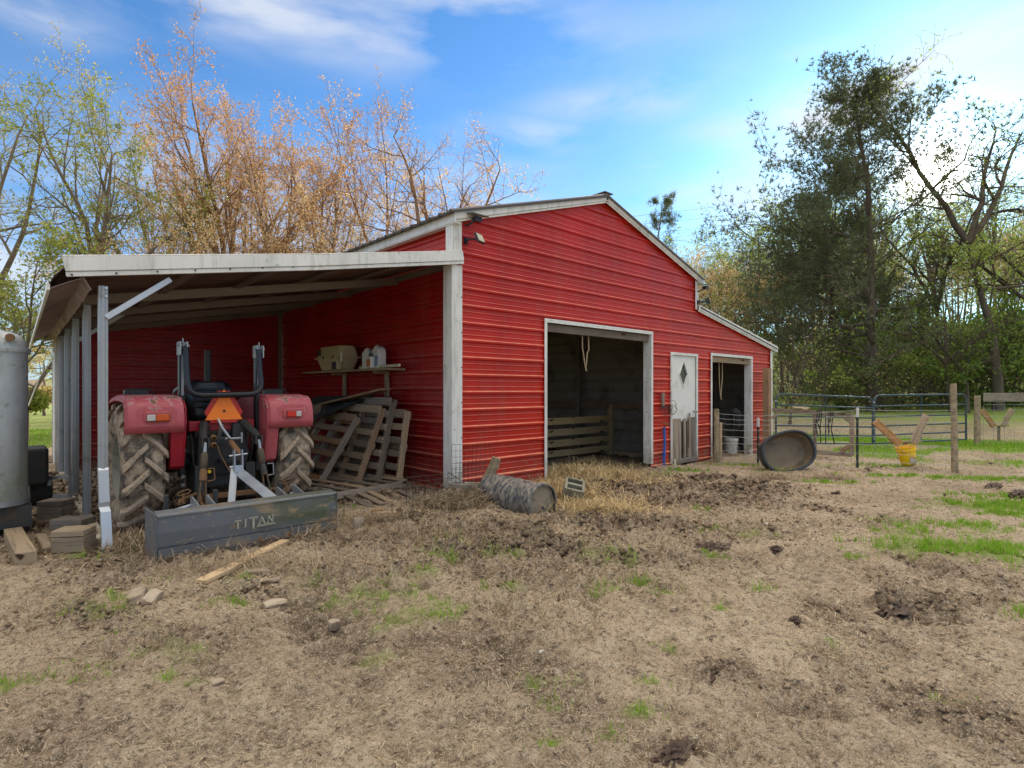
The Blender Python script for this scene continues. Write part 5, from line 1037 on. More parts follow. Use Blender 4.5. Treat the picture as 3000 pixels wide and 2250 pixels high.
wb = thing('wire_basket', (-.75, -.6, 0), 'low crushed wire basket filled with dry roots before the corner post', 'wire basket')
mesh_wire('wire_panel', wb, (-.98, -.30, .02), (.85, -.15, 0), (-.02, 0, 1), 9, 6, .075, .055, 'wire_dark', .0022)
mesh_wire('wire_panel', wb, (-.95, -.35, .03), (.25, -1, 0), (.9, .1, .05), 10, 11, .055, .055, 'wire_dark', .0024, bend=lambda u, w_: V((0, 0, .02*sin(u*20))))
m = MB()
for (a, b, c) in (((-.42, -.32, .36), (-.36, -.62, .24), (-.30, -.85, .03)), ((-.62, -.30, .30), (-.55, -.60, .15), (-.50, -.9, .02)), ((-.98, -.3, .33), (-1.0, -.32, .1), (-.98, -.5, .0))): m.tube([a, b, c], .004, 5)
m.build('stay_wire', 'wire_dark', wb)
# ------------------------------------------------------------------ timbers by the trailer
for (a, b, w_, t, z, lab) in (((38, 1562), (78, 1636), .13, .10, .05, 'long weathered beam end lying leftmost by the trailer'), ((122, 1572), (140, 1612), .075, .05, .03, 'short thin beam lying between the two larger blocks'),):
    board('timber', on_z(*a, z), on_z(*b, z), w_, t, 'wood', None, bevel=.006); o = bpy.data.objects[[k for k in WM if k.startswith('timber')][-1]]; tag(o, lab, 'timber')
def crate_stack(c, rz, w_, d, layers, lab):
    t = thing('timber_stack', c, lab, 'timber stack'); z = c[2]
    for (h, mat) in layers:
        mm = Matrix.Translation((c[0], c[1], z+h/2)) @ R3(rz, 'Z'); board('beam', mm @ V((-w_/2, 0, 0)), mm @ V((w_/2, 0, 0)), d, h-.004, mat, t, bevel=.006); z += h
crate_stack((-3.97, .10, -.04), -32, .24, .20, [(.05, 'wood_grey'), (.13, 'wood'), (.055, 'wood')], 'squat stack of sawn timber blocks by the bent post foot')
crate_stack((-3.90, 1.02, -.04), -40, .30, .20, [(.16, 'wood_grey')], 'broad sawn block lying tilted behind the squat timber stack')
crate_stack((-3.98, 1.75, -.04), -38, .24, .2, [(.18, 'wood_grey'), (.06, 'wood_grey')], 'grey timber blocks in the shade under the silver trailer')
# ------------------------------------------------------------------ silver trailer
tr = thing('trailer', (-5.2, 1.9, 0), 'weathered silver aluminium trailer with rounded corners at the left edge', 'trailer')
cx0, cx1, cy0, cy1 = -6.6, -4.22, .98, 1.85
def rrect(x0, x1, y0, y1, r, n=8):
    p = []
    for (ax, ay, s0) in ((x1-r, y1-r, 0), (x0+r, y1-r, pi/2), (x0+r, y0+r, pi), (x1-r, y0+r, 3*pi/2)):
        for i in range(n): a = s0+pi/2*i/(n-1); p.append((ax+r*cos(a), ay+r*sin(a)))
    return p
def loft(name, rings, mat, par, smooth=True):
    n = len(rings[0][0]); m = MB(); vs = [(x, y, z) for (rg, z) in rings for (x, y) in rg]
    m.add(vs, [(i*n+j, i*n+(j+1) % n, (i+1)*n+(j+1) % n, (i+1)*n+j) for i in range(len(rings)-1) for j in range(n)]+[tuple(range(n)), tuple((len(rings)-1)*n+j for j in range(n))]); return m.build(name, mat, par, smooth=smooth)
rg = lambda e, r: rrect(cx0+e, cx1-e, cy0+e, cy1-e, r)
loft('body', [(rg(.02, .2), .30), (rg(0, .22), .33), (rg(0, .22), .9), (rg(.0, .22), 1.70)], 'trailer', tr)
loft('roof', [(rg(.004, .22), 1.742), (rg(.01, .22), 1.80), (rg(.05, .2), 1.86), (rg(.12, .18), 1.90), (rg(.3, .1), 1.92)], 'trailer', tr)
loft('roof_rim', [(rg(-.018, .235), 1.70), (rg(-.022, .24), 1.72), (rg(-.018, .235), 1.742)], 'trailer', tr)
loft('bottom_band', [(rg(-.008, .23), .29), (rg(-.008, .23), .34)], 'galv', tr)
m = MB(); m.box((-4.60, cy0-.01, .40), (.06, .02, .15)); m.build('hinge', 'galv', tr); m = MB(); m.lathe([(0, .035), (-.02, .035), (-.02, 0)], (-4.35, cy0+.03, 1.83), (.3, 1, 0), 14); m.build('vent_hole', 'rust', tr)
m = MB(); m.box((-4.14, 2.75, .48), (.30, .5, .42)); m.build('storage_box', 'iron', tr, bevel=.03)
m = MB(); m.tube([(-4.15, 2.75, .14), (-3.95, 2.75, .14)], .20, 20); m.build('wheel', 'rubber', tr)
m = MB(); m.box((-5.3, 1.4, .18), (2.2, .7, .2)); m.build('underframe', 'iron', tr)
m = MB(); m.tube([(-5.0, 1.4, .0), (-4.8, 1.4, .0)], .2, 16); m.build('wheel', 'rubber', tr)
pb = thing('post_bracket', (-3.85, 2.2, .2), 'grey square steel bracket frame fixed to the rear lean-to post by the trailer', 'bracket')
m = MB()
for (a, b) in (((-3.98, 2.6, .33), (-3.80, 2.45, .34)), ((-3.98, 2.6, .12), (-3.80, 2.45, .12)), ((-3.98, 2.6, .10), (-3.98, 2.6, .35)), ((-3.80, 2.45, .10), (-3.80, 2.45, .35))): m.bar(a, b, .04, .04)
m.build('bracket_frame', 'galv', pb)
# things seen through the gap between trailer and barn
pg = thing('pallet_gate', (-5.2, 7, 0), 'upright pallet boards standing in the gap between the trailer and barn', 'pallet')
for k in range(5): x = -6.2+.36*k; board('slat', (x, 6.0+k*.06, -.05), (x, 6.0+k*.06, 1.10), .26, .03, 'wood_grey', pg, up=(0, 1, 0))
board('rail', (-6.4, 6.05, 1.12), (-4.6, 6.35, 1.10), .05, .09, 'wood', pg); board('rail', (-6.4, 6.08, .6), (-4.6, 6.38, .6), .05, .08, 'wood', pg)
m = MB(); m.tube([(-5.9, 6.0, 1.22), (-5.5, 6.1, 1.27), (-5.1, 6.2, 1.28), (-4.75, 6.25, 1.25)], [.10, .13, .13, .08], 10); tag(m.build('feed_sack', 'crate', None, smooth=True), 'tan rolled sack lying on top of the upright pallet boards', 'sack')
m = MB(); m.bar((-5.95, 6.5, 2.2), (-5.15, 6.6, 1.15), .09, .05); tag(m.build('leaning_pole', 'wood_brown', None), 'brown pole leaning in the gap above the tan sack', 'pole')
m = MB(); m.tube([(-3.9, 5.9, 1.55), (-4.05, 5.6, 1.1), (-4.3, 5.4, .92), (-4.7, 5.4, .90), (-4.9, 5.4, 1.05)], .012, 6); tag(m.build('hose', 'cream', None, smooth=True), 'thin yellowish cord drooping from the enclosed wall to the pallet boards', 'cord')
# ------------------------------------------------------------------ tub, fence, gates
def ground_z(x, y): return gh(x, y)
tb = thing('water_tub', (6.25, -1.9, -.1), 'large oval black rubber tub on its side against the wire fence', 'tub')
nrm = (-(FW)*.97+RT*.04+V((0, 0, .22))).normalized(); c = V((6.235, -1.735, .235)); xr = V((0, 0, 1)).cross(nrm).normalized()*-1; zr = nrm.cross(xr)*1.0
if zr.z < 0: zr = -zr
rt = radians(-14); xr, zr = xr*cos(rt)+zr*sin(rt), zr*cos(rt)-xr*sin(rt)
def ring(a, b, d, n=44):
    out_ = []
    for i in range(n):
        t = 2*pi*i/n; ct, s_ = cos(t), sin(t); e = .82; out_.append(c+xr*(a*abs(ct)**e*(1 if ct > 0 else -1))+zr*(b*abs(s_)**e*(1 if s_ > 0 else -1))+nrm*d)
    return out_
def rings(name, rs, mat, cap=None):
    m = MB(); n = 44; vs = [p for r in rs for p in r]; fs = [(i*n+j, i*n+(j+1) % n, (i+1)*n+(j+1) % n, (i+1)*n+j) for i in range(len(rs)-1) for j in range(n)]
    if cap is not None: fs.append(tuple(cap*n+j for j in range(n)))
    m.add(vs, fs); return m.build(name, mat, tb, smooth=True)
a, b = .50, .365
rings('rim', [ring(a, b, -.03), ring(a+.012, b+.012, -.01), ring(a+.006, b+.006, .012), ring(a-.02, b-.02, .015), ring(a-.035, b-.035, -.005), ring(a-.038, b-.038, -.04)], 'tub')
rings('inner_shell', [ring(a-.038, b-.038, -.04), ring(a-.06, b-.06, -.17), ring(a-.085, b-.085, -.25), ring(a-.13, b-.13, -.272), ring(.2, .14, -.262), ring(.02, .015, -.255)], 'tub_in', 5)
rings('outer_shell', [ring(a, b, -.03), ring(a-.04, b-.04, -.26), ring(a-.10, b-.10, -.285)], 'tub', 2)
def P2(px, py, t): return at(px, py, t)
def rpost(lab, x, y, zt, r, mat='post_wood', lean=(0, 0), n=10, cat='fence post'):
    z0 = gh(x, y)-.05; m = MB(); k = 6; rr = random.Random(int(x*31+y*17)); pts = []
    for i in range(k+1): t = i/k; pts.append((x+lean[0]*t+rr.uniform(-.006, .006), y+lean[1]*t, z0+(zt-z0)*t))
    m.tube(pts, [r*(1.05-.12*i/k)*rr.uniform(.96, 1.04) for i in range(k+1)], n); return tag(m.build('fence_post', mat, None, smooth=True), lab, cat)
rpost('round wooden fence post beside the white door', 6.25, -.32, .97, .055)
tag(board('fence_post', (6.55, -.22, -.15), (6.55, -.22, .68), .10, .09, 'wood', None, up=(1, 0, 0)), 'short square pale post left of the narrow doorway', 'fence post')
tag(board('fence_post', (8.72, -.28, -.2), (8.72, -.28, 1.86), .14, .15, 'wood_brown', None, up=(1, 0, 0)), 'tall square brown post right of the narrow doorway', 'fence post')
rpost('round wooden fence post standing before the second blue gate', 8.40, -3.80, 1.47, .052, lean=(-.02, .02)); rpost('thin round post at the far end of the second blue gate', 15.5, -3.15, 1.20, .075)
def tpost(lab, x, y, zt):
    t = thing('steel_post', (x, y, 0), lab, 'steel fence post'); z0 = gh(x, y)-.05; m = MB(); m.box((x, y, (z0+zt-.18)/2), (.035, .012, zt-.18-z0)); m.box((x+.0, y+.018, (z0+zt-.18)/2), (.012, .03, zt-.18-z0)); m.build('shaft', 'tpost', t)
    m = MB(); m.box((x, y, zt-.09), (.04, .018, .18)); m.box((x, y+.018, zt-.09), (.014, .032, .18)); m.build('white_tip', 'white', t)
tpost('green steel post with white tip in front of the narrow doorway', 6.75, -.95, .80); tpost('green steel post with white tip right of the black tub', 7.58, -2.47, 1.02)
# woven wire fence on those posts
wf = thing('wire_fence', (7.3, -2, 0), 'square-mesh wire fence running from the white door past the black tub', 'wire fence')
line = [V((6.25, -.37, 0)), V((6.75, -.98, 0)), V((7.58, -2.50, 0)), V((8.34, -3.80, 0))]; tops = [.88, .84, .98, .98]
def fence_pt(t):
    k = min(2, int(t)); f = t-k; p = line[k].lerp(line[k+1], f); zt = tops[k]*(1-f)+tops[k+1]*f; return p, zt-.012*sin(pi*f)
N1 = 30; hts = [0, .11, .25, .40, .54, .68, .80, .90, 1.0]
for h in hts:
    m = MB(); pts = []
    for i in range(N1+1): p, zt = fence_pt(3*i/N1); zb = gh(p.x, p.y)+.02; pts.append((p.x, p.y, zb+(zt-zb)*h+.004*sin(i*2.1+h*9)))
    m.tube(pts, .0032, 4, cap=False); m.build('line_wire', 'wire', wf)
lens = [(line[i+1]-line[i]).length for i in range(3)]; s_ = .1
while s_ < sum(lens):
    q = s_; k = 0
    while k < 2 and q > lens[k]: q -= lens[k]; k += 1
    p, zt = fence_pt(k+q/lens[k]); zb = gh(p.x, p.y)+.02; m = MB(); m.tube([(p.x, p.y, zb), (p.x+.004, p.y, (zb+zt)/2), (p.x, p.y, zt)], .0028, 3, cap=False); m.build('stay_wire', 'wire', wf); s_ += .19
def gate(lab, p0, p1, zt0, zb0, zt1, zb1):
    t = thing('tube_gate', p0, lab, 'farm gate'); p0, p1 = V(p0), V(p1); n = 6
    def pt(f, h): p = p0.lerp(p1, f); zb = zb0+(zb1-zb0)*f; zt = zt0+(zt1-zt0)*f; return V((p.x, p.y, zb+(zt-zb)*h))
    cr_ = .035; m = MB(); m.tube([pt(0, 0), pt(0, .88), pt(.012, .955), pt(cr_, .995), pt(.08, 1), pt(.92, 1), pt(1-cr_, .995), pt(.988, .955), pt(1, .88), pt(1, 0)], .025, 8); m.build('outer_frame', 'gate', t, smooth=True)
    for h in (0, .17, .36, .555, .775): m = MB(); m.tube([pt(0, h), pt(1, h)], .021, 8); m.build('rail', 'gate', t, smooth=True)
    for f in (.5,): m = MB(); m.bar(pt(f, 0), pt(f, 1), .028, .012, (1, 0, 0)); m.build('upright', 'gate', t)
    m = MB(); m.tube([pt(0, .1), pt(-.015, .1)], .03, 8); m.tube([pt(0, .85), pt(-.015, .85)], .03, 8); m.build('hinge', 'galv', t)
gate('blue-grey tube gate hinged at the barn corner', (9.86, -.02, 0), (12.58, -1.40, 0), 1.26, .03, 1.155, -.06); gate('blue-grey tube gate farther right, behind the yellow bucket', (12.66, -1.42, 0), (15.40, -2.92, 0), 1.215, -.06, 1.235, -.02)
# wooden frame with halters
fg = thing('wooden_frame', (8.9, -1, 0), 'low wooden frame with straps hanging on it behind the tub', 'wooden frame')
A0, A1 = V((8.72, -.40, .90)), V((9.12, -1.92, .80))
board('top_rail', A0, A1, .045, .09, 'wood', fg); board('bottom_rail', A0+V((0, 0, -.90)), A1+V((0, 0, -.84)), .045, .09, 'wood', fg)
board('upright', A1+V((0, 0, -.86)), A1+V((0, 0, .02)), .09, .05, 'wood', fg, up=(1, 0, 0)); mid = A0.lerp(A1, .55); board('upright', mid+V((0, 0, -.88)), mid, .07, .045, 'wood', fg, up=(1, 0, 0))
for (p, dx, dz) in ((A1, .16, -.12), (A0, -.16, -.14)): q = p+(A0-A1).normalized()*abs(dx)*(1 if dx > 0 else -1); board('corner_brace', p+V((0, 0, dz*1.4)), q+V((0, 0, -.03)), .04, .07, 'wood', fg)
board('corner_brace', A1+V((0, 0, -.62)), A1+(A0-A1).normalized()*.22+V((0, 0, -.80)), .04, .10, 'wood_brown', fg)
q = A0+V((0, 0, -.62)); board('corner_brace', A0+V((0, 0, -.58)), A0+(A1-A0).normalized()*.30+V((0, 0, -.86)), .04, .09, 'wood', fg)
def halter(f, lab):
    p = A0.lerp(A1, f); d = (A1-A0).normalized(); m = MB(); rr = random.Random(int(f*100))
    for (o_, L_) in ((-.02, .52), (.02, .40), (.06, .64)):
        pts = [p+d*o_+V((-.03, 0, .06)), p+d*(o_+.01)+V((-.05, 0, -.05)), p+d*(o_-.02+rr.uniform(-.02, .02))+V((-.05, 0, -L_*.5)), p+d*(o_+rr.uniform(-.03, .05))+V((-.05, 0, -L_))]
        for a_, b_ in zip(pts[:-1], pts[1:]): m.bar(a_, b_, .022, .006, (1, 0, 0))
    m.tube([p+d*(.03*cos(a))+V((-.05, 0, -.12+.06*sin(a))) for a in [2*pi*i/12 for i in range(12)]], .008, 5, closed=True); tag(m.build('halter', 'rubber', None), lab, 'strap')
halter(.60, 'black leather halter straps hanging on the left part of the wooden frame'); halter(.74, 'black halter straps with a ring hanging nearer the frame end')
m = MB(); p = A0.lerp(A1, .42)+V((0, 0, .07)); rr = random.Random(2)
for k in range(5): m.tube([p+V((rr.uniform(-.12, .12), rr.uniform(-.20, .25), rr.uniform(-.01, .04))) for _ in range(4)], .02, 6)
tag(m.build('gloves', 'crate', None, smooth=True), 'crumpled tan rope and gloves lying on the wooden frame rail', 'gloves')
# V racks
def vrack(lab, a, b, c_, d, base, base2, t, wd):
    r = thing('hay_rack', tuple(at(*base, t)), lab, 'hay rack', 'V-shaped board racks')
    board('rack_board', at(*a, t), at(*b, t-.05), wd, .04, 'wood_brown', r, up=tuple(-FW)); board('rack_board', at(*c_, t), at(*d, t-.05), wd, .04, 'wood', r, up=tuple(-FW))
    board('rack_base', at(*base, t+.06), at(*base2, t+.06), .06, .03, 'wood', r)
    p = at((base[0]+base2[0])/2, base[1], t+.1); board('rack_post', (p.x, p.y, gh(p.x, p.y)-.05), (p.x, p.y, p.z), .07, .07, 'wood', r, up=(1, 0, 0))
vrack('large V-shaped board rack above the yellow bucket', (2564, 1234), (2636, 1302), (2714, 1216), (2676, 1300), (2605, 1295), (2700, 1293), 11.2, .14)
vrack('smaller V-shaped board rack behind the far fence', (2876, 1201), (2912, 1250), (2965, 1199), (2938, 1249), (2898, 1248), (2954, 1247), 16.8, .15)
yb = thing('yellow_bucket', tuple(at(2655, 1358, 11.1)), 'dented bright yellow plastic bucket under the V-shaped rack', 'bucket'); ct = at(2652, 1308, 11.1); cb = at(2662, 1360, 11.1)
m = MB(); ax = (ct-cb); h = ax.length; m.lathe([(0, .0), (0, .12), (.02, .13), (h*.6, .155), (h*.8, .16), (h*.8, .172), (h*.86, .172), (h*.87, .166), (h, .175), (h, .165), (h*.5, .15), (.03, .12), (.03, 0)], cb, ax, 28); m.build('shell', 'yellow', yb, smooth=True)
m = MB(); f = -FW; p = cb+ax*.30+f*.150; m.box((0, 0, 0), (.10, .012, .11), Matrix.Translation(p+RT*.0) @ Matrix.Rotation(math.atan2(RT.y, RT.x), 4, 'Z')); m.box((0, 0, 0), (.04, .012, .06), Matrix.Translation(p+RT*.07+FW*.012+V((0, 0, -.03))) @ Matrix.Rotation(math.atan2(RT.y, RT.x), 4, 'Z')); m.build('printed_patch', 'conc', yb)
m = MB(); m.tube([ct+RT*.17, ct+RT*.12+V((0, 0, -.10))-FW*.14, ct-RT*.12+V((0, 0, -.10))-FW*.14, ct-RT*.17], .004, 5); m.build('handle', 'wire', yb)
wbk = thing('white_bucket', (8.1, .75, -.14), 'dirty white plastic bucket inside the narrow right doorway', 'bucket'); q = V((8.25, .35, -.14)); m = MB(); m.lathe([(0, 0), (0, .13), (.30, .15), (.31, .16), (.35, .16), (.37, .155), (.37, .145), (.05, .125), (.05, 0)], q, (0, 0, 1), 26); m.build('shell', 'bucket', wbk, smooth=True)
m = MB(); m.tube([q+V((-.15, 0, .33)), q+V((-.12, -.14, .15)), q+V((.12, -.14, .13)), q+V((.15, 0, .33))], .004, 5); m.build('handle', 'wire', wbk)
bkt = thing('black_bag', (8.4, .6, .5), 'black rubber bag hanging on the doorway jamb above the white bucket', 'bag'); m = MB(); m.tube([(8.36, .30, .92), (8.34, .30, .84), (8.37, .3, .74), (8.42, .3, .52), (8.45, .3, .40)], [.05, .14, .13, .10, .06], 12); m.build('bag', 'rubber', bkt, smooth=True)
# far fence with a board
ff = thing('far_fence', (17, -4.5, 0), 'far square-mesh fence with one grey top board at the right edge', 'fence'); F0, F1 = V((15.75, -3.25, 0)), V((18.8, -6.2, 0))
board('top_board', F0+V((0, 0, 1.15)), F1+V((0, 0, 1.17)), .03, .24, 'wood_grey', ff)
for f in (.63,): p = F0.lerp(F1, f); board('post', (p.x, p.y, -.3), (p.x, p.y, 1.28), .12, .12, 'wood_grey', ff, up=(1, 0, 0))
for h in (-.1, .08, .26, .44, .62, .80, .95): m = MB(); m.tube([F0+V((0, 0, h)), F1+V((0, 0, h))], .004, 4, cap=False); m.build('line_wire', 'wire', ff)
for k in range(16): p = F0.lerp(F1, k/15); m = MB(); m.tube([p+V((0, 0, -.1)), p+V((0, 0, .95))], .004, 3, cap=False); m.build('stay_wire', 'wire', ff)
#@@PART3
# ------------------------------------------------------------------ trees
def segs_mesh(name, segs, mat, parent, thin=3):
    A = np.array([[*s[0], *s[1], s[2], s[3]] for s in segs], float); p0, p1, r0, r1 = A[:, :3], A[:, 3:6], A[:, 6], A[:, 7]
    vs_, fs_, base = [], [], 0
    for big in (True, False):
        k = (r0 > .05) if big else (r0 <= .05); n = 8 if big else thin
        if not k.any(): continue
        a, b, ra, rb = p0[k], p1[k], r0[k], r1[k]; d = b-a; d /= np.linalg.norm(d, axis=1, keepdims=True)+1e-9
        b = b+d*np.minimum(ra, .03)[:, None]*.6
        ref = np.where(np.abs(d[:, 2:3]) < .9, [[0, 0, 1.]], [[1., 0, 0]]); u = np.cross(ref, d); u /= np.linalg.norm(u, axis=1, keepdims=True); w_ = np.cross(d, u)
        an = np.arange(n)*2*pi/n; c, s = np.cos(an)[None, :, None], np.sin(an)[None, :, None]
        off = u[:, None]*c+w_[:, None]*s; V0 = a[:, None]+off*ra[:, None, None]; V1 = b[:, None]+off*rb[:, None, None]
        m = len(a); vs_.append(np.concatenate([V0, V1], 1).reshape(-1, 3)); i = np.arange(m)[:, None]*2*n+base; j = np.arange(n)[None]; j2 = (j+1) % n
        fs_.append(np.stack([i+j, i+j2, i+n+j2, i+n+j], -1).reshape(-1)); base += m*2*n
    return fast_mesh(name, np.concatenate(vs_), np.concatenate(fs_), 4, mat, parent, smooth=True)
def leaf_mesh(name, C, size, mat, parent, rg, aspect=.55, kind=None, droop=None):
    n = len(C); d = rg.normal(size=(n, 3)); d /= np.linalg.norm(d, axis=1, keepdims=True)
    if droop is not None: d = d*(1-droop)+np.array([0, 0, -1.])*droop
    e = np.cross(d, rg.normal(size=(n, 3))); e /= np.linalg.norm(e, axis=1, keepdims=True)+1e-9; s = size*(.6+.8*rg.random(n))[:, None]
    v = np.stack([C-d*s*.5, C+e*s*aspect*.5, C+d*s*.5, C-e*s*aspect*.5], 1).reshape(-1, 3)
    return fast_mesh(name, v, np.arange(4*n), 4, mat, parent, kind=kind)
def grow(H, W, rg, trunk=.38, lead=3, levels=4, dens=1.0, lean=(0, 0), r0=.16, up=.03, nodes=(7, 8, 6, 4, 2), spread=1.0, curve=.11):
    segs, tips = [], []; rnd = rg.normal
    def br(p, d, L, r, lev):
        n = nodes[min(lev, 4)]; st = L/n; d = np.array(d, float); wig = (.05, .12, .17, .22, .26)[min(lev, 4)]*curve/.11
        for i in range(n):
            d = d+rnd(size=3)*wig; d[2] += (0, up, up*.6, .02, -.02)[min(lev, 4)]; d /= math.sqrt(d.dot(d)); q = p+d*st; ra = r*(1-.75*i/n); rb = r*(1-.75*(i+1)/n); segs.append((p, q, ra, rb))
            if lev >= levels-1 or (lev == levels-2 and i > n*.6): tips.append((p, q))
            if lev < levels and (i >= 1 or lev >= 2) and (lev > 0 or i > n*.5):
                k = int(dens)+(1 if rg.random() < dens-int(dens) else 0)
                for _ in range(k):
                    ax = rnd(size=3); ax -= d*ax.dot(d); ax /= math.sqrt(ax.dot(ax)); an = radians(rg.uniform(28, 68))*spread; c = d*math.cos(an)+ax*math.sin(an)
                    if lev == 0: c[2] = abs(c[2])*.5
                    if lev >= 1 and c[2] < -.2: c[2] *= .4
                    br(q, c, L*rg.uniform(.40, .68)*(1-.45*i/n), max(.0055, rb*.62), lev+1)
            p = q
        return p, d
    base = np.array([0, 0, -.15]); p, d = br(base, (lean[0]*.5, lean[1]*.5, 1), H*trunk, r0, 0)
    for k in range(lead):
        a = 2*pi*(k+rg.uniform(-.3, .3))/lead; t = W/H*rg.uniform(.5, 1.3); c = np.array([math.cos(a)*t+lean[0], math.sin(a)*t+lean[1], 1.0]) if lead > 1 else np.array([lean[0], lean[1], 1.]); c /= np.linalg.norm(c)
        br(p, c, H*(1-trunk)*rg.uniform(.62, 1.0), r0*.6, 1)
    return segs, tips
def leaves_on(tips, rg, per, jit):
    P = np.array([t[0] for t in tips]); Q = np.array([t[1] for t in tips]); k = rg.integers(0, len(P), per); t = rg.random((per, 1))
    return P[k]*(1-t)+Q[k]*t+rg.normal(size=(per, 3))*jit
def norm_tree(segs, tips, H, W):
    top = np.percentile([s[1][2] for s in segs], 99.3); allp = np.array([s[1] for s in segs]); c = np.median(allp[:, :2], axis=0)*0; wd = np.percentile(np.abs(allp[:, :2]), 94); kz = H/top; kx = (W*.5)/wd
    f = np.array([kx, kx, kz]); return [(s[0]*f, s[1]*f, s[2], s[3]) for s in segs], [(a*f, b*f) for a, b in tips]
def tree(name, lab, px, t, ytop, wpx, seed, leaf, nleaf, lsize, bark='bark', cat='tree', group=None, jit=.06, z0=None, droop=None, **kw):
    p = at(px, 1143, t); z = base_h(np.array([p.x]), np.array([p.y]))[0] if z0 is None else z0; H = 1.35+(CY-ytop)/FOC*t-z; W = wpx/FOC*t; rg = np.random.default_rng(seed)
    segs, tips = grow(H, W, rg, **kw); segs, tips = norm_tree(segs, tips, H, W)
    o = thing(name, (p.x, p.y, z), lab, cat, group); M0 = Matrix.Translation((p.x, p.y, z)); WMo = WM[o.name]; WM[o.name] = Matrix()    # parts stay in the tree's own space
    segs_mesh('trunk', segs, bark, o); C = leaves_on(tips, rg, nleaf, jit); leaf_mesh('crown', C, lsize, leaf, o, rg, droop=droop); WM[o.name] = WMo; return o
G1 = None
tree('budding_tree', 'leaning tree with sparse yellow-green buds at the far left edge', 20, 24, 170, 420, 11, 'lf_tan', 15294, 0.090, lead=3, dens=1.2, lean=(-.10, .05), trunk=.30, r0=.20)
tree('budding_tree', 'wide green-leafed tree whose forked trunk rises behind the lean-to roof', 300, 23, 190, 470, 12, 'lf_green', 21850, 0.103, lead=4, dens=1.3, trunk=.27, r0=.23)
tree('budding_tree', 'yellow-green tree filling the gap between the green tree and the russet tree', 440, 30, 410, 300, 13, 'lf_tan', 15294, 0.098, lead=3, dens=1.25, trunk=.3)
tree('budding_tree', 'tall dense russet tree, the highest one behind the lean-to', 700, 27, 215, 440, 114, 'lf_russet', 28404, 0.103, 'bark_r', lead=5, dens=1.3, trunk=.33, r0=.26, spread=.8)
tree('budding_tree', 'orange budding tree with a thin crown left of the tall russet tree', 560, 31, 330, 300, 115, 'lf_orange', 17480, 0.103, 'bark_r', lead=3, dens=1.3, trunk=.3)
tree('budding_tree', 'golden low tree in front of the tall russet tree', 520, 22, 520, 420, 16, 'lf_gold', 19665, 0.076, 'bark_r', lead=5, dens=1.25, trunk=.2, r0=.14)
tree('budding_tree', 'upright orange-brown tree with two dark trunks right of the russet tree', 845, 26, 275, 290, 17, 'lf_orange', 17480, 0.094, 'bark_r', lead=3, dens=1.3, trunk=.35, r0=.18, spread=.85)
tree('budding_tree', 'golden low tree standing behind the middle of the lean-to roof', 790, 23, 560, 400, 18, 'lf_gold', 17480, 0.076, 'bark_r', lead=4, dens=1.2, trunk=.2, r0=.13)
tree('budding_tree', 'smaller orange tree between the upright tree and the leaning pale tree', 965, 24, 390, 260, 19, 'lf_orange', 14202, 0.085, 'bark_r', lead=3, dens=1.3, trunk=.33)
tree('budding_tree', 'leaning pale tree with an airy crown over the left end of the barn roof', 1165, 26, 255, 250, 20, 'lf_russet', 9832, 0.085, 'bark_r', lead=2, dens=1.25, lean=(-.16, .13), trunk=.42, r0=.15, spread=.8)
tree('budding_tree', 'nearly bare broad tree with drooping twigs beside the barn roof corner', 1270, 24, 330, 330, 21, 'lf_orange', 9832, 0.076, 'bark_r', lead=4, dens=1.25, trunk=.42, r0=.20, up=.04)
tree('budding_tree', 'golden low tree directly behind the roof left of the nearly bare tree', 1190, 27, 500, 330, 22, 'lf_gold', 16387, 0.090, 'bark_r', lead=4, dens=1.2, trunk=.2, r0=.13)
tree('budding_tree', 'golden low tree just above the barn eave', 1050, 21, 590, 300, 23, 'lf_gold', 12017, 0.072, 'bark_r', lead=4, dens=1.2, trunk=.2, r0=.1)
tree('budding_tree', 'golden low tree filling in below the upright orange-brown tree', 920, 28, 520, 380, 26, 'lf_gold', 13000, .085, 'bark_r', lead=5, dens=1.35, trunk=.2, r0=.12)
tree('budding_tree', 'golden low tree filling in below the yellow-green tree', 640, 29, 540, 420, 27, 'lf_orange', 13000, .085, 'bark_r', lead=5, dens=1.35, trunk=.2, r0=.12)
tree('leafy_tree', 'low green tree in full small leaf between the trailer and the lean-to', 70, 15, 690, 420, 24, 'lf_green', 15200, 0.095, lead=4, dens=1.4, trunk=.25, r0=.10)
tree('leafy_tree', 'pale low tree far behind the silver trailer', 130, 30, 860, 400, 25, 'lf_tan', 11400, 0.134, lead=4, dens=1.4, trunk=.2, r0=.10)
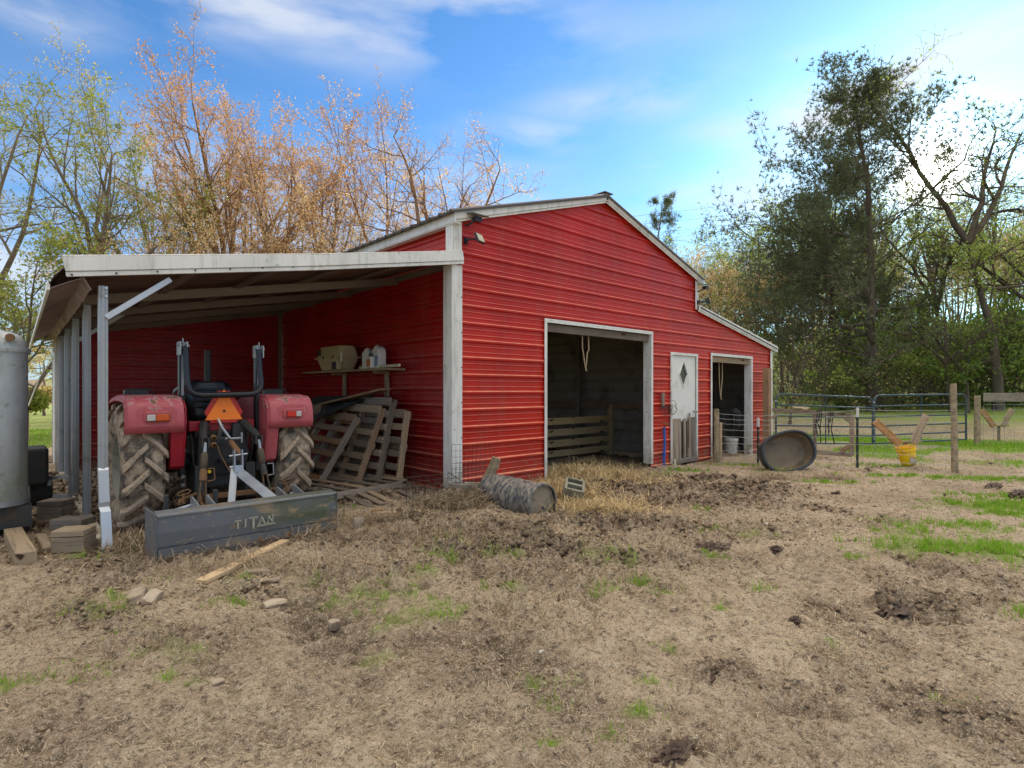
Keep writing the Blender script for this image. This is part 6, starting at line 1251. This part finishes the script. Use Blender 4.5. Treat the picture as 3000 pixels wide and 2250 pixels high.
# pine
def pine(lab, px, t, ytop, seed, limbs, ntuft, lw=1.0, tuft=.30, r0=.26, low=.12, name='pine_tree'):
    p = at(px, 1143, t); z = base_h(np.array([p.x]), np.array([p.y]))[0]; H = 1.35+(CY-ytop)/FOC*t-z; rg = np.random.default_rng(seed); segs, tips = [], []
    def rec(q, d, L, r, lev):
        n = 5; st = L/n; d = np.array(d, float)
        for i in range(n):
            d = d+rg.normal(size=3)*.13; d[2] += (.05 if lev == 1 else .06); d /= np.linalg.norm(d); e = q+d*st; segs.append((q, e, r*(1-.14*i), r*(1-.14*(i+1)))); 
            if lev >= 2 or i >= 3: tips.append((q, e))
            if lev < 3 and i >= 1:
                for _ in range(2 if lev == 1 else 1):
                    ax = rg.normal(size=3); ax[2] *= .5; ax -= d*ax.dot(d); ax /= np.linalg.norm(ax); c = d*.75+ax*.65; rec(e, c, L*rg.uniform(.3, .48), max(.008, r*.4), lev+1)
            q = e
    q = np.array([0, 0, -.2]); dd = np.array([.0, 0, 1.]); n = 26; tr_ = []
    for i in range(n):
        dd = dd+rg.normal(size=3)*.03; dd[2] = 1; dd /= np.linalg.norm(dd); e = q+dd*(H/n); f = i/n; segs.append((q, e, r0*(1-.85*f), r0*(1-.85*(i+1)/n))); tr_.append(e); q = e
    for k in range(limbs):
        f = low+(1-low)*((k+rg.random())/limbs)**.95; e = tr_[min(n-1, int(f*n))]; a = rg.uniform(0, 2*pi); L = H*lw*(.10+.26*math.sin(min(1, (1-f)*1.25)*pi*.62))*rg.uniform(.6, 1.15); rec(e, (math.cos(a), math.sin(a), rg.uniform(-.05, .45)+.5*f), L, .05*(1.15-f)+.01, 1)
    # the long low limb reaching towards the barn
    lf_ = -np.array([RT.x, RT.y, 0])
    for (hz, L, dz) in ((.30, .34*H, -.10), (.42, .27*H, .05), (.55, .24*H, .2)): e = tr_[int(hz*n)]; rec(e, lf_+np.array([0, 0, dz]), L, .08, 1)
    T = np.array([b for a, b in tips]); k = rg.integers(0, len(T), ntuft); c = T[k]+rg.normal(size=(ntuft, 3))*.14; nn = 9
    d = rg.normal(size=(ntuft, nn, 3)); d[:, :, 2] += .7; d /= np.linalg.norm(d, axis=2, keepdims=True); s = tuft*(.6+.6*rg.random((ntuft, nn, 1)))
    w_ = np.cross(d, rg.normal(size=d.shape)); w_ /= np.linalg.norm(w_, axis=2, keepdims=True); w_ *= .017; C = c[:, None]; v = np.stack([C-w_+0*d, C+w_+0*d, C+d*s], 2).reshape(-1, 3)
    o = thing(name, (p.x, p.y, z), lab, 'pine tree'); WMo = WM[o.name]; WM[o.name] = Matrix(); segs_mesh('trunk', segs, 'bark_d', o); fast_mesh('crown', v, np.arange(len(v)), 3, 'needle', o); WM[o.name] = WMo; return o
pine('tall dark pine with a long low limb reaching over the barn corner', 2555, 26, 325, 5, 66, 10500, 1.12, .19)
pine('distant pine top showing above the right slope of the barn roof', 1885, 62, 605, 8, 26, 1500, .55, .5, .25, .3)
pine('shorter dark pine standing left of and behind the tall pine', 2450, 33, 545, 9, 46, 8000, .85, .22, .2, .2)
tree('leafy_tree', 'broad light green tree above the barn wing roof', 2290, 38, 640, 330, 38, 'lf_mid', 12000, .14, lead=4, dens=1.4, trunk=.3)
tree('leafy_tree', 'tall dark thin-crowned tree against the bright sky at the right', 2925, 25, 190, 520, 31, 'lf_mid', 5500, .11, 'bark_d', lead=3, dens=1.25, trunk=.5, r0=.24, droop=None)
tree('leafy_tree', 'dark tree with a leaning trunk between the pine and the tall thin-crowned tree', 2765, 30, 520, 360, 32, 'lf_mid', 4500, .12, 'bark_d', lead=3, dens=1.3, trunk=.45, r0=.20, lean=(-.12, .1))
tree('leafy_tree', 'bright green tree in leaf at the right edge', 3020, 27, 560, 480, 33, 'lf_mid', 6000, .13, 'bark_d', lead=4, dens=1.35, trunk=.35, r0=.2)
tree('leafy_tree', 'light green tree rising left of the pine', 2400, 40, 590, 330, 34, 'lf_mid', 14000, .15, lead=4, dens=1.4, trunk=.4)
tree('leafy_tree', 'green-topped tree above the tan thicket right of the barn', 2210, 42, 625, 300, 35, 'lf_mid', 11000, .14, lead=4, dens=1.4, trunk=.4)
tree('budding_tree', 'tan budding tree just right of the barn wing roof', 2110, 36, 730, 300, 36, 'lf_gold', 15294, 0.117, 'bark_r', lead=4, dens=1.3, trunk=.3)
tree('budding_tree', 'small pale tree peeking over the right roof slope', 1985, 50, 720, 130, 37, 'lf_tan', 3932, 0.117, lead=3, dens=1.2, trunk=.3)
# slender wood on the hillside: five kinds, copied
protos = []
for i, (leaf, n_, hgt) in enumerate((('lf_mid', 1500, 15), ('lf_tan', 1100, 14), ('lf_mid', 900, 16), ('lf_gold', 1100, 13), ('lf_mid', 1200, 14))):
    rg = np.random.default_rng(60+i); segs, tips = grow(hgt, hgt*.26, rg, trunk=.62, lead=3, levels=3, dens=1.3, r0=.13, curve=.05, nodes=(9, 6, 5, 3, 3)); segs, tips = norm_tree(segs, tips, hgt, hgt*.30)
    protos.append((leaf, segs, tips, rg, n_))
woods = []
LABW = ['slender tree in the hillside wood with green upper leaves', 'slender tree in the hillside wood with tan buds', 'tall slender tree in the hillside wood with a high green crown', 'slender tree in the hillside wood with golden buds', 'short slender tree in the hillside wood with light green leaves']
rr = random.Random(99)
spots = []
for k in range(150):
    px = rr.uniform(1960, 3350); t = rr.uniform(33, 74)
    if px < 2150: t = max(t, 45)
    spots.append((px, t))
for k, (px, t) in enumerate(spots):
    i = k % 5; p = at(px, 1143, t); z = float(base_h(np.array([p.x]), np.array([p.y]))[0])
    lim = 690 if px < 2450 else 520; hmax = 1.35+(CY-lim)/FOC*t-z; s = min(rr.uniform(.75, 1.1), hmax/15*rr.uniform(.85, 1.05)); sz = Matrix.Translation((p.x, p.y, z)) @ Matrix.Rotation(rr.uniform(0, 6.28), 4, 'Z') @ Matrix.Diagonal((s*rr.uniform(.9, 1.3), s*rr.uniform(.9, 1.3), s, 1))
    if len(woods) < 5:
        leaf, segs, tips, rg, n_ = protos[i]; o = thing('wood_tree', (0, 0, 0), LABW[i], 'tree', LABW[i]); segs_mesh('trunk', segs, 'bark', o); leaf_mesh('crown', leaves_on(tips, rg, int(n_*.62), .15), .16, leaf, o, rg); o.matrix_basis = sz; woods.append(o)
    else: copy_tree(woods[i], sz)
# understorey: leafy shrubs and bare saplings on the bank
shr = []
LABS = ['dense dark green shrub in the thicket behind the blue gates', 'light green shrub in the thicket behind the blue gates', 'bare twiggy shrub in the thicket behind the blue gates']
for i, (leaf, n_) in enumerate((('lf_dark', 3800), ('lf_mid', 3400), ('lf_tan', 300))):
    rg = np.random.default_rng(80+i); segs, tips = grow(3.4, 4.2, rg, trunk=.12, lead=7, levels=4, dens=1.35, r0=.05, nodes=(3, 6, 5, 3, 3), curve=.15); segs, tips = norm_tree(segs, tips, 3.4, 4.4); o = thing('shrub', (0, 0, 0), LABS[i], 'shrub', LABS[i])
    segs_mesh('trunk', segs, 'bark_d', o); leaf_mesh('crown', leaves_on(tips, rg, n_, .12), .15, leaf, o, rg); shr.append(o)
first = [True]*3
def put_shrub(i, px, t, s, sz_=1.0):
    p = at(px, 1143, t); z = float(base_h(np.array([p.x]), np.array([p.y]))[0])-.05; mw = Matrix.Translation((p.x, p.y, z)) @ Matrix.Rotation(px*.37, 4, 'Z') @ Matrix.Diagonal((s, s, s*sz_, 1))
    if first[i]: o = shr[i]; o.matrix_basis = mw; first[i] = False
    else: o = copy_tree(shr[i], mw)
    kind_ = ('dense dark green shrub', 'light green shrub', 'bare twiggy shrub')[i]; where = 'on the bank right of the barn corner' if px < 2380 else 'left of the pine trunk' if px < 2560 else 'under the pine right of its trunk' if px < 2720 else 'behind the round fence post' if px < 2860 else 'behind the far fence at the right edge'
    n_same = sum(1 for q in bpy.data.objects if q.get('group') == 'shrubs of the thicket beyond the gates' and q is not o); big = 'wide ' if s >= 1.0 else 'small ' if s < .8 else ''
    o['label'] = big+('low ' if sz_ < 1.15 else 'tall ' if sz_ > 1.55 else '')+kind_+' '+('high on the hillside ' if t >= 38 else 'farther back ' if t >= 30 else 'close ')+where; o['group'] = 'shrubs of the thicket beyond the gates'
for (i, px, t, s, z_) in ((0, 2470, 27, .75, .9), (0, 2560, 28, .9, 1.2), (1, 2640, 27.5, .8, 1.2), (0, 2700, 29, .9, 1.3), (1, 2530, 30, .9, 1.6), (0, 2880, 27, .95, 1.3), (0, 2960, 26.5, 1.0, 1.5), (1, 3040, 26, 1.1, 1.5), (1, 2800, 31, .9, 1.3), (0, 2840, 33, 1.0, 1.1), (0, 2620, 32, 1.1, 1.5), (1, 2440, 33, .8, 1.3), (1, 2350, 40, .9, 1.2), (0, 2930, 31, 1.0, 1.3), (1, 2990, 36, 1.2, 1.2),
        (2, 2330, 26, .8, 1.1), (2, 2300, 25, .7, 1.3), (2, 2500, 26, .9, .9), (2, 2760, 26.5, .9, .9), (2, 2660, 26, .8, .8), (2, 2740, 34, 1.2, 1.4), (2, 2420, 29, .9, 1.3), (2, 2850, 30, 1.1, 1.3), (1, 2260, 46, 1.1, 1.2), (1, 2150, 48, 1.2, 1.2), (0, 3120, 28, 1.2, 1.6), (1, 3200, 30, 1.4, 1.6), (2, 2590, 25.5, .8, .7), (0, 2740, 36, 1.2, 1.1), (1, 2540, 38, 1.1, 1.2), (0, 2420, 44, 1.2, 1.1), (1, 2660, 42, 1.3, 1.2)): put_shrub(i, px, t, s, z_)
tree('sapling', 'forked bare sapling on the grass bank right of the barn corner', 2315, 23.5, 900, 200, 41, 'lf_tan', 150, .1, 'bark_d', cat='sapling', lead=3, levels=3, dens=1.0, trunk=.25, r0=.075)
tree('sapling', 'thin leaning sapling left of the pine trunk', 2400, 24, 930, 150, 42, 'lf_mid', 400, .12, 'bark_d', cat='sapling', lead=2, levels=3, dens=1.0, trunk=.4, r0=.06)
tree('sapling', 'crooked dark tree leaning right of the pine trunk', 2790, 24.5, 820, 280, 43, 'lf_dark', 1200, .13, 'bark_d', cat='tree', lead=3, dens=1.1, trunk=.4, r0=.12, lean=(-.25, .2))
tree('sapling', 'dark crooked sapling with bare limbs behind the round fence post', 2835, 23.8, 900, 220, 44, 'lf_dark', 700, .13, 'bark_d', cat='sapling', lead=3, dens=1.0, trunk=.4, r0=.10)
# overhead wires
for k, (ya, yb, lab) in enumerate(((620, 583, 'topmost overhead wire beyond the barn roof'), (638, 607, 'second overhead wire from the top beyond the barn roof'), (668, 636, 'third overhead wire from the top beyond the barn roof'), (688, 655, 'lowest overhead wire beyond the barn roof'))):
    m = MB(); pts = []
    for i in range(13): f = i/12; pts.append(at(1500+1000*f, ya+45+(yb-ya)*3.2*f+12*sin(pi*f), 90))
    m.tube(pts, .018, 4); tag(m.build('overhead_wire', 'iron', None), lab, 'overhead wire')
#@@PART4
# ------------------------------------------------------------------ ground litter
def zs(x, y):
    return height(x, y)[0]
def scatter(n, rg, x0=1.3, x1=16, half=50, near=1.0):
    a0 = math.atan2(FW.y, FW.x); th = a0+np.radians(rg.uniform(-half, half, n)); r = x0+(x1-x0)*rg.random(n)**near; return EYE.x+r*np.cos(th), EYE.y+r*np.sin(th), r
def outside(x, y): return ~((x > -.03) & (x < 9.7) & (y > -.03))
rg = np.random.default_rng(5)
# clods
x, y, r = scatter(100000, rg, 1.35, 15, 50, 1.0); wet, hay, g, ins = fields(x, y); k = (rg.random(len(x)) < (.30+.9*wet)*(1-.85*ins)) & outside(x, y); x, y, r, wet = x[k][:46000], y[k][:46000], r[k][:46000], wet[k][:46000]
iv = np.array([(1, 0, 0), (-1, 0, 0), (0, 1, 0), (0, -1, 0), (0, 0, 1), (0, 0, -1)], float); fi = np.array([(0, 2, 4), (2, 1, 4), (1, 3, 4), (3, 0, 4), (2, 0, 5), (1, 2, 5), (3, 1, 5), (0, 3, 5)])
sz = (.0035+.017*rg.random(len(x))**3)*(.45+1.5*wet)*np.clip(r/5.5, .35, 1.5); S = sz[:, None]*rg.uniform(.6, 1.5, (len(x), 3)); S[:, 2] *= .7; an = rg.uniform(0, 6.28, len(x))
vv = iv[None]*(1+.3*rg.normal(size=(len(x), 6, 1)).clip(-1.5, 1.5))*S[:, None]+rg.normal(size=(len(x), 6, 3))*sz[:, None, None]*.25; ca, sa = np.cos(an)[:, None], np.sin(an)[:, None]
vv = np.stack([vv[..., 0]*ca-vv[..., 1]*sa, vv[..., 0]*sa+vv[..., 1]*ca, vv[..., 2]], -1); z = zs(x, y); vv = vv+np.stack([x, y, z+S[:, 2]*.25], -1)[:, None]
off = (np.arange(len(x))*6)[:, None, None]; o = fast_mesh('dirt_clods', vv.reshape(-1, 3), (fi[None]+off).reshape(-1), 3, 'clod', None, kind='stuff', attrs=dict(wet=np.repeat(wet, 6))); tag(o, 'crumbled clods of dry and dark mud strewn over the yard', 'mud clods')
def strands(name, x, y, L, wdt, mat, lab, cat, rg, tilt=.25, lift=.012, parent=None):
    n = len(x); z = zs(x, y); a = rg.uniform(0, 2*pi, n); e = rg.normal(size=n)*tilt; d = np.stack([np.cos(a)*np.cos(e), np.sin(a)*np.cos(e), np.sin(e)], -1)*L[:, None]; s = np.stack([-np.sin(a), np.cos(a), 0*a], -1)*wdt[:, None]; up = rg.uniform(.1, 1, n)*lift
    c = np.stack([x, y, z+up+np.abs(np.sin(e))*L*.5], -1); b = rg.normal(size=(n, 3))*L[:, None]*.045; v = np.stack([c-d/2-s, c-d/2+s, c+b+s*1.1, c+b-s*1.1, c+d/2+s*.6, c+d/2-s*.6], 1).reshape(-1, 3)
    i = np.arange(n)[:, None]*6; f = np.concatenate([i+np.array([[0, 1, 2, 3]]), i+np.array([[3, 2, 4, 5]])], 1).reshape(-1); o = fast_mesh(name, v, f, 4, mat, parent, kind='stuff'); return tag(o, lab, cat) if parent is None else o
x, y, r = scatter(70000, rg, 1.3, 13, 50, 1.0); dn = fbm(x, y, 1.1, 3, 61); k = outside(x, y) & (rg.random(len(x)) < smooth(dn, .42, .7)+.08); x, y, r = x[k][:24000], y[k][:24000], r[k][:24000]
strands('straw_litter', x, y, (.015+.07*rg.random(len(x))**3)*np.clip(r/4, .6, 1.3), (.0009+.0011*rg.random(len(x)))*np.clip(r/3.5, .7, 2), 'straw', 'thin dry straw bits scattered over the whole muddy yard', 'straw', rg)
x = []; y = []
for (px, py, sx, sy, n) in ((1700, 1400, .85, .75, 9000), (1650, 1460, .5, .45, 4500), (1790, 1350, .9, .6, 3500), (1760, 1500, .55, .35, 2500), (1850, 1420, .7, .5, 1500)):
    c = on_z(px, py, -.03); u, v_ = rg.normal(size=n)*sx*.6, rg.normal(size=n)*sy*.6; x.append(c.x+RT.x*u+FW.x*v_); y.append(c.y+RT.y*u+FW.y*v_)
x, y = np.concatenate(x), np.concatenate(y); k = outside(x, y) | ((x > 1.65) & (x < 4.3) & (y < 1.3)); x, y = x[k], y[k]
strands('golden_hay', x, y, .05+.14*rg.random(len(x))**1.5, .0016+.0018*rg.random(len(x)), 'hay', 'golden loose hay spilled out of the wide barn doorway', 'hay', rg, .4, .05)
x = []; y = []
for (px, py, sx, sy, n) in ((430, 1600, .35, .3, 2200), (850, 1590, .5, .2, 1100), (1330, 1490, .4, .25, 2400), (600, 1600, .8, .25, 1200), (1100, 1540, .6, .2, 1200), (1240, 1590, .7, .35, 1200), (700, 1680, .6, .25, 900), (2270, 1395, .35, .15, 700), (2430, 1390, .3, .12, 500)):
    c = on_z(px, py, -.03); u, v_ = rg.normal(size=n)*sx*.6, rg.normal(size=n)*sy*.6; x.append(c.x+RT.x*u+FW.x*v_); y.append(c.y+RT.y*u+FW.y*v_)
x, y = np.concatenate(x), np.concatenate(y); k = outside(x, y); x, y = x[k], y[k]
strands('dead_grass', x, y, .04+.12*rg.random(len(x))**1.5, .0014+.0016*rg.random(len(x)), 'dead', 'matted brown dead grass round the box blade and wire basket', 'dead grass', rg, .45, .05)
# root clump spilling from the basket
n = 7000; q = rg.normal(size=(n, 3))*np.array([.26, .16, .055])+np.array([0, 0, .08]); P0 = np.array([-.34, -.62, -.02])+q*np.array([1, 1, 1]); x, y = P0[:, 0], P0[:, 1]
d = rg.normal(size=(n, 3)); d /= np.linalg.norm(d, axis=1, keepdims=True); L = .04+.09*rg.random(n); w_ = np.cross(d, rg.normal(size=(n, 3))); w_ = w_/np.linalg.norm(w_, axis=1, keepdims=True)*.0022; v = np.stack([P0-d*L[:, None]/2-w_, P0-d*L[:, None]/2+w_, P0+d*L[:, None]/2+w_, P0+d*L[:, None]/2-w_], 1).reshape(-1, 3)
tag(fast_mesh('root_clump', v, np.arange(4*n), 4, 'dead', None, kind='stuff'), 'clump of dry roots heaped beside the pale concrete blocks', 'roots')
# grass
def grass(name, x, y, hgt, wd, lab, rg, mat='blade_g', lean=.35):
    n = len(x); z = zs(x, y)-.004; a = rg.uniform(0, 2*pi, n); ln = rg.normal(size=(n, 2))*lean*hgt[:, None]; s = np.stack([np.cos(a), np.sin(a), 0*a], -1)*wd[:, None]; b = np.stack([x, y, z], -1); m_ = b+np.stack([ln[:, 0]*.35, ln[:, 1]*.35, hgt*.6], -1); t = b+np.stack([ln[:, 0], ln[:, 1], hgt*.95], -1)
    v = np.stack([b-s, b+s, m_+s*.7, m_-s*.7, t+s*.1, t-s*.1], 1).reshape(-1, 3); i = np.arange(n)[:, None]*6; f = np.concatenate([i+np.array([[0, 1, 2, 3]]), i+np.array([[3, 2, 4, 5]])], 1).reshape(-1); return tag(fast_mesh(name, v, f, 4, mat, None, kind='stuff'), lab, 'grass')
X, Y, Hh = [], [], []
for (px, py, sx, sy, am) in GRASS:
    c = on_z(px, py, -.03); area = sx*sy; nt_ = max(5, int(area*am*(330 if py < 1870 else 200))); big = .85 if py < 1560 else 1 if py < 1870 else .6
    cu, cvv = rg.normal(size=nt_)*sx*.6, rg.normal(size=nt_)*sy*.6
    for j in range(nt_):
        nb = int(rg.uniform(10, 34)); sp_ = rg.uniform(.012, .045); u = cu[j]+rg.normal(size=nb)*sp_; v_ = cvv[j]+rg.normal(size=nb)*sp_; X.append(c.x+RT.x*u+FW.x*v_); Y.append(c.y+RT.y*u+FW.y*v_); Hh.append(np.full(nb, rg.uniform(.025, .085)*big*(1 if am > .6 else .7)))
X, Y, Hh = map(np.concatenate, (X, Y, Hh)); k = outside(X, Y) & (rg.random(len(X)) < .50+.8*smooth(fbm(X, Y, 3.2, 4, 77), .40, .56)); X, Y, Hh = X[k], Y[k], Hh[k]; r = np.hypot(X-EYE.x, Y-EYE.y)
grass('grass_tufts', X, Y, Hh*rg.uniform(.5, 1.4, len(X)), np.clip(.0014*r/3, .0013, .004), 'short bright grass tufts scattered through the mud of the yard', rg)
x, y, r = scatter(150000, rg, 9, 25, 50, .8); wet, hay, g, ins = fields(x, y); k = (rg.random(len(x)) < g*.9-.1) & outside(x, y); x, y, r = x[k][:42000], y[k][:42000], r[k][:42000]
s_ = (x-EYE.x)*HD.x+(y-EYE.y)*HD.y
grass('pasture_grass', x, y, (.03+.05*rg.random(len(x)))*(1+2.2*smooth(s_, 18.5, 21)), .0035+.0003*r, 'pasture grass around and beyond the gates, taller near the bank', rg)
